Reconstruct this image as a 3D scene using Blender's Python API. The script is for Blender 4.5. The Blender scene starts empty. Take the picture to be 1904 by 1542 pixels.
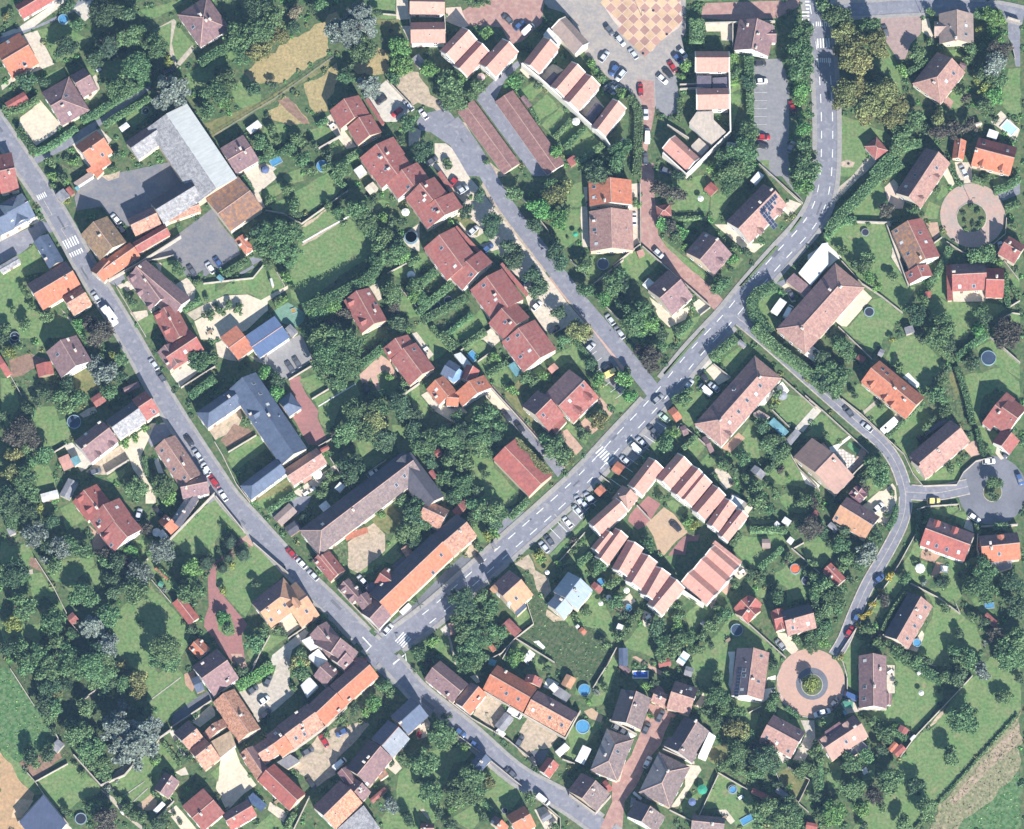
import bpy, bmesh, math, random, re
import numpy as np
from mathutils import Vector, Matrix, noise as mnoise
random.seed(7); np.random.seed(7)
C = bpy.context.scene.collection
SC = bpy.context.scene
R_ = math.radians
# ------------------------------------------------------------------ camera, light, exposure
S = 0.17                                   # metres per photo pixel
TILT, DIST = R_(15.0), 2000.0
cam = bpy.data.cameras.new('camera'); cam_o = bpy.data.objects.new('camera', cam); C.objects.link(cam_o)
cam_o.location = (0, -DIST*math.sin(TILT), DIST*math.cos(TILT)); cam_o.rotation_euler = (TILT, 0, 0)
cam.sensor_width = 36; cam.lens = 36*DIST/(1904*S); cam.clip_start = 500; cam.clip_end = 6000
SC.camera = cam_o
CAM = Vector(cam_o.location); RT = Vector((1,0,0)); UP = Vector((0, math.cos(TILT), math.sin(TILT))); FW = Vector((0, math.sin(TILT), -math.cos(TILT)))
world = bpy.data.worlds.new('World'); SC.world = world; world.use_nodes = True
SUN_EL = R_(35.0); SUN_D = Vector((0.39, -0.92, 0)).normalized()*math.cos(SUN_EL) + Vector((0,0,math.sin(SUN_EL)))
nt = world.node_tree; sky = nt.nodes.new('ShaderNodeTexSky'); sky.sky_type = 'NISHITA'; sky.sun_disc = False
sky.sun_elevation = SUN_EL; sky.sun_rotation = math.atan2(SUN_D.x, SUN_D.y); sky.ozone_density = 4.0; sky.air_density = 1.6; sky.dust_density = 0.3
nt.nodes['Background'].inputs[1].default_value = 0.075
nt.links.new(sky.outputs[0], nt.nodes['Background'].inputs[0])
sun = bpy.data.lights.new('sun', 'SUN'); sun.energy = 5.0; sun.angle = R_(0.55); sun.color = (1.0, 0.955, 0.89)
sun_o = bpy.data.objects.new('sun', sun); C.objects.link(sun_o); sun_o.rotation_euler = SUN_D.to_track_quat('Z', 'Y').to_euler(); sun_o.location = (0,0,300)
SC.view_settings.view_transform = 'Standard'; SC.view_settings.look = 'None'; SC.view_settings.exposure = 1.0; SC.view_settings.gamma = 1.0
SC.view_settings.use_curve_mapping = False
HAZE = 4.1e-5                              # density of the air; the haze box itself is built at the end

def unp(px, py, z=0.0):
    d = FW*DIST + RT*((px-952)*S) - UP*((py-771)*S)
    t = (z-CAM.z)/d.z
    return CAM + d*t
# ------------------------------------------------------------------ materials
MATS = {}
def srgb(c):
    return tuple(((v/255+0.055)/1.055)**2.4 if v > 10 else v/255/12.92 for v in c)
def mat(name, col, col2=None, scale=1.0, amt=0.5, detail=6.0, fine=0.12, rough=0.9, bump=0.0, col3=None, scale3=8.0, thr=(0.45,0.6), spec=0.2, metal=0.0, coord='Generated', objrand=0.0, streak=None, island=0.0, trans=0.0, hue=0.0):
    if name in MATS: return MATS[name]
    m = bpy.data.materials.new(name); m.use_nodes = True; MATS[name] = m
    N, L = m.node_tree.nodes, m.node_tree.links
    b = N['Principled BSDF']; b.inputs['Roughness'].default_value = rough; b.inputs['Specular IOR Level'].default_value = spec; b.inputs['Metallic'].default_value = metal
    g = N.new('ShaderNodeNewGeometry'); src = g.outputs['Position']
    if streak:
        uv = N.new('ShaderNodeUVMap'); mp = N.new('ShaderNodeMapping'); mp.inputs['Scale'].default_value = streak
        L.new(uv.outputs[0], mp.inputs[0]); ssrc = mp.outputs[0]
    def noi(sc, det, s=src, dist=0.0):
        n = N.new('ShaderNodeTexNoise'); n.inputs['Scale'].default_value = sc; n.inputs['Detail'].default_value = det; n.inputs['Distortion'].default_value = dist
        L.new(s, n.inputs['Vector']); return n.outputs['Fac']
    def ramp(f, a, c):
        r = N.new('ShaderNodeMapRange'); r.inputs[1].default_value = a; r.inputs[2].default_value = c; L.new(f, r.inputs[0]); r.clamp = True; return r.outputs[0]
    def mix(f, a, c, mode='MIX'):
        x = N.new('ShaderNodeMix'); x.data_type = 'RGBA'; x.blend_type = mode
        for i, v in ((0, f), (6, a), (7, c)):
            if isinstance(v, (int, float)): x.inputs[i].default_value = v
            elif isinstance(v, tuple): x.inputs[i].default_value = (*v, 1)
            else: L.new(v, x.inputs[i])
        return x.outputs[2]
    c2 = col2 or tuple(v*0.75 for v in col)
    out = mix(ramp(noi(scale*0.12, detail), 0.35, 0.65), col, c2) if amt else mix(0.0, col, c2)
    if col3: out = mix(ramp(noi(scale3*0.12, 6, dist=0.5), *thr), out, col3)
    if streak: out = mix(ramp(noi(1.0, 3, ssrc), 0.3, 0.7), out, mix(1.0, out, (0.82,0.82,0.84), 'MULTIPLY'))
    # fine value variation
    f = ramp(noi(1.1, 5), 0.3, 0.7); v1 = 1-fine; v2 = 1+fine
    mr = N.new('ShaderNodeMapRange'); mr.inputs[3].default_value = v1; mr.inputs[4].default_value = v2; L.new(f, mr.inputs[0])
    hs = N.new('ShaderNodeHueSaturation'); L.new(out, hs.inputs['Color']); L.new(mr.outputs[0], hs.inputs['Value']); out = hs.outputs[0]
    if objrand or hue:
        oi = N.new('ShaderNodeObjectInfo'); mr2 = N.new('ShaderNodeMapRange'); mr2.inputs[3].default_value = 1-objrand; mr2.inputs[4].default_value = 1+objrand; L.new(oi.outputs['Random'], mr2.inputs[0])
        h2 = N.new('ShaderNodeHueSaturation'); L.new(out, h2.inputs['Color']); L.new(mr2.outputs[0], h2.inputs['Value']); out = h2.outputs[0]
        if hue:
            mh = N.new('ShaderNodeMath'); mh.operation = 'FRACT'; mm = N.new('ShaderNodeMath'); mm.operation = 'MULTIPLY'; mm.inputs[1].default_value = 7.31; L.new(oi.outputs['Random'], mm.inputs[0]); L.new(mm.outputs[0], mh.inputs[0])
            m3 = N.new('ShaderNodeMapRange'); m3.inputs[3].default_value = 0.5-hue; m3.inputs[4].default_value = 0.5+hue; L.new(mh.outputs[0], m3.inputs[0]); L.new(m3.outputs[0], h2.inputs['Hue'])
    if island:
        mr4 = N.new('ShaderNodeMapRange'); mr4.inputs[3].default_value = 1-island; mr4.inputs[4].default_value = 1+island; L.new(g.outputs['Random Per Island'], mr4.inputs[0])
        h3 = N.new('ShaderNodeHueSaturation'); L.new(out, h3.inputs['Color']); L.new(mr4.outputs[0], h3.inputs['Value']); out = h3.outputs[0]
    L.new(out, b.inputs['Base Color'])
    if bump:
        bp = N.new('ShaderNodeBump'); bp.inputs['Distance'].default_value = bump; L.new(noi(3.0, 5), bp.inputs['Height']); L.new(bp.outputs[0], b.inputs['Normal'])
    return m
A = lambda r, g, b: (r, g, b)
# roofs: real-world base colours, clean tiles to weathered ones
ROOF = dict(
 pk=dict(col=A(.55,.275,.215), col2=A(.485,.25,.205), col3=A(.50,.285,.235), scale3=11, fine=.09), pt=dict(col=A(.34,.20,.16), col2=A(.25,.15,.13), col3=A(.46,.24,.16), scale3=22, thr=(.42,.56), fine=.3),
 pa=dict(col=A(.44,.19,.12), col2=A(.34,.16,.11), col3=A(.50,.30,.20), scale3=22, thr=(.45,.56), fine=.3), **{'or': dict(col=A(.46,.165,.095), col2=A(.39,.155,.10), col3=A(.36,.18,.13), scale3=14, thr=(.54,.72), fine=.18)},
 rd=dict(col=A(.36,.115,.09), col2=A(.29,.10,.09), col3=A(.26,.12,.10), scale3=14, thr=(.52,.7), fine=.16), rs=dict(col=A(.32,.105,.09), col2=A(.265,.10,.09), col3=A(.29,.135,.115), scale3=9, fine=.14),
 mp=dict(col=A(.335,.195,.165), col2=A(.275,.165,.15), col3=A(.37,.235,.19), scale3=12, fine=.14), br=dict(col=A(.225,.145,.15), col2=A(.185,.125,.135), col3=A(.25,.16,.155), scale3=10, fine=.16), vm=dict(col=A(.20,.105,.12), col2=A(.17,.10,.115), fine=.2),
 vp=dict(col=A(.15,.13,.16), fine=.1), bt=dict(col=A(.245,.135,.12), col2=A(.205,.12,.115), col3=A(.29,.155,.13), scale3=18, thr=(.45,.7), fine=.22),
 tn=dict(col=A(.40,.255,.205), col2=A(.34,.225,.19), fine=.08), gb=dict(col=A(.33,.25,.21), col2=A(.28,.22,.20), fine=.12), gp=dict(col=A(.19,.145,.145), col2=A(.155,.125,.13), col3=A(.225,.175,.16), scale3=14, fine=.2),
 gw=dict(col=A(.24,.235,.245), col2=A(.20,.195,.21), fine=.12), gf=dict(col=A(.27,.27,.285), col2=A(.22,.22,.24), col3=A(.36,.35,.34), scale3=26, thr=(.45,.62), fine=.3),
 mt=dict(col=A(.56,.575,.55), col2=A(.525,.54,.52), fine=.04, rough=.6), bs=dict(col=A(.105,.135,.20), col2=A(.085,.11,.165), fine=.12, rough=.6), sb=dict(col=A(.30,.36,.44), col2=A(.27,.33,.41), fine=.04, rough=.5),
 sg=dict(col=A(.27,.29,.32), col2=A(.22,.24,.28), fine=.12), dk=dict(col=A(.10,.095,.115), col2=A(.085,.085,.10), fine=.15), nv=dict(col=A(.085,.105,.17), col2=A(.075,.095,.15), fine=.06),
 bl=dict(col=A(.12,.17,.29), col2=A(.105,.155,.27), fine=.05, rough=.6), ms=dict(col=A(.25,.17,.12), col2=A(.19,.14,.12), col3=A(.30,.20,.10), scale3=12, fine=.25), ru=dict(col=A(.26,.16,.125), col2=A(.21,.14,.12), col3=A(.36,.19,.10), scale3=7, fine=.15),
 oc=dict(col=A(.46,.255,.15), col2=A(.41,.24,.155), fine=.14), wg=dict(col=A(.62,.61,.60), fine=.1), wt=dict(col=A(.76,.75,.72), fine=.06), cr=dict(col=A(.66,.58,.46), fine=.08),
 gy=dict(col=A(.27,.27,.29), fine=.15), tq=dict(col=A(.16,.34,.38), fine=.12), gn=dict(col=A(.10,.30,.20), fine=.1), gv=dict(col=A(.50,.42,.34), col2=A(.44,.38,.32), fine=.12), dt=dict(col=A(.42,.31,.21), col2=A(.34,.26,.18), fine=.2), cy=dict(col=A(.30,.46,.66), fine=.08, rough=.3), sp=dict(col=A(.09,.13,.22), rough=.3), ot=dict(col=A(.47,.2,.1)))
def rmat(k):
    d = dict(ROOF[k]); return mat('roof_'+k, d.pop('col'), d.pop('col2', None), scale=3, streak=(1.6, .22, 1), bump=0.03, objrand=.07, **d)
GR = dict(
 lawn=dict(col=A(.112,.195,.072), col2=A(.155,.205,.088), scale=2.4, col3=A(.205,.205,.105), scale3=3.2, thr=(.58,.74), fine=.26),
 park=dict(col=A(.10,.175,.065), col2=A(.13,.165,.08), scale=1.2, fine=.2), island=dict(col=A(.08,.12,.05), col2=A(.12,.13,.06), scale=4, fine=.25),
 garden=dict(col=A(.10,.155,.065), col2=A(.14,.13,.08), scale=4, col3=A(.05,.09,.04), scale3=8, fine=.3), rough=dict(col=A(.062,.092,.042), col2=A(.10,.11,.06), scale=3, col3=A(.045,.085,.035), scale3=9, fine=.35),
 rough2=dict(col=A(.095,.17,.075), col2=A(.12,.17,.08), scale=3, col3=A(.055,.13,.045), scale3=6, fine=.3), dry=dict(col=A(.20,.185,.085), col2=A(.12,.14,.055), scale=3, fine=.25),
 hay=dict(col=A(.37,.285,.145), col2=A(.30,.245,.12), scale=2, col3=A(.24,.21,.10), scale3=12, thr=(.5,.65), fine=.2), soil=dict(col=A(.26,.16,.115), col2=A(.20,.135,.10), scale=4, fine=.25), soil2=dict(col=A(.36,.27,.20), col2=A(.24,.21,.13), scale=4, fine=.3),
 earth=dict(col=A(.42,.27,.15), col2=A(.35,.24,.14), scale=3, fine=.18), sand=dict(col=A(.58,.40,.25), col2=A(.5,.35,.22), scale=3, fine=.15), stubble=dict(col=A(.235,.215,.13), col2=A(.15,.175,.085), scale=5, col3=A(.31,.255,.17), scale3=12, thr=(.5,.7), fine=.35),
 dirt=dict(col=A(.44,.35,.26), col2=A(.36,.29,.22), scale=4, col3=A(.25,.24,.15), scale3=7, thr=(.55,.68), fine=.2), dirt2=dict(col=A(.44,.31,.20), col2=A(.40,.29,.20), scale=2, fine=.12),
 gravel=dict(col=A(.60,.52,.40), col2=A(.52,.45,.35), scale=3, fine=.12), gravel2=dict(col=A(.46,.40,.33), col2=A(.40,.36,.31), scale=3, fine=.18), concrete=dict(col=A(.52,.48,.41), col2=A(.44,.41,.36), scale=4, fine=.12),
 terrace=dict(col=A(.56,.48,.38), col2=A(.48,.42,.35), scale=5, fine=.15), white=dict(col=A(.72,.69,.62), col2=A(.66,.63,.57), scale=4, fine=.08), path=dict(col=A(.44,.38,.30), col2=A(.36,.32,.26), scale=5, fine=.18),
 asphalt=dict(col=A(.215,.217,.25), col2=A(.18,.182,.215), scale=3, col3=A(.26,.258,.28), scale3=5, thr=(.55,.66), fine=.09, rough=.85), asphaltd=dict(col=A(.145,.15,.17), fine=.1), asphaltpale=dict(col=A(.27,.265,.265), col2=A(.24,.235,.24), fine=.1), asphaltring=dict(col=A(.15,.16,.19), fine=.1),
 yard=dict(col=A(.155,.16,.185), col2=A(.205,.195,.195), scale=2.2, fine=.12), plaza_asphalt=dict(col=A(.34,.30,.265), col2=A(.27,.25,.24), scale=3, fine=.12), parking=dict(col=A(.235,.23,.235), col2=A(.20,.20,.21), scale=3, fine=.12),
 pavement=dict(col=A(.30,.285,.27), col2=A(.26,.25,.24), scale=4, fine=.12), brick=dict(col=A(.345,.195,.165), col2=A(.30,.185,.165), scale=4, col3=A(.38,.24,.2), scale3=5, fine=.10), redpave=dict(col=A(.31,.145,.135), col2=A(.27,.14,.13), scale=3, fine=.12),
 pinkpave=dict(col=A(.50,.32,.25), col2=A(.45,.30,.24), scale=4, fine=.12), brickpale=dict(col=A(.46,.30,.22), col2=A(.38,.26,.20), scale=4, fine=.15), paving=dict(col=A(.34,.245,.22), col2=A(.30,.225,.21), scale=4, fine=.14), tiles=dict(col=A(.60,.45,.36), col2=A(.5,.40,.34), scale=9, fine=.1),
 tile_terrace=dict(col=A(.42,.26,.18), col2=A(.36,.23,.17), scale=5, fine=.15), pooldeck=dict(col=A(.12,.24,.17), col2=A(.15,.25,.19), fine=.15), patio=dict(col=A(.5,.42,.36), col2=A(.32,.27,.23), scale=9, fine=.2), astro=dict(col=A(.13,.29,.13), fine=.08),
 roundabout=dict(col=A(.40,.29,.245), col2=A(.33,.28,.25), scale=1.2, col3=A(.42,.29,.24), scale3=3, fine=.09), redround=dict(col=A(.47,.30,.23), col2=A(.42,.28,.23), scale=1.5, fine=.08), turning=dict(col=A(.185,.19,.215), fine=.08), drive=dict(col=A(.58,.45,.33), fine=.08), pavel=dict(col=A(.3,.3,.3), fine=.1),
 ground=dict(col=A(.078,.118,.052), col2=A(.115,.13,.065), scale=2.4, col3=A(.058,.11,.044), scale3=5, fine=.3))
GNAME = dict(lawn='lawn', park='park_grass', island='planted_island', garden='garden_bed', rough='rough_meadow', rough2='green_field', dry='dry_grass', hay='mown_hay_field', soil='bare_soil', soil2='ploughed_strip', earth='bare_earth', sand='sand_heap_ground', stubble='stubble_field', dirt='dirt_yard', dirt2='courtyard_ground', gravel='gravel_yard', gravel2='gravel_court', concrete='concrete_apron', terrace='terrace_paving', white='pale_forecourt', path='path', asphalt='asphalt_drive', asphaltd='asphalt_patch', asphaltpale='parking_court', asphaltring='ring_road', yard='farm_yard', plaza_asphalt='square_road', parking='car_park', brick='brick_road', redpave='red_paving', pinkpave='pink_driveway', brickpale='brick_terrace', paving='paved_court', tiles='striped_terrace', tile_terrace='tiled_terrace', pooldeck='pool_deck', patio='stone_disc_terrace', astro='artificial_lawn', roundabout='roundabout_paving', redround='roundabout_paving', turning='turning_circle', drive='driveway', pavel='asphalt_verge')
def gmat(k):
    d = dict(GR[k]); return mat('ground_'+k, d.pop('col'), d.pop('col2', None), bump=0.02, **d)
TREEC = dict(d=A(.072,.128,.066), m=A(.108,.19,.082), b=A(.135,.28,.085), o=A(.20,.215,.085), g=A(.19,.23,.195), c=A(.045,.08,.05), p=A(.092,.088,.068), y=A(.22,.28,.075), n=A(.17,.15,.10), r=A(.45,.05,.05), ye=A(.34,.32,.05))
LEAF = {k: mat('leaf_'+k, v, tuple(x*.72 for x in v), scale=6, fine=.22, island=.55, objrand=.24, hue=.022, rough=.75, spec=.25) for k, v in TREEC.items()}
bark = mat('bark', A(.12,.09,.065), fine=.2)
WALLM = [mat('render_cream', A(.66,.60,.49), fine=.05), mat('render_white', A(.74,.72,.67), fine=.04), mat('render_ochre', A(.60,.50,.38), fine=.06)]
wallpale = mat('wall_pale', A(.46,.41,.35), A(.34,.31,.28), scale=6, fine=.15); coping = mat('wall_coping', A(.48,.43,.37), fine=.1)
glass = mat('window_glass', A(.05,.06,.075), rough=.15, spec=.6, fine=0.02, amt=0); frame = mat('window_frame', A(.7,.7,.7), fine=.02, amt=0)
brickm = mat('chimney_brick', A(.36,.19,.14), fine=.2); capm = mat('chimney_cap', A(.62,.58,.52), fine=.05)
ridgem = mat('ridge_tile', A(.46,.31,.26), fine=.15); verge = mat('verge_white', A(.78,.74,.67), fine=.05)
panelm = mat('solar_panel', A(.02,.026,.055), rough=.25, spec=.6, fine=.05, amt=0); railm = mat('panel_frame', A(.35,.37,.42), rough=.4)
doorm = mat('door_paint', A(.22,.16,.13), fine=.05, objrand=.4)
paint = mat('road_paint', A(.72,.72,.68), A(.6,.6,.58), scale=9, fine=.12)
water = mat('pool_water', A(.085,.26,.44), A(.07,.22,.40), scale=9, rough=.08, spec=.5, fine=.08); waterc = mat('pale_pool_water', A(.42,.74,.76), rough=.08, fine=.05)
waterd = mat('covered_pool', A(.05,.075,.12), rough=.4); wateror = mat('orange_pool_cover', A(.62,.16,.07)); wateryl = mat('ochre_pool_water', A(.42,.27,.06), rough=.2); waterbl = mat('blue_pool_cover', A(.07,.16,.55), rough=.4)
liner = mat('pool_rim', A(.25,.36,.42), fine=.03); black = mat('black_mat', A(.035,.04,.06), fine=.05); steel = mat('steel', A(.30,.32,.34), rough=.4, fine=.03); darkpost = mat('post_paint', A(.10,.12,.12))
wood = mat('wood', A(.30,.22,.15), fine=.15); tyre = mat('tyre', A(.02,.02,.022)); carglass = mat('car_glass', A(.025,.03,.04), rough=.12, spec=.6, fine=.01, amt=0); chrome = mat('lamp_lens', A(.6,.6,.6), rough=.2)
CARC = dict(wht=(A(.75,.75,.74),'white'), slv=(A(.50,.52,.55),'silver'), gry=(A(.28,.29,.31),'grey'), dgr=(A(.10,.11,.13),'dark grey'), blk=(A(.035,.037,.045),'black'), blu=(A(.06,.11,.25),'blue'), red=(A(.38,.03,.035),'red'), yel=(A(.72,.58,.20),'yellow'), pgn=(A(.45,.56,.45),'pale green'))
CARM = {k: mat('car_paint_'+k, v[0], v[0], rough=.28, spec=.6, fine=.01, amt=0) for k, v in CARC.items()}
SHC = dict(wt=A(.76,.75,.72), pk=A(.66,.46,.44), bl=A(.12,.16,.30), gn=A(.06,.36,.22), gr=A(.30,.31,.34))
# ------------------------------------------------------------------ mesh helpers
def mk(name, verts, faces, mats, idx=None, parent=None, uvs=None, smooth=False):
    me = bpy.data.meshes.new(name); me.from_pydata([tuple(v) for v in verts], [], faces)
    if not isinstance(mats, (list, tuple)): mats = [mats]
    for m in mats: me.materials.append(m)
    if idx is not None: me.polygons.foreach_set('material_index', idx)
    if uvs is not None:
        l = me.uv_layers.new(name='UVMap'); flat = [c for f in uvs for p in f for c in p]; l.data.foreach_set('uv', flat)
    if smooth: me.polygons.foreach_set('use_smooth', [True]*len(me.polygons))
    me.update(); return link(name, me, parent)
def link(name, me, parent=None):
    o = bpy.data.objects.new(name, me); C.objects.link(o)
    if parent is not None: o.parent = parent
    return o
LABELS = []
def thing(name, loc, cat, group=None, rz=0.0, label=None, auto=None, size=1.0):
    o = bpy.data.objects.new(name, None); C.objects.link(o); o.location = loc; o.rotation_euler = (0,0,rz); o.empty_display_size = 0.1
    tag(o, cat, group, label, auto, size); return o
def tag(o, cat, group=None, label=None, auto=None, size=1.0, at=None):
    o['category'] = cat
    if group: o['group'] = group
    if label: o['label'] = label
    else: LABELS.append((o, auto, size, Vector(at) if at is not None else Vector(o.location)))
def struct(o): o['kind'] = 'structure'; return o
def boxv(cx, cy, z0, sx, sy, z1, rot=0.0, o=None):
    c, s = math.cos(rot), math.sin(rot); v = []
    for z in (z0, z1):
        for x, y in ((-1,-1),(1,-1),(1,1),(-1,1)):
            x, y = x*sx/2, y*sy/2; v.append((cx+c*x-s*y, cy+s*x+c*y, z))
    return v
BF = [(0,3,2,1),(4,5,6,7),(0,1,5,4),(1,2,6,5),(2,3,7,6),(3,0,4,7)]
def boxes(name, lst, m, parent=None):
    V, F = [], []
    for b in lst:
        n = len(V); V += b; F += [tuple(i+n for i in f) for f in BF]
    return mk(name, V, F, m, parent=parent)
def cylv(cx, cy, z0, z1, r0, r1=None, n=12):
    r1 = r0 if r1 is None else r1; V = []
    for z, r in ((z0, r0), (z1, r1)):
        for i in range(n): a = 2*math.pi*i/n; V.append((cx+r*math.cos(a), cy+r*math.sin(a), z))
    F = [tuple(range(n-1,-1,-1)), tuple(range(n, 2*n))] + [(i, (i+1)%n, n+(i+1)%n, n+i) for i in range(n)]
    return V, F
def cyl(name, *a, m=None, parent=None, n=12):
    V, F = cylv(*a, n=n); return mk(name, V, F, m, parent=parent)
def prism(pts, z0, z1):
    n = len(pts); ar = sum(pts[i][0]*pts[(i+1)%n][1]-pts[(i+1)%n][0]*pts[i][1] for i in range(n))
    if ar < 0: pts = pts[::-1]
    V = [(p[0],p[1],z0) for p in pts] + [(p[0],p[1],z1) for p in pts]
    F = [tuple(range(n-1,-1,-1)), tuple(range(n,2*n))] + [(i,(i+1)%n,n+(i+1)%n,n+i) for i in range(n)]
    return V, F
def inpoly(x, y, P):
    c = False; j = len(P)-1
    for i in range(len(P)):
        if (P[i][1] > y) != (P[j][1] > y) and x < (P[j][0]-P[i][0])*(y-P[i][1])/(P[j][1]-P[i][1])+P[i][0]: c = not c
        j = i
    return c
def bbox(P): xs = [p[0] for p in P]; ys = [p[1] for p in P]; return min(xs), min(ys), max(xs), max(ys)
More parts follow.
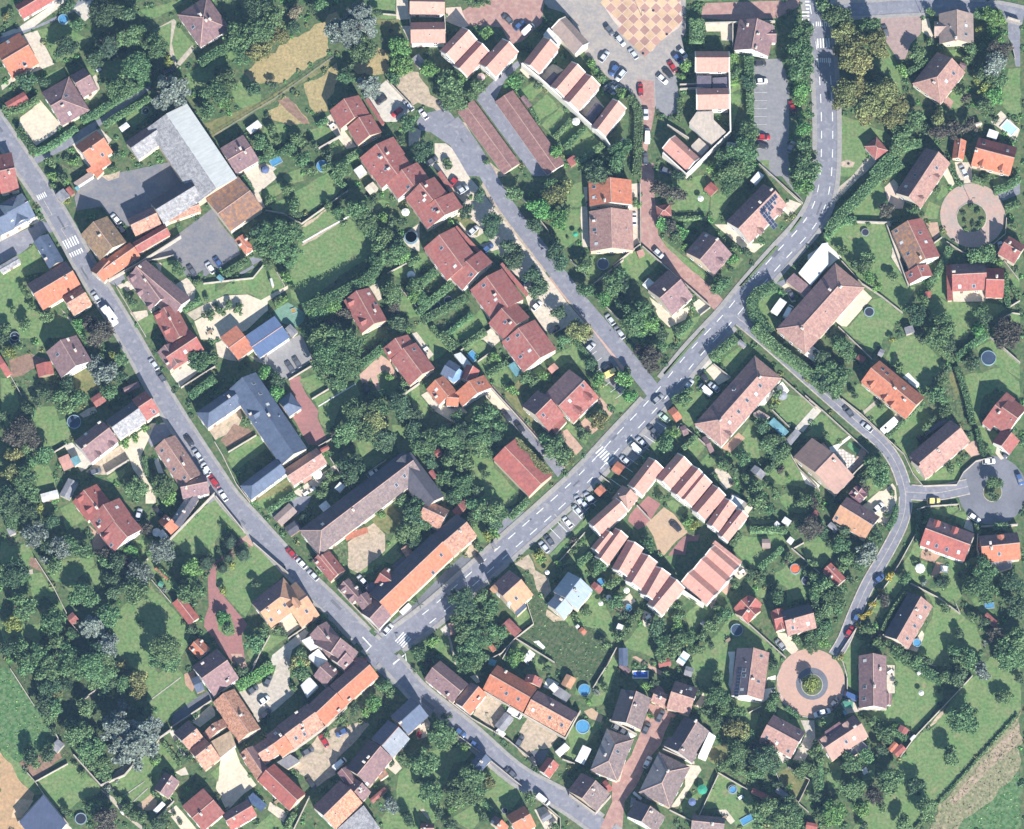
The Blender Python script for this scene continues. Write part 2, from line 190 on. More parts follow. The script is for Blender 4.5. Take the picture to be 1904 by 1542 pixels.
# survey of the village, square by square: one line per thing (kind, colour, map points)
DATA = """
@F 0
G plaza_asphalt 1000,-10 1275,-10 1275,60 1262,85 1240,100 1215,115 1190,135 1175,140 1165,165 1150,160 1120,135 1085,95 1075,60 1050,25 1020,15
G dirt 905,330 960,400 1005,465 1030,500 1010,510 960,440 925,400 895,345
G brickpale 1030,500 1060,540 1110,600 1150,660 1130,650 1080,590 1020,520
H orange roof beside the long blue roof
g or 441,671 471,649 441,604 h4 p12
Hhall long blue flat-roofed hall
g bl 483,666 540,627 510,588 h4 p8
H long hip-roofed mauve building with a white forecourt
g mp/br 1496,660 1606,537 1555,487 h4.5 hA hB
c 1563,536
c 1491,613
R2 main_street 31 -25,205 42,304 98,388 165,505 240,628 300,735 355,822 395,882 425,926 470,975 520,1030 570,1082 620,1130 680,1190
R2 main_street 31 680,1190 735,1240 780,1290 870,1362 960,1440 1050,1490 1120,1540 1180,1590
R2 avenue 34 700,1212 735,1192 800,1145 880,1075 950,1012 1020,950 1090,885 1150,820 1220,745 1290,660 1350,595 1400,535 1450,478 1490,435 1515,400 1530,360 1537,300 1537,200 1530,100 1515,0 1512,-30
R2 top_road 26 1512,20 1600,18 1720,12 1840,18 1904,30
R2 residential_lane 22 1370,590 1430,640 1520,720 1600,790 1640,825 1665,860 1680,900 1684,935 1675,975 1650,1025 1615,1085 1590,1140 1570,1190 1552,1220
R2 residential_lane 26 1684,915 1740,917 1800,905
R2 estate_road 30 840,225 880,280 922,352 950,395 998,458 1040,513 1075,558 1128,620 1180,684 1215,728
G turning 1845,912 64
R2 brick_lane 20 1205,1270 1230,1300 1205,1370 1180,1430 1150,1490 1125,1545
H long dark-roofed range of the horseshoe farm
g gp/dk 590,1036 784,888 754,836 h5 hA
g dk 728,868 790,950 826,922 h5
v 752,885
v 737,902
v 600,975
H old russet-roofed corner barn of the horseshoe farm
g pt 775,965 815,984 838,950 h4.5
H long orange-roofed range of the horseshoe farm
g pt/dk 842,1036 886,998 851,954 h4.6
g or/dk 724,1148 842,1036 806,990 h4.6
g br 703,1172 726,1147 696,1112 h4.5
v 820,1032
v 805,1065
Hterraced_house northernmost red terraced house of the stepped row
g rs 670,296 692,328 752,284 h5
v 706,291
Hterraced_house red terraced house second from the north end
g rs 689,322 714,355 764,305 h5
v 717,314
Hterraced_house red terraced house third from the north end
g rs 722,346 744,376 794,326 h5
v 759,348
Hterraced_house red terraced house fourth from the north end
g rs 754,370 778,400 831,358 h5
v 789,372
s rs 833,352 812,322 820,318 2.6
Hterraced_house red terraced house with a white gable before the pool
g rs 777,400 796,429 859,383 h5
v 807,389
v 801,411
@0 0
H red roof cut by the top left corner
g rd 205,170 515,-15 440,-130
H orange house at the left edge near the top
g or 110,700 345,560 175,290
v 70,370
v 212,565
c 230,595
G terrace 200,310 330,270 480,570 240,660 90,740 20,800 10,760 90,700
G concrete 10,300 170,240 540,-10 640,-10 440,130 300,240 0,340
G asphalt 0,340 300,240 640,80 700,-10 850,-10 640,110 470,190 0,380
G lawn 330,270 590,180 620,260 790,360 640,520 490,560
G concrete 640,80 800,0 840,110 750,190
G lawn 380,690 570,590 590,680 450,760 380,780
G lawn 760,600 1030,510 1120,560 1110,690 850,700
O 45 560,170
T d 600,60 90
T d 930,90 150 12
T c 960,380 140 12
T d 590,430 115
T m 1210,570 150
T m 1060,770 140
T d 240,720 100
T d 380,730 70
T g 1500,810 200 14
T m 1370,420 120
T y 1480,545 60
T m 1330,620 80
T m 690,220 70
T d 840,540 90
T m 1130,330 120
T m 1240,280 80
T d 1120,130 100
B m 1180,90 60
B o 50,150 50
B m 100,100 40
H violet hipped house with a big gravel yard
g br 550,1115 795,975 610,680 hB
g br 735,865 865,790 745,600
v 585,850
v 615,1005
c 555,945
G gravel 350,880 550,1115 560,1130 320,1290 165,1110 180,1040 290,960
G terrace 760,865 865,790 820,680 850,660 885,790 800,890
S rd 90,980 260,880 205,815 long maroon-roofed garage by the gravel yard
K 55 3 20,960 110,980 250,920 340,870
K 60 3 165,1130 230,1240 300,1330
K 60 2.5 300,1350 450,1290 680,1130
K 70 3 720,1060 840,1010 1000,900 1330,700
K 60 2.5 920,1110 1060,1020 1330,870
G asphalt 290,1400 620,1200 900,1040 1330,710 1330,790 960,1060 700,1250 640,1290 330,1450
G lawn 1090,1060 1330,900 1350,1020 1180,1130 
G lawn 1380,260 1530,180 1740,430 1570,590 1480,430
G path 1370,260 1540,170 1560,190 1520,380 1560,560 1700,400 1720,440 1570,610 1500,480 1520,200
G lawn 1240,90 1600,0 1620,30 1400,150 1320,180
G lawn 1640,670 1900,500 1904,700 1690,830 1680,740
H small orange house beside the farm lane
g or 800,1490 990,1355 865,1150
s or 800,1560 990,1440 950,1390 2.5
v 905,1370
G terrace 640,1280 880,1130 990,1240 860,1400 790,1500
B m 450,1440 60
B d 590,1400 40
B d 1640,1240 50
B d 1040,1370 60
B b 650,1440 50
Hbarn great farm barn with a pale metal roof
g mt/gf 2095,1570 1650,910 1306,1142 h6 p18
Hbarn narrow barn wing on the farm yard
g gf/br 1210,1425 1440,1265 1350,1090 h4
B c 1290,980 30
M 1290,985 32
t 875,620
G terrace 1250,940 1310,930 1320,1000 1250,1010
C blk 1450,650 1550,600
S wt 1150,1120 1080,1170 1050,1130 small white-topped hut near the farm barn
@1 0
H violet pyramid-roofed house at the top
g br -70,445 195,275 60,-60 hA hB p30
v -100,240
v -190,245
c 50,180
K 80 4 -40,560 60,490 190,420 270,330
G lawn 70,540 220,410 310,440 320,500 230,540 60,620
G lawn 240,820 350,640 500,790 500,920 360,980 260,900
G hay 340,640 560,480 770,350 1050,180 1150,110 1230,180 1110,200 1090,330 1110,460 980,540 650,750 520,760 440,740 380,700
G hay 560,960 700,880 760,860 940,1100 890,1110 700,1100 560,1060
G hay 880,760 1160,580 1190,700 1090,880 1080,980 990,1020 960,990 900,820
G soil 640,890 740,850 930,1090 880,1110
G hay 1290,580 1480,500 1500,380 1600,430 1640,640 1560,660 1370,640
G lawn 1460,-10 1690,-10 1700,170 1480,160
G lawn 540,1100 720,1100 730,1240 620,1300 500,1200
G lawn 910,1160 1050,1110 1200,1180 1030,1290
G dry 0,1100 520,890 1140,500 1180,540 600,900 60,1220
F 90,1190 620,870 1140,500
T d 430,790 75
T d 610,760 55
T d 470,60 120 11
T m 300,330 140 10
T m 470,280 150 11
T m 620,170 120
T o 470,430 130
T m 340,470 110
T o 640,290 110
T d 780,240 70
T n 800,110 80
T m 1040,50 80
T d 960,80 60
T g 1360,130 150 13
T g 1290,280 190 14
T g 1430,230 130 13
T g 1180,290 120 12
T d 1530,110 60
T m 1400,440 130 10
T b 1730,440 110
T b 1740,590 110
T m 1690,700 80
T m 1260,680 90
T d 1290,590 60
T g 1460,760 130 10
T m 180,720 120
T m 100,830 130
T b 180,900 100
T m 20,980 90
T m 600,1160 65
T m 830,1240 80
T m 480,1260 80
T d 970,1290 60
T d 1100,1380 60
T m 560,1330 70
T m 870,1400 90
T m 760,1330 70
B d 550,1020 30
B m 640,1250 50
B m 1350,1190 40
T m 1800,1100 90
T d 1740,1240 40
K 50 2.5 470,1420 640,1360 840,1260
K 45 2.5 1000,1110 1090,1050
K 60 3 1040,1500 1220,1430 1390,1330
G lawn 1100,1310 1230,1260 1250,1330 1130,1380
H twin red-roofed houses beside a parking court
g rs 1120,1000 1215,1165 1450,985 h5
g rs 1270,1140 1365,1300 1565,1160 h5
s rs 1570,1110 1420,880 1450,870 2.8
c 1315,1055
c 1480,1290
W 2.2 1010,1310 1210,1195
W 1.8 1615,705 1850,950
G concrete 1440,860 1620,700 1860,950 1700,1080 1590,1080
G terrace 1050,1060 1120,1010 1350,1300 1260,1320
C blk 1600,860 1530,910
C red 1740,965 1670,1020
S wt 370,1140 410,1190 510,1110 white panelled greenhouse in the allotment
H mauve-roofed farm outbuilding beside the barn
g br 285,1540 490,1420 340,1195 h4 p15
G terrace 290,1545 490,1425 640,1490 560,1560
G dirt 1760,640 1904,640 1904,900 1850,940 1650,710 
t 1130,1110
M 530,1500 38
R 580,1440 610,1490 685,1420
O 52 1045,1470 
G terrace 1700,0 1800,0 1820,170 1700,180
W 1.2 1580,120 1700,130
G dry 1500,170 1720,180 1750,320 1600,320
B d 1650,270 25
G terrace 1740,230 1830,230 1830,400 
@2 0
Hterraced_house salmon terraced house at the top edge
g pk 10,125 320,130 320,-40 h4
Hterraced_house salmon terraced house below the topmost one
g pk 20,385 325,380 320,195 h5
W 3 10,140 12,200
W 3 318,130 330,390
G tiles 330,70 460,60 530,230 480,250 330,190
Hterraced_house western salmon terraced house of the pair
g pk 400,570 600,360 480,235 h5 x
g pk 515,690 720,470 600,360 h4.6 x
Hterraced_house salmon terraced house just east of the pair
g pk 765,690 970,465 830,340 h5 x
G brick 470,100 640,0 900,-20 1200,-10 1180,200 1000,370 900,400 820,240 640,240 530,230
G lawn 600,230 740,230 740,330 640,380
K 90 2.5 650,320 730,260
B m 560,30 60
B m 640,30 60
B m 700,20 40
Hterraced_house salmon house with a round turret terrace
g pk 1150,660 1330,430 1195,325 h5.5 x
f wt 1190,310 1320,410 1350,350 1240,245 4
Hgallery grey-brown roofed hall by the plaza
g gb 1480,490 1270,260 1380,140 h6 x
Hterraced_house salmon terraced house second from the turret
g pk 1370,870 1560,650 1445,540 h5.5 x
g pk 1500,990 1695,760 1560,650 h5.2 x
Hterraced_house salmon terraced house at the end of that row
g pk 1740,1210 1930,960 1800,880 h5 x
W 5 1000,560 1150,680 1370,880 1500,1000 1740,1220 1800,1310 1910,1220
S vp 1190,730 1290,630 1350,700 violet lean-to of the salmon row
S vp 1610,1110 1720,960 1660,900 violet lean-to at the salmon row end
G terrace 1150,660 1280,560 1370,620 1220,720
G terrace 1510,990 1650,850 1730,950 1600,1060
G terrace 980,620 1050,560 1130,660 1060,700
Hgarage_row western long brown garage row
g bt 850,1560 440,1000 565,870 h2.5 p10
Hgarage_row eastern long brown garage row
g bt 1230,1560 770,910 915,790 h2.5 p10
G asphalt 590,870 770,700 960,540 1010,560 850,710 760,900 1250,1560 1100,1560
G lawn 950,820 1110,720 1200,790 1090,880 1000,900
G lawn 1080,960 1220,830 1320,950 1130,1100
G lawn 1170,1110 1340,940 1440,1020 1270,1200
G lawn 1280,1230 1480,1060 1540,1130 1370,1320
G lawn 1360,1350 1560,1140 1720,1280 1500,1420
K 40 2.2 1080,960 1150,1090
K 45 2.2 1290,1220 1440,1060
K 50 2.5 1380,1310 1560,1130
K 60 3 1480,1440 1720,1280
T b 930,720 90
T b 190,610 100
T m 370,750 130
T m 400,880 130
T b 450,680 80
T m 610,760 90
T m 560,840 70
T d 1140,760 50
T b 1310,1350 70
T d 1680,1540 130
B d 160,480 50
B b 1620,570 60
B m 1700,690 70
B b 1660,640 50
K 50 2 1590,540 1740,720
B m 1880,820 60
T d 130,1340 110
B m 340,1430 50
B m 690,1440 40
B d 350,1480 40
S gy 20,520 90,600 160,560 grey hut west of the salmon pair
S rd 1400,1420 1440,1480 1500,1430 small red hut behind the salmon row
S br 990,870 1060,960 1090,930 small brown hut by the garages
u 1480,1075 38 wt
u 640,680 38 pk
C dgr 920,210 830,130
C blu 950,250 1010,200
C wht 1000,310 1110,210 v
C slv 1700,540 1760,460
C blu 1850,580 1790,650
C slv 1900,640 1850,700
C dgr 1740,225 1810,310
C slv 1840,320 1900,390
C dgr 330,990 255,890
C wht 160,1050 100,970
C slv 30,970 -30,900
G dirt 0,640 90,660 200,830 260,880 360,1040 500,1080 700,1420 870,1560 600,1560 640,1470 480,1220 220,960 0,880
G asphalt 110,1010 340,960 470,1130 560,1300 620,1440 700,1560 490,1560 370,1290 190,1170 100,1160 70,1080
G terrace 230,1270 330,1270 380,1310 530,1560 370,1560 230,1400
G terrace 0,1100 110,1160 100,1240 0,1300
C dgr 170,1450 240,1400
C dgr 1730,790 1810,740
@3 0
Hterraced_house northern salmon terraced house east of the square
g pk 730,640 1030,640 1025,455 h5 x
Hterraced_house southern salmon terraced house east of the square
g pk 740,970 1030,965 1025,780 h5 x
f vp 740,770 870,780 870,670 740,670 4
f vp 880,775 1020,780 1020,680 880,690 4
f gv 670,1090 740,990 890,985 890,1060 1000,1170 870,1280 4.5
f gv 690,1290 760,1220 850,1300 780,1380 3
g pk 660,1520 440,1320 545,1195 h4 x
W 5 1030,640 1040,1160 650,1540 440,1350
W 2 590,745 740,740
W 2 590,785 740,775
W 2.5 480,1100 670,1220
H mauve-roofed house by the north parking
g br 1385,470 1435,200 1110,205 h3.5
g br 1340,380 1445,380 1445,260 h3
c 1265,430
c 1190,230
W 2.5 815,200 1435,185
W 2.5 1060,195 1060,400
G gravel 820,210 1060,200 1060,360 960,360 950,280 820,280
G brick 800,30 1660,0 1640,60 1450,160 1060,180 780,160
K 140 4 740,170 740,390
K 90 3.5 1200,500 1205,650 1190,720
K 70 3 1210,820 1215,1000
K 90 3 1060,480 1080,740
G lawn 1040,480 1160,500 1170,760 1040,840
G lawn 1050,840 1180,840 1110,930 1050,1190
G plaza_asphalt 210,560 600,280 620,400 650,520 560,640 340,1000 200,1300 180,1180 200,900 120,780 0,700 0,380 180,540
G brick 215,700 360,720 370,980 300,1340 320,1560 240,1560 260,1300 270,1000 240,870
G parking 1240,530 1480,520 1530,640 1560,820 1550,1560 1380,1560 1260,1400 1250,1150
G parking 370,680 560,670 580,850 560,1000 480,1030 380,970
T b 640,580 65
T b 610,680 40
T m 1090,640 70
T d 1200,740 80
T m 1180,1180 110
T m 1140,1340 140 10
T m 1020,1410 120
T m 1160,1470 110
T d 1250,1300 50
T b 870,1490 60
T m 1690,300 125 11
T m 1670,470 130 11
T m 1660,600 130 11
T m 1630,400 90 10
T b 1670,780 90 9
T b 1650,870 80 9
T b 1680,1030 55
T b 1690,1150 90 9
T m 1680,1290 90 9
T m 1690,1430 100 10
T m 1740,1370 80 9
T m 1640,1510 80 9
T b 80,830 50
T b 20,880 50
T m 80,1330 110
T m 40,1450 100
K 80 3 140,850 220,980 220,1300 210,1540
K 50 2 590,860 590,1000 570,1060
G lawn 590,870 630,870 600,1050 570,1010
C slv 20,320 110,410 s
C slv 210,520 145,430
C wht 390,660 480,740
C blk 530,690 440,600
C red 550,630 495,545
C blu 530,480 610,560
C slv 590,440 640,500
C red 245,850 240,740
C slv 290,950 290,1060
C wht 300,1280 305,1130 v
C dgr 288,1460 285,1350
C blu 420,1500 520,1530
C blu 20,590 -10,650
C slv 110,620 45,690
C dgr -20,800 20,750
C slv 60,760 -10,830
C blk 1250,560 1350,560
C wht 1280,720 1345,715
C red 1600,990 1570,900
C red 1285,1215 1380,1215
C blk 1280,1285 1360,1295
C gry 1560,1330 1590,1270
G lawn 720,-10 1030,-10 1000,5 740,10
S wt 1000,1330 1095,1345 1100,1270 white hut behind the salmon terrace
G lawn 1290,1420 1380,1410 1390,1530 1330,1500
n 265,475
n 355,95
n 475,305
L 250,140
@4 0
Hhouse taupe house with a beige terrace
g gb 1460,388 1455,120 1150,125 h3.5
g gb 1110,320 1230,320 1225,190 h3
v 1390,228
v 1390,305
c 1300,345
G gravel 1000,170 1060,160 1110,370 1000,280
K 50 3 1050,80 1110,130
G paving 635,135 1000,120 990,300 900,390 850,530 780,520 690,380 640,300
K 90 3 1470,100 1560,130 1680,110
T b 1640,150 110
T b 1630,290 75
T y 1510,260 50
T m 1170,420 50
B m 1070,370 50
H brown hipped house in trees at right
g mp 1160,930 1380,650 1140,455 h3.5 hA
v 1280,650
v 1215,720
v 1165,525
c 1105,740
S br 1330,590 1390,610 1400,570 small dark annex east of the hipped house
T m 970,490 90
T b 830,630 65
T d 900,630 40
K 50 3 880,640 1060,540
T o 320,300 120 13
T o 400,420 140 14
T o 450,560 120 13
T o 350,570 100 12
T o 600,370 110 12
T o 280,440 80 12
T o 640,450 90 11
T o 320,830 140 13
T o 430,790 110 13
T o 640,830 150 14
T o 560,960 140 14
T o 780,920 110 12
T o 740,1060 110 12
T o 260,900 80 12
T o 480,1050 90 11
T m 250,160 130 12
T m 130,60 100 11
T m 540,230 100 10
T m 940,1050 100
T m 850,1190 120
T o 1140,1060 90
T m 1160,980 60
T d 1030,1150 60
T p 1150,1180 90
T p 1280,1150 100
T p 1420,1110 80
T p 1690,440 110 11
T g 1640,560 120 11
T m 1570,650 110
T y 1500,710 70
T y 1570,780 80
T b 1640,860 90
T m 1560,960 90
T m 1700,720 90
T m 1560,430 70
T m 1430,430 80
T m 1410,540 60
T m 1450,480 60
T p 1380,870 60
T m 1310,800 50
B m 1130,1000 60
G lawn 240,1010 420,1060 700,1180 760,1270 680,1320 570,1210 490,1290 520,1380 400,1560 250,1560
G lawn 600,430 700,440 780,560 820,830 740,700 560,560
G lawn 1220,440 1330,440 1370,540 1290,520
G lawn 1260,820 1420,790 1350,950 1240,980
G lawn 1760,620 1870,600 1870,1080 1720,950 1700,850
G asphalt 1760,150 1870,180 1870,590 1830,590 1800,390 1760,330
W 1.5 1800,390 1825,510
W 2 1760,150 1870,185
G terrace 1610,1080 1700,980 1870,1150 1830,1250
R 1695,1125 1790,1205 1850,1140
S wt 1575,1210 1660,1240 1680,1170 white pavilion by the poolside house
G path 380,1560 530,1380 600,1430 470,1560
Hpavilion little square pavilion on the green
g rs 500,1310 600,1430 690,1320 h3 hA hB p35
n 350,1450
C dgr 690,320 665,230
G brick 1210,840 1280,900 1250,975 1190,900
G path 1620,-5 1650,-5 1650,140 1630,140
G path 985,-5 1000,-5 1000,130 985,130
n 1390,1120
L 990,110
S cr 1480,1120 1540,1100 1520,1075 cream garden hut near the pool
T d 1650,1060 50
K 80 3.5 560,1560 700,1400 860,1290 1000,1270
T m 780,1320 80
G dirt 280,1440 340,1410 410,1440 390,1480 300,1480
Hhouse orange and maroon house north of the roundabout
g or/rd 1440,1465 1785,1555 1840,1305 h3.5
g or 1370,1420 1395,1250 1290,1230 h2.8
v 1550,1270
v 1760,1335
c 1480,1345
d 1535,1450
d 1710,1490
@0 1
H slate-roofed house with a white gable at left edge
g bs 125,575 0,370 140,270 h5 hB
g bs 0,640 125,580 20,370 h5
g bs/wg 120,575 330,460 180,270 h5
v 230,335
v 120,320
W 2.4 0,630 130,570 330,470
G asphalt -10,690 280,560 340,500 560,560 440,620 380,620 300,700 180,800 0,890
G concrete -10,650 340,490 350,510 -10,700
Hhouse pink-roofed house at the left edge by the street
g rs 50,260 215,225 60,-90 h4
Hhouse narrow slate house with a white ridge by the crossing
g bs 440,940 300,700 425,620 h4
Hhouse long orange and maroon house west of the street
g or/br 370,1305 715,1100 590,860 h4
g pt 650,1350 815,1250 710,1080 h4
g gf 10,980 180,880 160,810 h3
G lawn -10,900 180,800 300,720 440,950 200,1000 250,1130 360,1310 640,1370 760,1540 -10,1560
K 40 2 200,1120 260,1190
K 40 2.5 640,1400 760,1560
G path 540,1290 600,1340 760,1540 720,1540
T b 700,1440 70
T p 800,1430 85 5
T m 880,1510 75 5
T m 220,1420 70
T m 410,1370 75
T m 110,1300 45
T d 40,1450 60
T m 210,1100 45
T m 280,1270 45
M 130,1530 42
Z 330,310 410,270 50 5
Z 540,740 690,670 85 7 
Z 615,820 735,765 45 6
l .2 385,320 460,455 360,505
l .2 605,550 540,580 610,690
G garden 360,40 520,0 760,0 790,40 660,170 480,230 420,150
T d 550,120 55
B b 470,120 60
B b 590,170 50
B m 470,200 40
B m 1000,60 50
f gb 650,170 690,200 830,110 800,70 2.8
f or 810,60 860,130 920,70 880,10 2.6
S gy 490,280 550,350 620,290 grey shed at the farm yard gate
S rd 580,230 630,290 665,260 small red shed at the farm yard gate
B y 590,340 45
G yard 830,130 1490,-10 1620,120 1850,320 1400,520 1150,560 1000,500 900,380 680,420 660,300 700,220
G dirt 900,110 1060,70 1060,130 960,160
Hhouse mossy brown-roofed house by the crossing
g ms 720,635 890,865 1115,690 h5
Hbarn grey slate barn wing across the farm yard
g gf/dk 1475,520 1820,310 1640,150 h5 
Hhouse row of patched tile roofs behind the farm yard
g pt/br 1210,640 1440,530 1340,390 h4
g pt 1500,520 1790,420 1740,330 h3.5
g rs 1230,795 1515,630 1450,540 h4
Hhouse orange corner house beside the main street
g or 955,1025 1230,830 1160,690 h4
g or 950,1020 1060,900 880,860 h4
W 3 955,1030 1240,870 1600,640
G yard 1100,1000 1240,880 1310,840 1560,640 1904,380 1904,860 1720,1000 1640,1000 1540,820 1300,870 1180,930
G asphalt 920,1030 1080,960 1110,1020 1040,1090
W 1.5 1310,860 1540,810
Hhouse long brown roof with triangular dormers
g br 1510,1350 1110,1010 1310,870 h4.5
g br 1330,1300 1120,1010 1310,880 h4.5
d 1180,1010
d 1240,1140
d 1330,1260
c 1285,1040
c 1240,920
Hhouse zigzag brown roof south of the dormer house
g rs 1330,1300 1470,1560 1720,1560 h4.5
d 1400,1340
d 1480,1480
d 1640,1370
c 1505,1380
G terrace 1340,880 1420,880 1560,1080 1470,1090
G terrace 1040,1080 1130,1040 1180,1110 1100,1150
G lawn 1420,880 1540,850 1650,990 1500,1050 1430,960
T m 1580,940 70
K 30 1.5 1350,880 1480,1090
G lawn 1040,1110 1100,1100 1220,1250 1150,1310
T d 1170,1230 60
G terrace 1150,1320 1300,1300 1330,1420 1220,1420
G lawn 1210,1400 1350,1340 1390,1460 1290,1520
W 1.4 1030,1090 1290,1530
G terrace 1500,1100 1660,1010 1760,1150 1650,1290 1560,1200
O 52 1550,1135
S rs 1550,1220 1590,1290 1660,1230 small brown-roofed pool hut behind dormer house
G lawn 1740,1070 1904,1010 1904,1180 1700,1290
B m 1750,1060 50
B d 1830,1190 40
G path 1650,1330 1904,1200 1904,1280 1720,1390
G gravel 1720,1400 1904,1300 1904,1560 1780,1560
B m 1200,1250 30
C slv 875,1225 820,1140
C wht 1040,1450 900,1260 caravan
C dgr 1730,1000 1665,900
C wht 1885,965 1830,875
C wht 1040,510 1010,475
C blk 1080,590 1050,555
S tq 660,220 685,250 710,225 turquoise hut at the farm yard gate
K 50 2.5 1620,1300 1780,1200
@1 1
Hbarn brown rusty-roofed barn with white gable
g ru 220,610 505,405 310,100 h5 p14
G yard -10,480 100,430 130,510 200,600 270,680 320,800 -10,1010
H little orange-roofed garage by the farm car park
g or 365,805 265,675 345,630 h2.8 p20 hA
G asphalt 390,820 520,850 430,900
C wht 85,970 20,880
C blu 150,920 90,830
G terrace 440,20 600,60 640,130 480,260 540,390 500,400 320,110 430,60
K 40 2 340,110 430,240
t 540,60
u 540,55 35 bl
G lawn 480,260 680,160 720,230 540,340
G lawn 690,110 860,40 880,150 760,190
G lawn 900,200 1110,70 1230,200 1130,310 930,430 700,470 560,380 640,340
T m 740,230 70
T m 570,330 50
T m 800,370 80
T d 800,450 60
T m 945,80 62
S wt 1320,60 1370,130 1440,80 white-edged lean-to behind the red terrace
K 60 3 1130,90 1240,210
T m 1220,60 90
W 1.5 540,410 700,440 860,530 1270,240
G lawn 880,560 1100,390 1250,420 1360,590 1560,710 1540,790 1350,900 1150,1040 860,1270 780,1190 740,1060 780,900 830,700
l .5 870,700 1080,580 1280,470
G dirt 860,560 1090,390 1110,400 900,560
G dirt 860,720 1080,570 1280,465 1285,480 1090,600 870,735
T d 480,600 100 10
T m 560,640 120 11
T m 690,620 120 11
T m 800,620 90 10
T m 520,770 100 10
T m 660,760 130 11
T m 780,780 90 10
T m 600,860 80 9
T m 760,880 70 8
T b 720,1010 65
T d 780,1100 35
T m 1100,380 60
T m 1180,430 70
T m 1360,410 110 10
T m 1420,510 110 10
T m 1480,600 100
T m 1600,660 100
T m 1560,760 90
T m 1640,820 110
T m 1730,760 100
T b 1760,830 80
T m 1510,860 80
T d 1650,520 60
T d 1730,520 50
T b 1590,480 60
T m 1230,530 50
G terrace 1730,650 1904,530 1904,780 1810,740
O 60 1830,655
B m 1230,290 40
B m 1000,1240 50
S cr 1420,220 1470,280 1540,220 cream gazebo behind the red terrace
u 1780,430 38 wt
G lawn 1480,350 1570,310 1640,350 1520,420
B d 1500,320 60
K 90 6 880,1290 1100,1200 1280,1110 1460,1010 1560,850
K 90 5 930,1370 1200,1250
T d 1160,1190 80
T m 1250,1110 70
T m 1060,1230 90
T m 1000,1330 90
T m 1440,1000 70
T m 1350,1020 70
G lawn -10,1190 500,910 560,960 620,920 700,1070 690,1110 500,1210 400,1150 200,1160 0,1250
W 1.5 -10,1060 430,1010 520,900
W 1.5 640,960 710,1080
K 60 2.5 180,980 380,850
G asphalt 310,970 430,900 440,920 330,990
G gravel -10,1260 180,1170 380,1160 500,1210 680,1110 740,1080 740,1110 560,1220 560,1300 370,1480 200,1340 0,1440 -10,1350 130,1260 100,1230 -10,1290
B m 60,1340 60
B m 150,1310 60
B m 220,1250 50
B m 300,1290 60
B m 310,1260 40
G gravel -10,1390 130,1370 240,1320 370,1480 180,1560 -10,1560
G pooldeck 620,1300 740,1230 900,1330 880,1400 820,1450 640,1400
R 745,1250 760,1290 830,1360 yl
B m 660,1220 60
K 30 2 630,1270 740,1180
S gy 710,1470 780,1540 830,1490 grey lean-to beside the blue roof
t 50,1490
S wt 580,1020 600,1090 615,1085 white slide in the farm garden
S tq 105,1010 150,1050 180,1020 white lean-to at the car park edge
H red house with two dormers south of the meadow
g rs 1400,1520 1240,1230 1450,1085 h4
d 1300,1230
d 1410,1400
v 1455,1155
v 1515,1240
c 1510,1310
G terrace 1460,1090 1530,1060 1570,1200 1540,1220
T m 1650,1150 110
T m 1620,1080 70
T p 1680,1260 80
T d 1700,1420 90 
T d 1800,1440 60
G lawn 1760,1160 1890,1290 1860,1350 1800,1330 1700,1300
G lawn 1640,960 1830,870 1904,1000 1740,1020
M 1840,975 28
T d 1000,1430 100
T p 1240,1330 80
T p 1130,1480 110
T m 940,1500 80
T m 1310,1480 60
T b 1800,1470 50
T b 1860,1180 80
T m 1850,1070 80
W 1.2 1620,970 1830,860
W 1.2 1740,1110 1900,1290
@2 1
Hterraced_house large red terraced house north of the small one
g rs 140,765 350,1050 605,835 h5
s rs 610,795 400,570 430,555 2.6
v 290,750
v 410,910
Hterraced_house small low red terraced house in the middle
g rs 395,1040 500,1145 720,850 h4.2
v 555,985
Hterraced_house large red terraced house south of the small one
g rs 535,1110 730,1380 1030,1210 h5
s rs 1040,1180 800,900 830,880 2.6
v 665,1080
v 770,1205
Hterraced_house red terraced house second from the south end
g rs 705,1415 840,1560 1070,1360 h5
v 855,1405
H red-orange house with solar panel pair and east gable
g or 1600,385 1590,165 1970,140 h4
v 1640,210
v 1640,300
c 1735,335
H dusty pink house south of the red-orange one
g mp 1605,780 1595,425 1980,415 h4
v 1645,505
v 1645,590
v 1660,710
G terrace 1530,210 1580,210 1580,400 1600,740 1540,740 1520,480
G terrace 180,0 420,-10 640,240 760,400 1130,870 1200,960 1400,1230 1690,1560 1600,1560 1480,1400 1300,1500 1200,1480 1060,1260 1000,1080 970,1000 900,960 880,850 780,800 620,720 500,620 420,500 460,380 520,300 430,240 340,130
G dry 400,480 500,460 640,560 600,640 540,620
G lawn 560,680 680,600 720,680 600,730
G lawn 690,810 800,750 830,860
T m 930,280 90
T m 1260,200 90
T o 1290,290 110
T b 1150,410 110
T b 1310,500 110
T d 1120,560 90
T m 1400,420 60
T o 1400,200 80
T d 1300,780 100
T d 1330,880 90
T m 1550,920 90
T m 1570,1130 90
T d 500,430 80
T d 740,540 110
T d 710,620 70
T d 890,740 100
T d 940,820 100
T d 930,900 80
T d 1100,1000 100
T d 1160,1060 90
T d 1130,1130 90
T d 620,290 70
T d 1330,1330 80
T m 1500,1450 90
T m 1440,1500 80
T b 550,300 35
T b 370,520 50
T m 1800,1080 110
T m 1860,1000 100
T b 1740,1200 90
T d 1880,1240 80
O 55 20,650
C red 420,130 360,200
C dgr 410,240 510,190
C slv 440,260 520,210
C slv 530,630 610,560
C blu 650,790 745,710
C blu 1000,1070 1080,1000
C wht 1090,1300 1175,1220
C blk 1240,1500 1330,1440
C slv 1820,1430 1745,1330
C gry 1890,1540 1830,1440
O 52 1720,890 dk
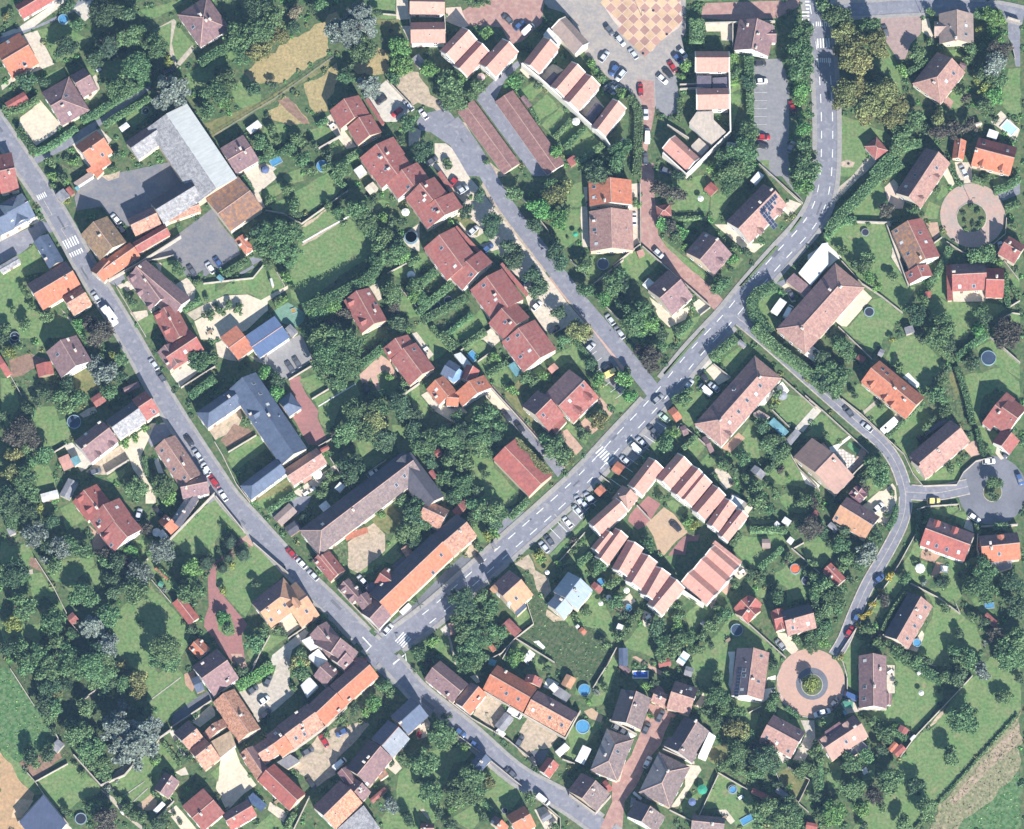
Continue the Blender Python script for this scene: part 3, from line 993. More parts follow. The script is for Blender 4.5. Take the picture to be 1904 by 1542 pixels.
G lawn 1380,420 1520,400 1520,660 1380,760 1280,590
G lawn 1420,200 1540,160 1560,380 1330,380
B d 1410,660 20
G lawn 1640,820 1880,810 1790,920 1600,1040 1560,1000
W 1.8 1900,850 1640,1060
W 1.5 1430,850 1590,1010
W 1.8 1000,290 1240,600 
W 1.6 1660,1180 1904,1420
G lawn -10,800 140,790 200,880 60,980 -10,1000
K 60 2.5 -10,890 100,830
K 70 3 0,1140 240,950
K 70 3 80,1330 380,1060
K 70 3 120,1390 520,1180
K 50 2.5 320,1530 560,1330
G lawn 320,1540 640,1290 700,1400 600,1490 500,1560
G lawn -10,1210 120,1330 60,1360 -10,1380
G lawn 60,1440 170,1390 290,1540 90,1560
G terrace 580,1560 700,1480 740,1560
T m 60,1100 80
T m 130,1210 70
M 235,1265 50
M 350,1210 38
u 20,985 38 wt
u 1475,625 25 gn
G drive 330,150 360,250 400,260 480,340 530,320 440,220 
@3 1
H dusty pink east half of the twin houses
s rs 75,140 75,360 0,360 4
G terrace 80,190 235,175 240,700 200,720 140,800 70,740 100,540 130,380 120,260
B m 190,350 50
B b 230,370 40
C wht 185,540 185,440
W 1.5 240,180 245,700
W 1.8 245,710 0,900
W 1.8 260,730 860,1260
H solar-panelled house beside the curved road
g mp/br 1200,715 1530,380 1340,170 h4
P 1290,430 1430,270 1460,300 1390,420
P 1290,430 1340,400 1460,560 1420,580
v 1430,350
v 1380,440
d 1300,600
d 1470,430
c 1400,240
S wt 1210,150 1260,190 1340,110 white polytunnel behind the solar house
G gravel 900,540 1000,540 1200,710 1350,710 1250,790 1170,770
G terrace 1490,400 1560,320 1670,360 1560,470
H mauve house between the brick lane and solar house
g br 885,1000 1045,815 810,590 h4
v 825,640
v 735,750
d 940,860
c 920,680
H house with a white conservatory south of the brick lane
g br 530,1340 715,1175 480,950 h4
v 340,1060
d 620,1220
c 430,1225
S wt 260,1080 320,1130 370,1060 white conservatory by the brick lane
G gravel 320,1180 500,1320 560,1310 690,1260 640,1380 500,1450 400,1360
G gravel 690,1250 760,1200 850,1270 770,1340
G brick 240,0 360,0 370,320 400,640 1000,1230 940,1310 900,1300 250,700
W 1.3 860,1270 770,1340
Hhut square pavilion beside the brick lane
g rs 390,490 520,475 510,360 h2.6 hA hB p30
S rd 805,230 870,290 930,220 small red hut in the fenced garden
u 775,310 28 wt
K 40 1.8 520,490 820,480
G lawn 520,130 640,150 800,100 830,200 800,260 850,290 830,420 520,430
G lawn 840,470 980,400 1000,300 900,420 860,540
G lawn 860,290 960,250 1040,330 900,520 850,430
T p 420,230 100
T p 560,270 100
T d 580,110 70
T m 1050,70 130 10
T m 1050,180 110 10
T b 920,90 50
K 90 4 400,510 650,640
T p 500,570 80
T m 560,650 80
T b 620,740 50
T m 1060,760 60
T b 1060,850 70
T d 1180,790 60
T m 970,1050 90
T m 930,1120 70
T d 1040,930 50
G lawn 400,640 760,930 840,1000 820,1040 700,960 460,720
G lawn 990,800 1160,840 1060,960 1000,960
S pk 210,790 230,840 280,800 small pink garden hut on a lawn
G lawn -10,930 240,730 420,870 240,1050 100,1000 
T d 60,1050 100
T d 90,1130 70
T m 240,1330 140 11
T m 160,1430 110
T b 300,1420 120 10
T m 230,1260 90
G lawn 390,1440 500,1460 740,1350 780,1350 640,1560 400,1560
K 60 2.5 560,1520 700,1400 
T d 420,1500 80
T d 560,1480 50
G parking 1400,-10 1600,250 1690,340 1560,170 1560,-10
G concrete 1680,360 1640,340 1300,20 1320,0
W 1.6 1290,0 1680,350
T m 1700,60 140 10
T b 1690,180 110 9
T m 1620,110 80
C dgr 410,40 530,90
C slv 350,750 450,840
Hhouse flat-topped white garage roof near the crossroads
f wt 1640,970 1750,1080 1904,900 1904,700 1850,710 3.2
f br 1530,1040 1700,1180 1760,1100 1600,970 3
C dgr 1600,1200 1550,1120
C wht 1520,1370 1580,1260 v
S wt 1390,1310 1450,1350 1540,1230 white striped carport roof by the junction
K 110 3.5 1440,1080 1290,1150 1230,1250 1290,1400 1390,1500
G lawn 1300,1200 1440,1100 1500,1200 1380,1300 1490,1400 1400,1500 1260,1400
G gravel 1490,1080 1540,1050 1620,1220 1580,1230
G asphalt 1440,1060 1530,1020 1540,1060 1490,1090
@4 1
H long brown house west of the roundabout
g mp/br 985,405 1250,5 1035,-145 h3.5
v 940,105
v 860,205
v 1130,40
d 1120,120
d 980,310
G tiles 670,210 750,140 800,190 770,260 850,330 830,400 760,400 690,320
G path 240,340 580,-10 530,-10 240,230
K 100 3.5 820,-10 600,130 420,320 260,480 170,600
G lawn 600,130 660,220 680,330 620,500 400,500 350,470 400,330 560,180
G lawn 700,60 840,-10 790,80 740,140
T p 680,420 80
T m 920,420 75
G gravel 1190,30 1230,-10 1290,180 1260,220 1190,100
G terrace 1290,-10 1440,-10 1440,70 1450,170 1330,180
C slv 1390,110 1345,20
K 45 2 1240,-10 1330,180
G lawn 1130,310 1180,190 1240,220 1230,270 1160,330
G lawn 1070,340 1150,370 1140,490 1010,490
B m 1130,240 40
K 60 2.5 1450,130 1560,170
T m 1585,130 40
G lawn 1640,120 1800,140 1780,200 1640,200
K 70 3 1640,240 1760,200 1870,120
K 60 3 1740,400 1870,340
G asphalt 1640,280 1870,170 1870,270 1720,330
Hhouse rusty-roofed L-shaped house with dormer by the roundabout
g ru/rs 870,900 710,560 1020,520 h4
g rs 890,1060 850,960 1060,900 h3.2
v 775,600
v 820,700
v 880,800
v 985,615
v 1035,695
v 900,990
v 1000,940
c 985,840
G terrace 680,510 740,510 720,560 690,550
G terrace 700,570 760,690 860,980 890,1080 830,990 730,830 740,780
W 2 690,540 880,1080
W 2 690,520 380,510
W 1.4 1110,700 1180,650
G brickpale 1030,530 1140,520 1160,640 1110,680
G lawn 130,660 370,520 680,520 700,600 740,700 730,830 820,1000 890,1090 960,1090 830,1310 640,1170 450,1020 280,830
K 70 2.5 150,650 280,520 420,500
T m 400,530 35
T m 525,535 35
T m 300,780 60
T m 520,840 80
T m 510,910 80
T d 400,900 60
T m 740,1010 55
T b 520,1010 70
T b 610,1100 60
M 500,610 35
W 1.5 290,860 470,1060 640,1170 830,1320
G white -10,810 150,700 290,830 240,860 10,1070 -10,1070
M 155,795 30
G gravel 230,1400 480,1110 560,1190 320,1460
M 535,1315 45
G lawn 330,1470 560,1200 640,1190 830,1340 700,1540 380,1560
G garden 120,1540 210,1440 360,1560
T m 230,1530 50
G lawn 1120,710 1180,660 1280,740 1130,870
K 70 2.5 1250,740 1190,880 1060,1100
G lawn 1190,900 1260,760 1280,820 1230,900 1210,1200 1060,1130
G lawn 1080,1130 1220,1220 1500,1230 1700,1240 1740,1290 1640,1350 1480,1400 1400,1560 1040,1560 1060,1330 
S rd 1030,1130 1030,1180 1080,1190 small maroon hut by the thin hedge
T m 1030,1220 60
T d 940,1340 110
T m 1090,1450 90
T m 1180,1420 110
T m 1530,1310 80
T d 1560,1380 80
T p 1760,1480 130
T b 1500,1480 80
T m 1570,1490 60
H maroon-roofed house with an L-shaped terrace
g rs/br 1265,1135 1570,1120 1560,880 h3.5
s rd 1225,1215 1215,900 1265,900 2.6
g rd 1570,1185 1730,1190 1715,930 h3
v 1335,1090
v 1460,1085
c 1280,965
G terrace 1270,1140 1555,1130 1560,1220 1280,1225
T m 1490,820 100
T m 1600,800 100
T b 1690,880 40
G roundabout 1450,460 290
G island 1440,480 130
B m 1390,520 30
B d 1370,450 30
B m 1500,430 35
B m 1510,560 35
B d 1450,540 30
B m 1440,380 35
B b 1390,590 25
B m 1540,500 30
L 1435,350
W 1.2 1220,690 1340,770 1400,800
W 1.2 1750,480 1740,620 1590,750
T m 1810,560 45
H maroon house clipped by the right edge
g rs 1720,830 1870,920 1870,700 h4
W 1.5 1730,860 1860,1030
C slv 1720,790 1690,700
K 50 2 1740,970 1760,1230 1780,1260
G lawn 1780,1340 1870,1320 1870,1480 1780,1420
W 1.5 1740,1240 1780,1265 1870,1210
W 1.2 1690,1380 1800,1320 1870,1330
S gy 840,1450 860,1510 940,1500 grey hut in the big garden
T m 1230,1510 70
T d 1000,1560 60
G lawn 1780,970 1860,970 1860,1100 1770,1100
K 40 2 1800,1080 1860,1200
@0 2
M 128,112 45
H violet-roofed house with a steep shadow in the western gardens
g br 545,450 410,220 675,65 h5
v 510,240
c 668,210
c 605,115
G soil 80,290 260,230 400,290 430,320 320,350 200,420 110,440
G lawn 10,450 80,450 150,580 170,700 60,900 10,740
G lawn 300,50 480,-10 430,110 330,200
G garden 140,470 340,460 480,490 470,600 300,680 200,660
H small red roof clipped by the left edge
g rd 40,450 90,420 0,210 h2.6 p12
W 1.5 95,430 190,600
T y 90,220 70
T m 160,170 60
T d 30,100 60
T m 60,20 60
T p 860,60 120
T p 930,30 90
T g 850,320 90
T g 900,420 100
T g 1000,380 80
T d 1060,440 70
T m 970,560 90
T m 1060,290 70
T y 1010,260 60
T m 880,260 60
T d 600,510 90
T m 540,620 90
T m 700,640 90
T m 600,720 90
T d 410,600 80
T d 240,740 90
T d 330,660 60
G dry 640,420 730,370 800,400 860,470 880,540 780,570 770,610 680,560
S rd 320,350 345,460 475,390 x
S rs 850,710 940,650 890,570 small orange-roofed shed in the gardens
G lawn 330,700 480,700 520,830 600,800 640,960 560,1020 400,1080 280,890 300,740
G soil 270,870 300,870 400,1090 380,1100
O 60 655,835 dk
G terrace 700,770 780,720 840,700 860,750 740,800
T p 200,910 130
T p 110,980 100
T p 270,1000 100
T o 130,1130 90
T m 250,1070 80
T m 400,1130 100
T m 300,1170 80
T m 210,1340 120
T o 110,1290 100
T d 60,1500 110
T m 260,1480 100
T d 30,780 70
G lawn 300,1220 420,1210 480,1300 490,1420 360,1460 320,1380
K 50 2.5 120,960 250,820 300,720
H slate-and-violet house with two dormer windows
g gf/dk 1050,1000 1290,830 1180,650 h5
g br 805,1200 1050,1010 900,820 h5
c 755,1055
c 880,850
g rs 1295,830 1415,750 1285,560 h4.6
v 760,945
v 1360,745
d 980,1030
d 860,1120
S br 1110,580 1250,520 1220,480 small shed by the street bend
G gravel 1340,850 1480,840 1500,860 1370,860 1310,1000 1250,1130 1280,1240 1370,1400 1380,1560 1290,1560 1290,1400 1180,1260 1130,1130 1060,1050
G asphalt 1370,860 1500,855 1540,930 1340,1060 1310,1000
G dirt 820,1210 1060,1050 1130,1130 1130,1180 940,1300 760,1290
W 2.4 940,1290 1140,1170
B b 1110,1020 60
B b 1200,980 50
B b 1280,890 50
G concrete 560,1040 640,1020 820,1210 720,1280 600,1100
S pk 570,1270 660,1230 600,1120 pink striped awning in the western gardens
f tq 620,1160 690,1130 720,1190 660,1230 2.5
C dgr 790,1290 890,1260
W 1.5 480,1100 580,1040
G lawn 940,1330 1100,1250 1110,1280 1020,1400
T m 1190,1420 110
K 50 2.5 1270,1150 1310,1300 1380,1420
T m 1440,1420 110
T b 1490,1490 90
G white 1360,1160 1400,1160 1450,1290 1400,1290
H long brown-roofed house with small dormers on the street bend
g mp 1605,1430 1370,1080 1545,945 h5
c 1625,1215
v 1435,1090
v 1490,1175
v 1540,1255
v 1635,1330
H violet-roofed house at the south end of the street bend
g br 1660,1510 1900,1460 1780,1310 h5
S gy 640,1480 720,1330 580,1380 small grey hipped shed in the western gardens
S wt 390,1540 540,1500 490,1440 flat white garage in the western gardens
C dgr 1460,480 1395,390
C slv 1395,370 1325,275
C blk 1710,1050 1635,950
C slv 1780,1170 1715,1080
C wht 1850,1290 1795,1200
C red 1910,1400 1860,1310
H zigzag house south end with a white south wall
g br 1510,395 1400,230 1520,120 h4.5
g rs 1520,390 1790,210 1700,10 h4.5
v 1640,215
G concrete 1510,410 1650,330 1760,390 1590,530
T m 1740,300 110
K 80 3 1680,610 1904,450
W 1.6 1600,530 1904,340
G lawn 1250,10 1390,-10 1290,60
G path 700,40 770,90 740,120
@1 2
G terrace 100,140 160,110 290,300 220,290 120,260
T m 50,280 80
T b 530,400 80
T b 640,600 90
T d 650,480 80
G asphaltpale 400,250 490,280 740,110 860,60 960,290 740,450 690,460 580,340 460,300
C dgr 790,400 725,300
C dgr 850,360 790,260
W 1.5 745,460 950,335
H great slate L-shaped manor by the street
g bs 685,1233 228,557 447,386 h6
g bs 24,895 333,681 238,538 h5 hA
g bs 410,1530 730,1290 635,1160 h5 hA
g bs 745,795 860,715 770,570 h4 hB
v 435,495
v 495,585
v 560,680
c 570,780
c 820,1110
d 460,770
G dirt 40,900 310,700 340,800 300,900 90,1000
G soil 150,1000 260,860 400,900 430,950 280,1020 200,1060
T m 370,830 55
G lawn 240,1100 480,950 560,1060 270,1270 200,1160
W 1.4 210,1100 460,950
W 1.8 90,1010 160,1130 280,1380 400,1540
H pinkish house attached to the slate manor
g mp 795,1400 1095,1200 985,1070 h4
G redpave 750,460 850,430 870,530 900,590 1010,740 1000,800 1080,980 1000,1040 920,1040 780,790 860,720 770,560
W 1.5 1010,1050 1130,980
G lawn 840,460 980,400 1010,440 1090,540 950,620 900,560
W 1.4 950,630 1100,540
G lawn 960,630 1340,480 1380,600 1200,700 1130,900 1100,960 1010,800 1010,720
l .4 1010,700 1340,500
T m 1050,100 130 11
T m 1180,90 140 12
T m 1280,160 130 12
T m 1100,230 150 12
T m 1250,290 150 12
T m 1080,370 130 11
T m 1180,440 120 11
T m 1320,400 80 9
K 70 3 1380,340 1540,210 1640,110
H dusty red house with a pink drive
g rs 1640,290 1580,190 1800,60 h4
g rs 1820,520 1650,290 1870,130 h4.5
v 1855,195
G pinkpave 1370,420 1560,240 1640,300 1710,440 1660,470 1600,380 1530,420 1580,540 1530,560 1470,440 1420,560
C blk 1450,590 1420,480
G lawn 1530,420 1600,380 1720,480 1680,600 1560,600
T b 1640,450 50
K 60 2 1450,610 1620,570
S rs 1530,690 1580,680 1540,620 small terracotta shed in the big garden
T m 1320,750 120
T m 1450,740 120
T m 1560,720 100
T m 1280,900 130
T m 1400,920 130
T o 1490,840 120
T d 1590,1000 110
T m 1640,1060 70
T d 1720,700 120
T d 1800,760 100
T d 1850,900 100
T p 1180,950 60
T d 1300,1240 120
T d 1290,1330 90
T m 1200,990 80
G lawn 1340,1010 1460,1010 1600,1120 1700,1120 1560,1180 1430,1280 1400,1150
G lawn 1660,860 1760,880 1860,1010 1860,1110 1700,1100 1680,950
W 1.8 1450,1280 1610,1170
G lawn 1820,540 1904,500 1904,760 1850,700
T m 1740,560 60
T m 1780,490 60
W 2 1750,600 1904,490
C wht 1460,1310 1520,1270
G terrace 780,1460 1180,1200 1200,1230 1050,1360 950,1460 860,1500
u 1000,1300 45 wt
S pk 890,1380 960,1330 910,1290 pinkish garden awning beside the attached house
B m 1110,1300 50
B m 1060,1380 60
B m 1060,1470 70
B m 1160,1330 50
t 960,1430
t 900,1470
G dry 420,1540 740,1340 800,1420 560,1560
W 1.4 1110,1150 1290,1430
S wt 1160,1430 1210,1470 1240,1400 x
C wht 200,1540 130,1430
C red 130,1420 50,1320
C slv 30,1310 -20,1220
G asphalt 0,1560 90,1470 140,1560
S rd 1030,1110 1110,1070 1090,1040 x
@2 2
Hhouse last red terraced house with white south gable
g rs 820,130 1015,395 1310,195 h5
v 965,70
v 1070,205
v 880,105
v 990,260
G lawn 30,20 240,-10 380,180 220,300 160,200 110,80
G terrace 20,60 70,40 220,240 180,280
t 150,190
K 50 2.5 200,-10 380,190
K 80 3 280,60 420,180
K 60 3 480,170 680,30
G terrace 640,90 730,10 820,110 740,180
G lawn 480,190 610,90 700,160 610,260
R 510,245 570,310 620,265
W 1.5 460,200 730,10
W 1.5 610,300 720,220
S tq 880,340 950,440 1000,400 blue-glass veranda of the last terraced house
G lawn 610,310 740,220 820,280 850,350 700,420
B m 740,280 50
T b 770,260 60
G lawn 720,420 860,340 930,440 820,540 750,500
H winged orange house with a blue octagonal pool roof
g or 270,690 155,550 310,425 h4
g or 490,720 415,610 650,400 h4
g or 430,700 320,690 350,570 h3.5
g rd 560,520 620,400 520,310 h3.6
g bs 240,390 340,450 500,370 h4
f mt 400,240 460,220 560,330 510,380 2.8
f cy 350,400 430,350 480,390 460,450 400,490 350,450 4.6
v 245,550
v 620,495
G terrace 110,600 160,570 280,690 480,710 520,750 480,780 400,850 230,740
G gravel 640,570 720,520 910,730 880,760 770,710
T m 690,790 130
T m 440,790 70
T m 790,870 90
T m 620,930 130
T d 700,950 110
T m 620,1040 110
T d 480,940 110
T m 350,960 120
T d 260,930 90
T m 170,1000 110
T m 90,1060 90
T m 60,980 90
T d 30,820 80
T d 60,760 70
T m 450,1100 100
T d 190,1190 80
T m 350,1180 90
T m 480,1190 100
T m 470,1400 110
T d 580,1450 80
T m 330,1330 90
T m 550,1310 60
T d 680,1300 45
T m 400,1480 80
T m 700,1120 70
T b 640,1100 70
B p 270,1100 40
B y 340,1110 40
S rd 250,1150 300,1120 270,1070 small red shed among the dark trees
S rs 190,1310 240,1370 240,1290 x
G lawn 30,580 110,620 200,720 150,820 50,680
G lawn 500,780 560,760 560,900 500,900
G lawn 540,1120 700,1120 760,1240 950,1440 960,1500 860,1530 740,1500 640,1400 500,1370 560,1250
G lawn 0,1000 90,1130 10,1070
G lawn 700,1430 900,1430 880,1560 600,1560
W 2 710,510 920,740 1170,1020
G pinkpave 720,520 740,510 1190,1010 1160,1000
G asphalt 840,720 910,740 1040,880 1200,1080 1380,1240 1320,1330 1180,1140 1000,940 820,760
C blk 900,830 830,740
C blk 1020,930 940,830
Hbarn red barn with ivy over half its roof
g rd 1080,1510 760,1180 940,960 h4.5 p22
I 945,975 1000,1010 1270,1290 1200,1300 1120,1230 1060,1120 970,1060
G dry 830,590 980,470 1040,520 990,590 1010,700 1120,830 1080,860
T b 920,560 60
T m 1040,440 70
T m 1120,470 60
T d 1100,500 50
B b 1200,430 60
K 60 2.5 700,420 880,310
G lawn 1060,400 1160,340 1260,430 1250,480 1150,460
G lawn 1180,310 1460,150 1560,230 1560,340 1600,400 1500,330 1400,310 1300,380
S pk 1230,370 1270,415 1325,355 small pinkish hut with a pale rim
T m 1370,110 70
H double violet-and-pink house near the avenue
g rs/br 1440,865 1665,640 1440,350 h4.5
g rs/br 1250,910 1390,770 1130,565 h4
v 1190,775
v 1425,650
v 1540,515
d 1590,620
d 1500,740
f rs 1300,940 1400,830 1360,790 1260,890 2.7
G brickpale 1400,900 1540,1070 1480,1130 1320,940
G brickpale 1560,800 1680,900 1620,950 1500,860
G lawn 1380,880 1460,820 1560,900 1620,940 1560,1050 1450,960
G lawn 1680,580 1720,480 1870,620 1904,680 1820,740 1740,680
G brickpale 1660,650 1700,620 1810,750 1780,790
T o 1680,830 90
B d 1510,890 50
B m 1540,970 45
B m 1600,940 40
T m 1230,1010 90
T m 1300,1080 110
T m 1380,1140 100
T m 1340,1010 80
T o 1420,1170 70
G asphalt 1210,1110 1250,1110 1380,1230 1300,1300 1190,1160
W 1.5 1190,1130 1250,1110 1380,1240
G lawn 1460,130 1540,210 1620,360 1560,350 1420,210
K 50 2.5 1470,110 1660,340
T d 1610,330 70
T b 1680,460 80
T o 1500,30 110
T o 1570,60 70
T m 1440,60 60
G parking 1500,150 1620,20 1904,360 1870,500 1900,600 1800,520 1720,460 1660,320 1580,230
G pinkpave 1600,-10 1640,-10 1904,350 1904,400
C slv 1570,210 1640,140
C blk 1710,400 1810,320
C yel 1740,430 1850,370 v
C blk 1790,500 1900,430
C gry 1860,570 1920,510
C slv 1900,90 1840,10
Z 1640,1040 1790,1190 90 8
S or 1810,1270 1880,1320 1900,1220 x
S or 1640,1450 1690,1500 1750,1440 x
C slv 1620,1560 1560,1460
C slv 1520,1560 1490,1510
W 1.2 1700,1310 1790,1380
@3 2
C gry 345,680 445,590
C slv 635,545 705,465
C wht 870,600 770,510 v
C slv 925,555 860,500
C blk 830,470 760,390
C pgn 495,835 405,755
C dgr 400,960 300,860
C slv 290,1060 210,970
C wht 240,1110 150,1020 v
C slv 145,1210 65,1140
G gravel 820,380 890,320 1040,450 930,510
W 1.8 890,320 1040,440
G concrete 720,340 840,260 880,310 780,400
K 80 3.5 870,270 1090,90
G lawn 960,310 1170,120 1240,190 1040,430
S gy 1090,130 1150,180 1190,160 small grey hut beside the junction hedge
K 90 5 1250,-10 1450,180 1700,370 1880,550
H very long mauve hip-roofed house parallel to the avenue
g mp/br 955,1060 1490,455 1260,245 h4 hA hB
v 1300,515
v 1265,590
v 1185,645
v 1110,745
v 1030,840
v 1070,545
c 950,830
c 1300,450
d 1010,950
G white 1360,600 1500,480 1560,560 1530,600 1420,590 1340,690 1300,690
u 1500,600 45 gr
G lawn 560,690 700,580 790,560 870,640 730,820 650,900 520,720
G lawn 540,640 700,560 720,700 640,820 560,760
T m 630,650 70
T d 560,650 50
K 50 3 520,650 700,540
S or 565,830 620,790 530,705 orange-roofed hut behind the parking row
W 1.6 570,890 600,850 720,950 890,1100
S br 880,1100 920,1080 800,970 x
S br 640,950 690,930 620,870 x
G lawn 1100,1000 1200,860 1260,960 1290,1060 1310,1150 1250,1200 1110,1130
G tile_terrace 960,1070 1110,930 1170,980 1040,1110
G lawn 1390,680 1550,600 1700,620 1780,700 1600,880 1500,800
G concrete 1600,900 1790,690 1850,730 1680,930
S tq 1510,970 1560,920 1420,800 glazed dark pergola over a blue trampoline
S gy 1570,1050 1660,940 1620,890 grey slatted canopy beside the pergola
f gb 1240,760 1320,830 1390,790 1290,730 2.5
W 1.6 1390,710 1560,880
W 1.6 1700,600 1850,730
W 1.4 1500,450 1800,720
B y 1440,650 50
K 70 4 1270,820 1380,920
T m 1370,1050 90
T m 1430,1000 90
T m 1500,1090 90
T d 1440,1120 70
T m 1150,1150 80
T d 1320,880 80
S gy 1310,1350 1350,1300 1260,1210 grey metal shed with a pale ridge
K 60 3 1350,1280 1560,1100
G lawn 1350,1330 1570,1110 1640,1230 1720,1350 1700,1420 1560,1400 1400,1380
G lawn 640,1090 740,980 820,1060 730,1150
G lawn 770,1190 850,1110 950,1170 850,1260
K 50 2.5 620,1070 740,960
T m 460,1020 90
T b 540,940 60
G lawn 320,1040 380,990 440,1070 390,1120
G lawn 400,790 480,700 520,740 470,840
G parking 0,1200 340,790 480,870 300,1080 130,1240 40,1300
T m 980,1210 80
T d 1060,1260 60
T m 950,1180 60
B m 900,1330 50
B p 1060,1380 30
T m 1250,1440 90
T m 1180,1340 60
T d 1360,1370 40
T m 1430,1440 60
T m 1620,1500 50
B p 1480,1260 50
B b 1550,1330 30
T m 1300,1500 80
G terrace 860,1300 960,1200 1080,1380 1000,1440
G terrace 1040,1470 1110,1490 1180,1560 1060,1560
Hterraced_house salmon unit at the avenue corner of the courtyard block
g pk 255,1500 445,1255 320,1145 h5 x
Hterraced_house first salmon unit of the northeast courtyard row
g pk 510,1445 700,1225 570,1110 h5 x
Hterraced_house second salmon unit of the northeast courtyard row
g pk 635,1560 830,1330 700,1220 h5 x
W 1.8 1570,1120 1640,1240 1830,1440
G white 1640,1240 1830,1400 1810,1430 1700,1380
G lawn 1740,920 1904,770 1904,980 1700,960
T m 1450,590 60
B m 1420,700 50
T b 90,470 90
T b 150,600 80
T d 120,400 60
T p 320,260 110
T p 340,350 70
T p 250,200 80
T d 430,60 70
T m 430,190 70
T m 240,40 90
G lawn 100,60 280,140 380,110 560,0 620,0 420,240 240,190
G lawn 0,550 80,600 200,640 100,740 0,760
T d 1850,280 100
T d 1860,430 90
B y 1730,470 40
S wt 1690,240 1770,300 1840,220 white slatted awning south of the hipped building
@4 2
T m 280,140 90
T m 340,230 90
T m 180,400 120
T m 250,480 130
T d 140,490 110
T m 320,420 80
T m 230,570 80
T d 400,600 45
T m 800,360 60
T d 1210,380 50
T m 1160,70 130
T d 1230,160 100
T d 1440,310 90
T p 1750,80 130
T m 1130,600 100
T m 1190,480 60
T m 1200,730 80
B p 1000,1000 60
T m 640,700 40
B d 620,680 40
T y 740,110 40
G lawn 740,130 880,70 960,70 1180,300 1250,350 1180,400 1020,560 860,450 680,270
G lawn 270,-10 700,-10 640,150 560,230
W 1.8 260,-10 560,280
G lawn 290,600 470,480 580,620 480,740
G lawn 500,780 600,660 760,770 640,900 520,790
G path 600,640 630,660 490,770 470,750
G garden 1100,440 1290,340 1360,640 1440,880 1300,820 1180,900 1120,800 1040,650
G dry 1240,420 1300,350 1350,560 1300,640 
K 60 3 1310,350 1400,620 1450,860
G lawn 1380,420 1540,400 1700,350 1860,480 1870,620 1760,580 1660,540 1540,620 1500,840 1460,860 1420,600
G lawn 1650,120 1870,330 1870,460 1650,330
G lawn 1480,180 1650,90 1680,330 1540,310
W 2 1600,70 1870,310
O 65 1590,270 dk
K 60 3 1310,260 1450,150 1640,20
K 50 2.5 1000,60 1290,300
S gy 600,240 640,260 680,210 small slatted lean-to north of the orange house
S rs 470,320 500,280 450,230 x
H orange house with three triangular dormers
g or 855,810 455,480 630,295 h4
c 760,545
c 845,650
v 655,370
v 840,540
v 695,410
d 560,500
d 680,620
d 740,680
G white 830,440 880,400 990,510 950,540
G terrace 740,800 770,760 840,810 790,840
C wht 645,930 770,820 caravan
K 40 2 690,970 1020,650
G lawn 700,990 1000,700 1120,820 1000,960 920,1160 830,1100
G lawn 900,1200 1040,1330 1320,1180 1340,1330 1280,1380 1000,1390 930,1330
C dgr 390,790 310,700
C slv 550,910 475,850
H pink-fronted violet house west of the turning circle
g mp/br 1060,1325 1430,1010 1250,820 h4
g mp/br 1055,1320 1160,1240 980,1110 h4.1
S vp 1040,950 1220,840 1200,810 long violet lean-to behind the pink-fronted house
G pinkpave 1370,1070 1440,1010 1480,1000 1510,1130 1440,1150
T m 1360,1150 45
T m 1250,1250 60
T d 1090,820 50
T m 1040,880 60
H red-roofed house at the right edge above the turning circle
g rs 1520,840 1600,900 1840,640 h4
g rs 1640,870 1780,970 1900,700 h4
g rs 1810,1080 1900,960 1680,940 h3.5
G lawn 1490,880 1560,870 1690,960 1640,1110 1530,1080
K 50 2.5 1490,900 1540,1110
C dgr 1790,1070 1730,1150
C wht 1540,1190 1645,1180
C blu 1850,1300 1880,1380
C yel 1050,1535 1160,1530
G island 1625,1460 80
T m 1640,1370 80
T d 1630,1500 60
G terrace 1650,1110 1680,1000 1710,1010 1690,1110 1740,1150 1700,1170
T m 1580,1090 40
W 1.4 290,630 470,770 690,980 840,1120 920,1290 1010,1400 1310,1390 1370,1280 1480,1180 1620,1150
W 1.4 0,640 120,730 350,940 530,1110
B m 760,1030 30
B d 470,760 20
H pinkish hip-roofed house with stone disc terrace
g tn 225,1500 390,1330 40,965 h4
g tn 200,1110 130,1020 40,1090 h4
G patio 210,1100 290,1070 400,1140 420,1190 350,1290
G astro 360,1010 460,1090 430,1130 340,1050
G brickpale 470,1050 510,1110 480,1190 380,1290 360,1270
W 2 380,1310 520,1170
G lawn 0,900 100,760 330,950 180,1060 50,930
G white 180,1060 260,1030 370,950 380,970 280,1050 240,1100 190,1110
T m 140,980 60
T m 590,1230 110
T m 540,1170 60
T m 630,1330 100
T d 560,1300 60
T d 480,1350 60
T p 470,1400 60
T p 500,1440 50
G lawn 500,1320 640,1280 740,1340 620,1450 540,1500
G gravel 620,1480 740,1380 770,1420 770,1560 560,1560
B m 735,1465 40
K 40 2 380,1460 250,1530
@0 3
H red-orange house with triangular dormers in the western gardens
g rd 770,260 635,85 860,-60 h4
d 710,60
d 790,160
c 855,150
H two-tone orange pair of roofs in the western gardens
g rs 890,395 790,250 1050,45 h4.5 
g rs 1010,540 890,400 1140,190 h4.5
v 880,262
v 1035,140
d 940,395
v 985,475
G brickpale 790,300 900,400 1000,540 940,560 830,520
W 1.8 1010,545 1235,310
C slv 1215,255 1240,150
C blk 1440,220 1360,130
H violet lean roof with a small orange end by the big park lawn
g dk/gf 1590,330 1760,70 1680,0 h3.5
g or 1510,385 1580,320 1470,200 h3
u 1385,360 40 wt
S wt 1450,430 1500,390 1430,340 white awning by the park lawn
W 2.4 1470,450 1590,330 1900,10
G lawn 540,150 640,100 760,250 640,310 580,340
G lawn 300,30 400,100 380,240 330,150
T y 345,150 60
T d 80,100 130
T d 240,180 110
T m 100,260 90
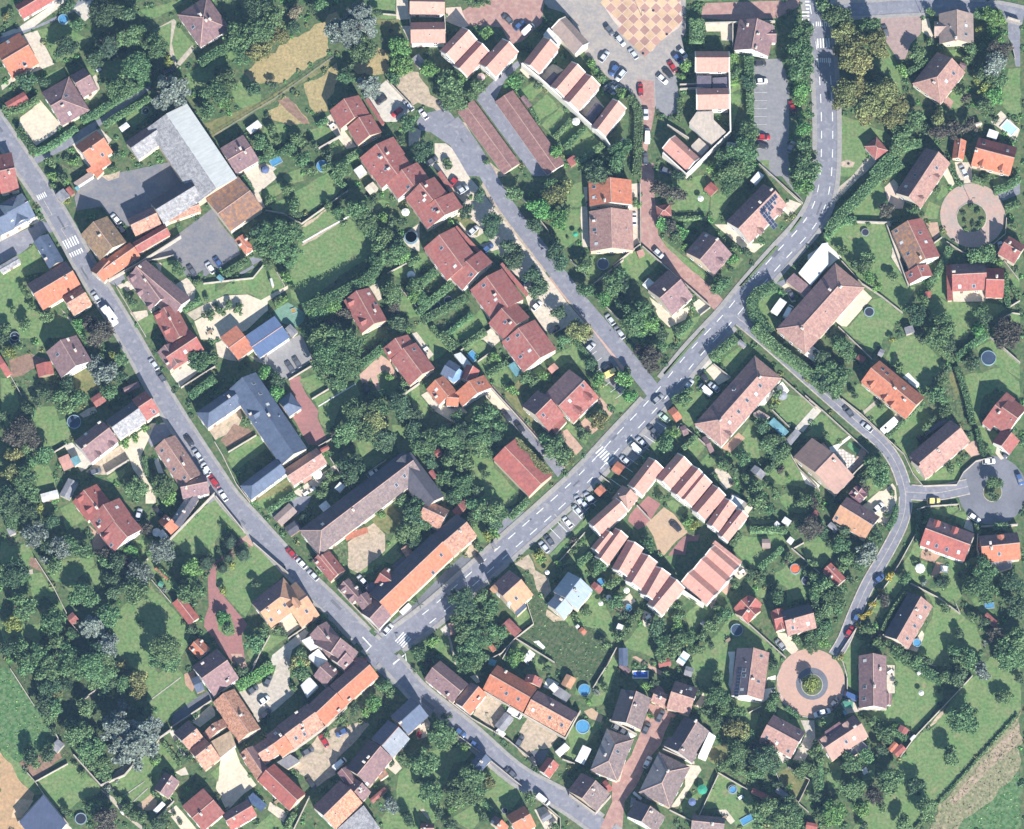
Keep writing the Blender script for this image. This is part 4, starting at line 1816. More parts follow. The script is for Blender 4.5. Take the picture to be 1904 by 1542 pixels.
T g 310,390 120
T d 470,270 80
T d 440,500 80
T g 530,510 110
T m 640,470 100
T m 740,520 90
T m 480,650 90
T g 400,610 60
S gy 60,340 90,400 140,360 small grey hut in the western wood
G lawn 0,440 210,440 300,560 240,680 0,650
G garden 50,400 230,400 240,460 80,480
G soil 260,590 310,590 370,700 320,700 250,650
G lawn 380,640 820,560 840,660 640,800 480,800
G lawn 240,720 360,720 520,950 580,1080 480,1000 400,940 300,980
G lawn 740,720 860,680 960,770 870,860 
G lawn 700,760 600,800 560,830 640,900
G path 240,700 290,690 290,730 250,740
W 1.8 310,590 470,840 590,1080
W 1.8 640,1180 740,1290
T p 920,560 80
T m 930,620 80
T d 130,740 140
T m 200,760 80
T m 200,1030 130
T y 110,1170 90
T m 750,940 130
T m 480,1150 120
T m 640,1260 70
S rs 630,1190 690,1140 650,1060 small russet hut on the garden wall
T g 820,1200 130
T g 960,1380 120
T g 1240,730 120
T m 1200,880 130
T d 1010,890 90
T m 970,1100 110
T d 1040,640 100
T d 1000,780 90
T p 1100,620 70
T b 1160,540 70
T m 1060,500 60
T g 1440,520 120
T p 1290,330 70
G lawn 1200,430 1330,430 1340,500 1250,560
B o 1070,1540 80
T m 1710,900 130
T b 1700,700 100
B m 1240,1170 35
T m 1480,1370 150 13
T m 1500,1500 110
T m 180,1380 90
T d 60,1380 80
T m 500,1330 100
T m 360,1430 100
T m 590,1440 110
T d 870,1440 120
T m 930,1480 110
T m 220,1500 100
T m 480,1530 110
T d 720,1510 110
T m 1000,1290 60
T g 150,1400 60
G lawn 0,1200 200,1180 350,1180 370,1280 330,1370 240,1290 110,1260 40,1340
G lawn 980,1220 1080,1010 1330,820 1380,880 1500,1000 1660,1170 1690,1240 1640,1400 1560,1540 1060,1540 1010,1350
G lawn 1290,600 1350,560 1420,650 1600,850 1600,900 1500,880 1340,740
W 1.6 1280,620 1310,590
K 50 2.4 1400,690 1600,890
S or 1370,690 1480,790 1490,770 x
W 1.2 1340,780 1510,980
S gn 1410,840 1450,860 1440,800 green water tank box by the long red shed
B g 1450,870 40
Hbarn long red-roofed shed beside the brick drive
g rd 1670,1180 1520,985 1620,925 h3 p15
H small orange roof beside the brick drive
g or 1760,1480 1665,1385 1770,1300 h3
G lawn 1480,440 1904,70 1904,560 1850,640 1790,560 1620,540 1560,460
T c 1830,610 80 7
T d 1700,1230 60
@1 3
G lawn 0,140 100,70 720,720 640,800 420,1020 360,1110 230,980 110,830 100,720 170,570 280,560 330,430 240,330 200,300 0,560
G redpave 330,400 430,470 400,500 370,440 240,510 270,590 200,580 110,640 100,830 200,960 380,1170 330,1280 370,1540 270,1540 0,1200 0,1130 40,1020 30,760 60,660 150,580 250,520
G lawn 90,1090 120,1050 180,1050 240,1120 275,1210 260,1270 200,1290 130,1230
T c 230,430 75 7
T c 340,540 75 7
T c 210,580 55 6
T c 160,670 55 6
T y 245,655 40
T c 10,620 80 7
T y 170,880 45
T d 460,820 55
B m 135,300 25
B d 120,530 25
T b 175,1130 70
T m 200,1210 70
T m 440,1340 100
T m 520,1240 70
T m 640,1230 60
T d 700,1250 50
T m 550,1530 50
G lawn 380,1420 560,1270 740,1290 560,1420 420,1540
W 1.5 740,1300 900,1190
W 1.4 430,1540 580,1270
W 2.6 100,40 350,350
W 2.6 430,450 740,720
G brickpale 330,420 380,380 440,440 430,490
H ochre-roofed house with a violet rear slope on the street
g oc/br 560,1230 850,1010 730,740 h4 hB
g oc 890,1185 1050,1075 780,820 h4
v 710,1005
v 660,1065
v 590,1135
v 905,1060
d 820,1000
G gravel 600,1230 790,1060 880,1170 740,1280
T m 840,1150 45
H violet house with white lean-tos below the ochre one
g br 1100,1470 930,1270 1080,1150 h4
g br 1240,1600 1330,1470 1090,1170 h4.6
f wt 940,1410 860,1320 940,1280 1010,1380 3
f wt 1010,1540 930,1450 1010,1390 1090,1490 3.2
c 1095,1300
T m 860,1450 80
T b 840,1530 80
G concrete 600,1450 900,1210 920,1250 860,1340 780,1400 740,1540 580,1540
K 50 2.5 1110,1170 1330,1420
H small reddish roof at the street corner of the violet house
g rd 1330,1540 1490,1540 1390,1470 h4
G asphalt 590,240 740,80 x
S gb 680,310 820,180 750,100 long grey lean-to with a red end
S wt 1060,190 1125,140 1075,80 white parasol roof beside the dark range
G lawn 430,100 540,60 780,-30 560,170
K 60 2 560,180 800,20
T m 1010,20 60
T d 890,240 60
G asphalt 560,190 660,130 800,50 950,40 900,150 700,300
S dk 760,400 860,330 810,250 x
G terrace 720,340 790,300 760,280
H red-brown barn hut by the horseshoe farm gate
g rs 1105,785 960,610 1050,535 h4
g rs 1105,785 965,610 1120,540 h3.9
H violet pavilion with white gables on the main street
g br 1310,990 1180,850 1280,770 h4.5
g br 1400,1050 1330,960 1440,890 h4.5
d 1230,860
d 1300,940
H red-brown rear wing of the orange range
g rs 1590,870 1490,800 1620,680 h4
g rs 1700,740 1620,850 1870,640 h4
S vp 1420,865 1490,930 1550,860 violet lean-to in the horseshoe farm yard
S rd 1480,920 1530,970 1610,900 small red lean-to in the horseshoe farm yard
S pt 1740,510 1800,600 1860,560 mossy corner roof in the horseshoe farm
G lawn 1590,610 1700,520 1750,570 1660,650
G asphaltd 1660,660 1760,570 1810,610 1700,730
G dirt 1270,680 1260,450 1500,280 1600,380 1600,520 1490,640 1360,720
G dry 1470,250 1650,110 1740,200 1760,240 1620,380 1500,290
G lawn 1370,720 1600,540 1680,380 1720,500 1500,700 1400,750
G garden 1100,520 1240,440 1280,600 1180,620 1150,560
S or 1250,420 1270,470 1440,330 long orange awning row in the horseshoe yard
T m 1760,90 80
T d 1850,180 100
T m 1800,330 110
T m 1750,430 60
T d 1860,440 80
T b 1560,200 60
T m 1510,690 50
C red 810,590 725,495
C wht 905,685 810,585
C slv 1010,790 910,690
C wht 1435,830 1360,745
C slv 1590,1260 1660,1180
W 1.8 1180,860 1310,1000 1540,1240
Z 1720,1280 1800,1350 110 5
l .5 1670,1530 1780,1440 1790,1540
l .4 1400,1290 1475,1370 1430,1420
S wt 1720,1060 1750,1090 1840,1020 white flat kiosk roof by the orange range
L 1770,1450
G asphalt 1500,1240 1630,1180 1904,960 1904,1150 1700,1290 1600,1310
@2 3
T m 80,150 110
T d 40,260 100
T m 150,300 80
T m 60,400 80
T d 400,60 80
T m 620,160 120
T m 560,250 70
T m 700,180 130
T d 760,260 100
T m 820,190 70
T b 760,370 60
T y 700,400 60
S rs 380,170 430,220 550,120 long reddish lean-to behind the horseshoe farm
G lawn 540,240 660,280 760,420 640,450 590,360
G lawn 650,-10 960,-10 960,100 860,150 760,90
G asphalt 880,150 1070,190 1000,330 840,440 770,450 780,380
K 60 3 900,230 1060,70
B m 600,480 50
G dirt 490,550 570,440 630,470 600,560 540,590
G asphaltd 330,700 480,560 560,600 640,620 400,830 30,1060 20,1020
C blk 640,620 590,560
S gy 730,470 760,520 780,490 small grey kiosk on the avenue verge
G lawn 1250,560 1590,220 1560,180 1600,300 1300,600
G lawn 1370,640 1600,400 1720,330 1580,500 1500,640
W 1.3 1330,620 1560,360
B p 1450,430 45
B m 1510,460 40
B m 1460,530 40
G parking 1140,480 1500,120 1580,180 1560,220 1240,560
l .25 1370,290 1290,200
C slv 1650,100 1560,10
C slv 1590,160 1505,60
C slv 1535,215 1450,115
C wht 1450,330 1360,215
C dgr 1285,485 1200,380
C slv 1240,540 1155,440
T y 1150,560 50
G dry 1080,540 1200,520 1300,640 1240,740 1120,680
G dirt 940,640 1060,550 1120,700 1240,760 1260,880 1200,960 1140,860 1100,740
B b 1320,640 40
B b 1170,600 50
H ochre house with solar veranda on the avenue corner
g oc/br 890,1110 1055,960 940,650 h4.5
f bs 930,1050 960,1100 1045,1020 1015,960 2.8
v 890,990
v 950,945
d 760,870
H blue steel-roofed house in two steps
g sb 1490,1055 1625,880 1415,705 h5.5
g sb 1370,1135 1455,1040 1310,900 h4
G rough 930,650 1060,740 1200,1000 1250,1130 1640,1170 1800,1300 1790,1540 1300,1480 940,1300 1110,1170 1000,860
G dirt 1230,1040 1370,1140 1280,1160 1220,1100
G lawn 1380,1130 1500,1050 1640,900 1700,930 1800,1130 1810,1340 1640,1200 1420,1180
B m 1570,1080 60
B m 1480,1110 50
S or 1550,1270 1580,1240 1530,1200 small orange hut on the rough meadow
S wt 1490,1215 1515,1195 1495,1175 x
G white 1100,1330 1150,1320 1210,1380 1190,1400
T m 1740,1360 65
S rs 1690,900 1725,860 1640,800 small brown hut beside the blue pool
O 32 1700,800
G lawn 1490,680 1600,570 1640,640 1560,750
K 60 3 1500,640 1620,560
T m 1690,650 80
T m 1640,720 50
T m 1790,830 60
B m 1740,960 50
u 1770,940 28 wt
u 1700,990 22 wt
u 1225,715 22 wt
T m 1830,980 80
T n 1880,1030 60
T d 470,970 130
T m 460,1140 100
T m 640,930 80
T m 720,1010 90
T m 680,1120 80
T b 690,1120 50
T m 560,1100 90
T m 500,1250 110
T m 620,1300 110
T m 730,1230 90
T m 540,1410 110
T m 640,1480 90
T m 820,1260 70
T m 480,1330 60
T m 560,1200 80
S rs 830,1180 940,1290 1000,1230 russet shed by the white boundary wall
S or 700,1370 740,1420 780,1400 small russet hut in the garden wood
S tn 350,1170 370,1270 420,1260 tan-roofed hut near the crossing garden
G concrete 280,1220 340,1170 370,1280 330,1290
W 1.8 980,780 1105,1170 940,1300 820,1430 700,1490
W 1.6 950,1300 1290,1510 
W 1.5 910,1330 830,1480
W 1.8 1840,1380 1740,1560
G lawn 160,1370 350,1270 400,1540 300,1450
G path 350,1290 365,1285 430,1530 405,1540
G lawn 940,1080 1040,1040 1090,1160 1000,1220 930,1140
G lawn 920,1320 1010,1330 1080,1400 1040,1500 900,1440
T b 960,1450 80
T m 90,1440 80
T b 210,1330 60
K 50 2.5 100,1370 200,1290
G white 1010,1470 1070,1400 1120,1440 1060,1540
G lawn 1160,1470 1280,1530 1100,1540
n 330,820
L 105,1035
G concrete 0,990 20,1020 0,1040
@3 3
Hterraced_house third salmon unit of the northeast courtyard row
g pk 690,150 870,-70 760,-180 h5 x
g pk 810,260 1000,40 880,-60 h5 x
Hterraced_house southeast end salmon unit of the northeast courtyard row
g pk 930,370 1090,140 990,50 h5 x
g pk 1010,455 1195,225 1110,150 h5 x
Hterraced_house salmon unit west of the courtyard gate
g pk -110,390 135,170 20,60 h5 x
Hgatehouse grey-brown hip-roofed gatehouse of the courtyard block
g tn 145,160 240,40 70,-40 h3.5 hA
Hterraced_house northwest end salmon unit of the southwest courtyard row
g pk -50,660 130,410 20,320 h5 x
g pk -110,580 20,420 -60,330 h4.9 x
Hterraced_house second salmon unit of the southwest courtyard row
g pk 120,780 260,530 140,410 h5 x
Hterraced_house third salmon unit of the southwest courtyard row
g pk 240,890 390,650 260,530 h5 x
Hterraced_house fourth salmon unit of the southwest courtyard row
g pk 365,1000 500,760 380,640 h5 x
Hterraced_house southeast end salmon unit of the southwest courtyard row
g pk 430,1105 635,860 505,750 h5 x
Hterraced_house salmon block closing the courtyard on the southeast
g pk 830,1000 600,800 710,690 h5 x
g pk 935,890 710,690 830,560 h5 x
g pk 1020,780 800,590 900,470 h5 x
g pk 1140,620 900,430 870,480 h5 
W 5 600,860 800,1000
G redpave 150,200 310,40 420,110 300,300 220,340 130,260
G dirt2 290,290 450,140 540,200 660,360 560,440 440,580 400,540 360,400
G lawn 460,110 540,80 640,170 600,230 
G redpave 640,420 660,370 760,440 x
G redpave 490,560 620,400 770,380 750,440 660,440 640,560 560,560 540,620
W 2 210,120 330,250
B m 420,60 50
T m 310,480 90
T b 660,280 60
B y 700,320 50
B y 740,290 40
B m 640,230 40
T m 60,400 40
G lawn 440,580 550,560 530,690
C blk 600,350 505,265
S wt 1110,190 1160,100 1060,20 x
S cr 1190,200 1235,145 1160,80 grey flat hut at the end of the courtyard row
T m 1300,100 100
T m 1380,150 80
K 60 3 1210,340 1540,340
K 60 3 1130,380 1050,480
G lawn 1060,520 1160,400 1500,390 1540,450 1420,560 1330,700 1240,690 1100,560
G lawn 1200,250 1450,250 1460,270 1250,290
S wt 1490,270 1550,310 1580,260 white rounded tent between the gardens
S wt 1420,290 1450,320 1480,290 x
S wt 1530,440 1570,470 1610,430 small white hut at the hedge corner
S gb 1320,500 1395,500 1390,420 grey solar panelled cabin on the round lawn
T d 1230,720 50
T m 1310,780 60
T p 1750,320 110
T m 1640,300 60
T d 1840,360 70
S rs 1750,210 1790,240 1830,190 small red tile hut among trees
T m 1680,90 90
T p 1770,80 70
G lawn 1470,40 1560,0 1640,120 1720,180 1640,200 1520,160
G lawn 1680,460 1840,390 1904,480 1904,600 1840,680 1700,560
W 1.4 1580,500 1830,720
W 1.4 1600,500 1690,450
O 45 1612,685 or
G lawn 1440,720 1600,620 1700,760 1760,880 1700,940 1540,980 1530,850 1440,790
M 1710,790 42
T m 1460,930 80
T m 1820,800 80
T m 1860,880 70
T d 1700,700 50
T m 1560,590 60
T p 1540,620 40
K 50 2.5 1290,680 1420,570 1500,500
G lawn 1230,880 1340,850 1350,960 1290,930
H red-roofed garage house in two tones
g rd/rs 1200,1165 1320,1000 1200,915 h3.5
g rd 1195,1170 1070,1040 1190,915 h3.4
W 1.6 1200,1170 1530,1470
W 1.6 1080,1080 1200,1175
H pink and black house with a red west wing
g mp/dk 1545,1280 1800,1210 1740,990 h4
g rd 1440,1235 1390,1060 1505,1040 h3.5
g rd 1440,1235 1540,1210 1505,1040 h3.4
v 1590,1205
v 1725,1170
G gravel 1450,1250 1560,1260 1640,1400 1590,1450 1480,1350
C gry 1530,1410 1430,1300
T m 1620,1320 60
T m 1750,1280 70
T m 1840,1220 80
T m 1860,1100 70
T m 1750,1380 70
T b 1840,1330 60
T d 1790,1000 60
O 52 1095,1225 dk
G dry 970,1310 1020,1270 1080,1320 1030,1380
t 1020,1315
G lawn 900,1280 1060,1080 1200,1180 1480,1450 1450,1540 1400,1440 1240,1380 1080,1390 1040,1540 640,1540 740,1430
G lawn 640,1080 760,1000 860,1060 800,1130 700,1250 640,1120
T d 870,1360 50
T m 1000,1080 70
T m 940,1130 70
T m 860,1200 70
T m 800,1280 60
T m 930,1040 50
T m 760,1400 60
T d 390,1210 100
T m 440,1340 80
T m 540,1370 90
T m 580,1100 70
T b 570,1170 60
T b 550,1220 50
T m 620,1290 80
T m 420,1440 70
T m 520,1440 70
T m 560,1020 60
T m 720,960 50
T m 680,1310 70
G lawn 100,1340 250,1170 300,1200 310,1360 400,1500 300,1450 90,1380
S gy 770,1170 800,1190 820,1160 small grey shed on the block's rear lawn
G gravel 270,1050 350,1090 330,1180 280,1200 250,1160
t 310,1110
G terrace 840,960 930,900 900,1000 870,1040
t 880,990
G terrace 1060,740 1140,660 1210,710 1120,780
t 1140,710
G brickpale 940,860 1010,780 1050,830 1000,920
T m 1080,820 60
G terrace 20,1000 150,900 200,970 60,1080
O 30 135,1030
T m 60,920 60
T m 30,800 60
u 120,875 28 wt
K 60 3 130,1180 250,1050
T m 130,1220 60
S wt 40,1220 90,1240 80,1180 white hut behind the southwest row
T m 60,1290 60
T d 90,1100 60
S tq 560,1500 620,1540 680,1460 turquoise-roofed shelter near the curved lawn
T d 1420,1520 40
@4 3
H tan and violet house with a conifer at its foot
g oc/br 480,420 190,240 355,55 h4
v 245,235
v 545,275
c 262,100
H purple-red small roof joined to the tan and violet house
g vm 450,110 510,30 420,-60 h3
g vm 440,110 350,20 440,-60 h3
G gravel 470,130 620,0 770,-20 780,70 720,220 680,310 620,280
C wht 570,180 660,100
T d 690,210 40
K 50 2.5 770,130 760,230 700,330
T d 320,340 80
T m 290,480 90
T g 500,560 110
T m 430,600 90
T m 340,600 90
T m 560,430 80
T d 600,380 70
T m 300,680 60
S gy 160,300 230,360 270,330 x
G lawn 60,440 140,420 240,480 200,580 90,640 0,540
T d 170,470 45
T d 60,340 90
T m 50,70 70
H little red hut-like house on the garden path
g rd 250,835 120,700 195,630 h3 p18
W 1.5 190,760 250,840 340,760
T d 370,780 50
T m 130,830 100
T m 50,760 80
T m 230,950 110
T m 180,1040 90
T m 260,1010 80
T m 80,1130 80
T m 150,1200 80
T m 60,920 70
T m 30,640 60
T m 100,1290 70
T b 150,1350 50
T m 40,1330 70
C yel 1050,95 1155,95
C wht 1415,200 1510,265
C blu 590,800 660,740
C blu 400,1165 450,1050
C red 330,1290 390,1190
H red-orange house with violet hip and four skylights
g rd/br 990,480 1385,625 1455,370 h4.2
v 1055,455
v 1130,480
v 1220,512
v 1325,537
d 1130,290
d 1290,350
W 3 1400,560 1460,400
H bright orange house with a veranda at the right edge
g or/br 1530,635 1870,600 1850,360 h4
g rd 1510,520 1600,500 1590,440 h3
v 1685,552
d 1700,420
f gw 1570,640 1790,590 1800,670 1640,720 2.6
G tile_terrace 990,510 1170,560 1110,630 990,590
t 1060,540
G tile_terrace 1130,620 1220,650 1240,700 1170,720 1100,760 1080,740
R 1160,705 1225,715 1235,665 wt
u 985,680 45 wt
G lawn 830,650 960,420 1000,520 960,600 1100,640 1080,760 1000,830 920,780
G lawn 1240,600 1390,630 1380,760 1350,920 1290,990 1150,960 1060,850 1240,850
T m 850,760 70
T d 1180,790 80
T m 1190,830 60
T d 1330,740 35
B g 1020,810 40
B m 940,620 35
W 1.5 900,810 1150,940 1340,1080
W 1.4 1340,1080 1300,990
G lawn 640,800 740,720 820,800 810,860 760,950 640,830
G lawn 560,1060 640,900 740,960 680,1080 640,1130
T p 670,960 70
T g 680,990 50
B ye 710,750 50
B ye 640,890 40
B ye 570,1000 40
B ye 470,1110 50
B ye 430,1180 35
B ye 530,1080 45
T m 560,1220 60
T m 500,1220 60
B p 610,1290 50
H dark violet and brown house with solar spots on a long lawn
g mp/dk 880,1400 1095,1020 880,890 h4
v 1030,1025
v 985,1110
v 935,1190
v 870,1300
W 2.4 655,1265 870,1400
K 30 3 870,880 740,1050 650,1230
G terrace 880,1400 1000,1230 1040,1290 960,1420
O 35 958,1340
G lawn 1030,870 1200,950 1330,1080 1470,1180 1520,1300 1540,1400 1340,1540 1080,1540 960,1420 1080,1130 1110,1010
T m 1200,1040 60
T b 1200,1040 45
T d 1330,1270 60
T m 1300,1420 80
T d 1250,1440 50
T m 1540,700 130
T m 1510,850 130
T m 1570,900 110
T d 1800,820 110
T d 1820,1020 120
G lawn 1440,960 1530,900 1560,1020 1640,1070 1600,1100 1520,1060
R 1560,1035 1640,1030 1635,985
S rs 1540,1110 1640,1200 1680,1160 long russet shed under the right edge trees
T d 1560,1160 60
T m 1460,1120 60
T p 1650,1260 80
T m 1840,1330 120
T m 1700,1400 100
T m 1800,1480 120
B g 1580,1340 40
T d 1440,1480 60
T m 1740,1540 80
G lawn 1380,630 1440,580 1500,600 1440,650
K 60 4 1410,640 1380,900
G lawn 350,1250 500,1340 430,1400 420,1540 330,1540 280,1470
T m 600,1340 60
T m 700,1350 60
T m 780,1430 80
T m 850,1460 70
T m 950,1500 70
T d 1040,1500 60
W 1.4 960,150 970,330 800,640 760,700
W 1.4 760,720 530,1040 270,1440
W 1.5 960,160 1040,130 1330,110 1340,160
G lawn 1080,160 1330,130 1330,160 1240,220 1100,200
G lawn 1290,200 1400,180 1390,240 1360,310 1300,280
G concrete 1400,230 1440,260 1460,360 1370,320
T m 1500,330 50
K 40 2 970,170 960,450
B m 1490,360 30
W 2 1500,310 1850,290
W 2 1500,320 1490,500 1530,640
K 60 3 1630,310 1760,310
@0 4
G rough2 -10,100 90,110 300,450 430,640 520,740 440,800 170,950 120,930 -10,860
G lawn -10,820 60,860 170,960 310,1120 380,1230 300,1240 200,1130 100,1010 20,880
G earth -10,850 60,920 130,1030 200,1140 300,1230 280,1320 170,1470 240,1560 -10,1560
G sand 130,1290 230,1270 300,1300 180,1440 110,1440 
W 1.2 90,120 310,460
H navy flat-roofed house at the bottom left corner
f nv 170,1480 385,1240 590,1490 380,1750 4.4
W 2.4 160,1480 385,1235 600,1490
G concrete 540,1540 590,1490 640,1540
G soil 170,960 270,900 480,880 590,830 630,870 470,970 310,1110
W 1.4 240,1040 310,1120 600,960
W 1.4 310,1120 380,1220 590,1480
S gy 450,820 510,870 570,790 small grey hut at the field corner
G lawn 320,1110 640,920 880,1150 880,1220 700,1300 560,1400 450,1300 390,1220
M 715,1450 52
T d 270,890 90
T m 310,960 60
T d 420,880 80
T m 440,820 60
T m 840,1370 80
T p 930,1470 120
T d 590,1390 50
B m 730,1050 40
B m 660,970 30
B d 880,1240 30
T m 750,1310 40
W 2.2 650,880 890,1150
W 2.2 435,650 460,630 515,740
W 2.2 890,1150 1100,1060 1340,780 1510,660
W 2 740,385 890,280
W 2 920,250 1030,140
G dirt 960,1140 1020,1040 1100,990 1340,800 1400,740 1420,760 1300,890 1150,1000 
B g 960,1180 50
B g 1040,1120 30
G lawn 980,1150 1140,1020 1360,830 1430,780 1600,980 1540,1020 1430,1020 1420,1160 1480,1230 1340,1360 1150,1290 1040,1200
l .3 1110,1240 1280,1120
l .3 1180,1300 1310,1180
B b 1380,950 50
T d 1370,900 55
K 40 1.5 1440,770 1600,980
G concrete 1500,680 1540,660 1670,860 1620,900
G gravel 1690,590 1870,440 1904,500 1904,540 1770,640
K 40 1.5 1560,760 1700,900
T d 1660,910 45
H mauve hexagonal-roofed little house in the lower left gardens
g br 1500,1260 1600,1110 1450,1050 h3.4
W 1.6 1440,1160 1520,1290
G terrace 1550,1040 1640,990 1670,1060 1600,1070
W 1.5 1540,1290 1380,1450
S wt 1390,1400 1470,1320 1430,1300 white garden shed by the vegetable plot
G dirt2 1210,1330 1340,1230 1390,1290 1380,1370 1290,1380
B m 1380,1230 40
B m 1340,1100 25
H dusty tile-roofed lean house beside the stone wall lane
g pt/br 1700,880 1830,770 1665,580 h3.5
B d 970,1200 40
T m 960,1340 50
T m 1060,1290 50
T m 1130,1370 70
T m 1170,1420 70
G path 880,1180 1050,1290 1200,1470 1290,1540 1240,1540 1100,1420 980,1290
S wt 1090,1420 1110,1400 1080,1370 x
T m 1260,1450 60
T d 1400,1500 80
T d 1470,1410 50
G gravel 1480,1390 1560,1330 1740,1540 1600,1540
B d 1540,1400 30
B d 1600,1480 30
T g 1180,800 250 15
T g 1060,650 200 14
T g 1290,700 190 14
T g 1080,460 70 11
T m 760,480 100
T m 700,700 130
T m 790,820 130
T m 640,640 90
T m 880,960 110
T m 930,1040 90
T m 830,890 110
T d 470,680 50
T d 430,280 110
T o 480,330 90
T d 400,440 100
T m 480,470 100
T m 450,560 80
T m 640,100 140
T m 800,80 150
T m 560,50 110
T o 610,60 90
T m 420,160 110
T b 360,130 80
T m 230,90 100
T m 330,50 80
T d 600,250 80
T m 900,150 120
T m 850,230 90
T d 980,120 80
T g 210,10 50
G lawn 560,260 760,240 800,290 720,360 640,380 600,350
T m 1100,250 90
T o 1220,230 100
T o 1230,330 90
T d 1000,230 70
T d 930,320 80
T y 1070,130 30
T y 990,345 42
T m 1400,60 100
T m 1500,80 80
G rough 130,160 310,400 440,640 540,900 880,1140 1330,780 1200,500 1000,200 700,120 300,60 90,80
G lawn 1090,60 1330,30 1400,160 1560,90 1620,180 1700,300 1750,370 1540,520 1420,620 1360,480 1300,400 1310,310 1250,180 1200,120 
l .3 1320,410 1600,200
G tile_terrace 1630,170 1720,130 1740,260 1700,330 1640,260
S bs 1760,330 1830,300 1740,190 x
W 1.6 1510,640 1870,400
G asphaltd 1520,600 1540,520 1780,350 1904,300 1904,380 1700,500 1540,640
@1 4
H violet and mauve house above the orange hip roof
g br 75,370 300,210 120,-60 h4.6
c 205,235
c -15,80
H orange hip-roofed house with a lower wing
g pa 490,640 260,290 80,430 h4
g or 315,770 210,650 300,540 h3.6
W 3 300,770 495,645
H low orange-brown sheds beside the hip roof
g pt -10,700 40,765 210,620 h3
H tan flat roof in the lower left yard
f dt 50,770 230,670 280,800 130,920 3.2
H long dusty roof beside the pale courtyard
g pt 0,1030 140,920 -10,710 h3.6
H big red-tiled house at the bottom left
g rs -10,1560 180,1400 -10,1180 h4.4 p15
G gravel 150,920 270,830 320,960 460,1150 350,1230 200,1380 100,1180 130,1000
G lawn 50,1050 130,970 120,1130
B d 110,1280 35
S sp 500,1390 555,1330 430,1215 solar panel canopy beside the pale courtyard
H violet ridge-roofed garage at the bottom of the pale courtyard
g rs/br 260,1545 490,1410 360,1290 h3.5
H big clean red-roofed barn
g rd 760,1385 480,1120 610,955 h4.2
v 785,1110
c 760,1060
G terrace 580,1300 740,1400 700,1480 560,1370
t 640,1300
H pale-tiled ruin wing with a double ridge
g pt/br 470,1120 310,880 430,800 h3.6
H patched brown end wing of the red-roofed row
g pt/br 540,960 680,870 560,730 h4 
H long russet terrace with an orange end
g or/br 690,905 790,830 640,640 h4.5
g pt/br 790,830 1060,630 910,430 h4.5
g or/br 1065,630 1255,450 1100,270 h4.4
g or/br 1260,440 1545,190 1390,25 h4.6
v 630,695
v 810,735
v 885,700
c 1285,400
c 815,515
c 875,670
c 1190,495
f gw 640,950 760,880 850,940 740,1010 2.6
W 3.2 690,910 1065,635 1260,450
G gravel2 300,330 600,210 640,80 740,-10 760,60 750,300 800,340 600,510 480,600 400,470
K 90 3 300,280 600,90
T d 335,150 60
T o 830,80 90
T m 860,170 90
B m 790,290 50
C dgr 540,280 585,180
C dgr 390,340 465,280
C wht 480,435 575,365
C blk 500,560 580,480
H flat white and violet canopy beside the gravel court
f wt 850,270 930,190 1010,280 910,380 3
W 1.6 280,250 420,140 480,10
H large violet house group facing the village junction
g br 1065,275 960,180 1090,60 h3.6
g br 1260,150 1340,60 1180,-60 h4
c 1258,95
f wt 930,0 1090,50 1010,110 920,20 3.2
G brickpale 230,-10 330,-10 400,140 330,130
G garden 1290,450 1560,230 1700,350 1640,450 1450,560 1160,640 1080,610 1250,480
T m 1600,270 70
T b 1500,420 80
T b 1430,500 60
T d 1330,480 60
T m 1220,570 60
T m 1640,340 60
T d 1560,260 40
G dirt 1150,640 1450,590 1460,620 1240,860 1170,930 1150,1060 960,1190 900,1080 780,1010 850,920 1000,720
B m 1085,700 45
C dgr 860,890 970,820
C red 1090,810 1025,710
C blu 1270,660 1165,710
C blk 910,1090 980,1180
C wht 1140,1010 1250,920 van
H long grey and violet row facing the russet terrace
g br/dk 1450,1180 1656,928 1470,735 h4.6
g sg/bs 1656,928 1806,760 1640,560 h4.6
g bs/bs 1812,700 1994,534 1820,384 h5
c 1735,605
c 1450,910
H violet roof with a rusty annex in the lower middle
g br 1400,1300 1470,1220 1330,1080 h4
f ru 1500,1000 1570,960 1630,1060 1560,1110 2.8
v 1440,1140
v 1520,1125
H patched orange barn with a violet rear slope
g pa/br 1160,1545 1400,1310 1200,1110 h4.4
g br/vm 1370,1130 1250,980 1180,1050 h4
c 1385,1215
H dark mauve slope house at the bottom middle
f gf 1170,1545 1410,1330 1555,1530 1400,1640 4
G lawn 1560,1440 1700,1280 1720,1040 1850,950 1904,1000 1904,1560 1600,1560
S rs 1490,1310 1620,1200 1590,1170 small mauve lean-to at the garden edge
T g 1650,1330 90
T d 1800,1440 70
T m 1750,920 60
G terrace 1580,960 1680,910 1750,1000 1690,1060
B d 1660,960 35
G lawn 440,1540 600,1400 720,1500 680,1560
W 1.8 790,1540 930,1250
K 50 2.5 720,1540 800,1400
G asphalt 1440,0 1700,0 1780,120 1870,220 1904,280 1760,290 1700,290 1540,150 1430,40
@2 4
H mauve roof curving along the village street
g br 380,415 125,205 290,60 h4.2
H orange-sloped small house by the village street
g or/br 545,530 690,350 550,240 h4
c 620,390
W 1.6 380,420 560,560
H very long orange tile house in the lower middle
g or 1025,515 670,310 770,80 h4.2
g pa/br 1385,720 1025,520 1135,310 h4.2
g rs 1160,300 1185,230 1050,155 h4.2
v 865,340
v 970,390
v 1100,485
v 1250,555
v 1355,620
c 1270,445
W 2.8 665,320 1025,530 1385,735 1520,490
G dirt 590,480 700,350 860,430 860,480 800,640 760,650 570,520
G dirt 1000,610 1060,560 1250,650 1320,720 1260,820 1130,830 1060,920 950,830
B b 860,465 35
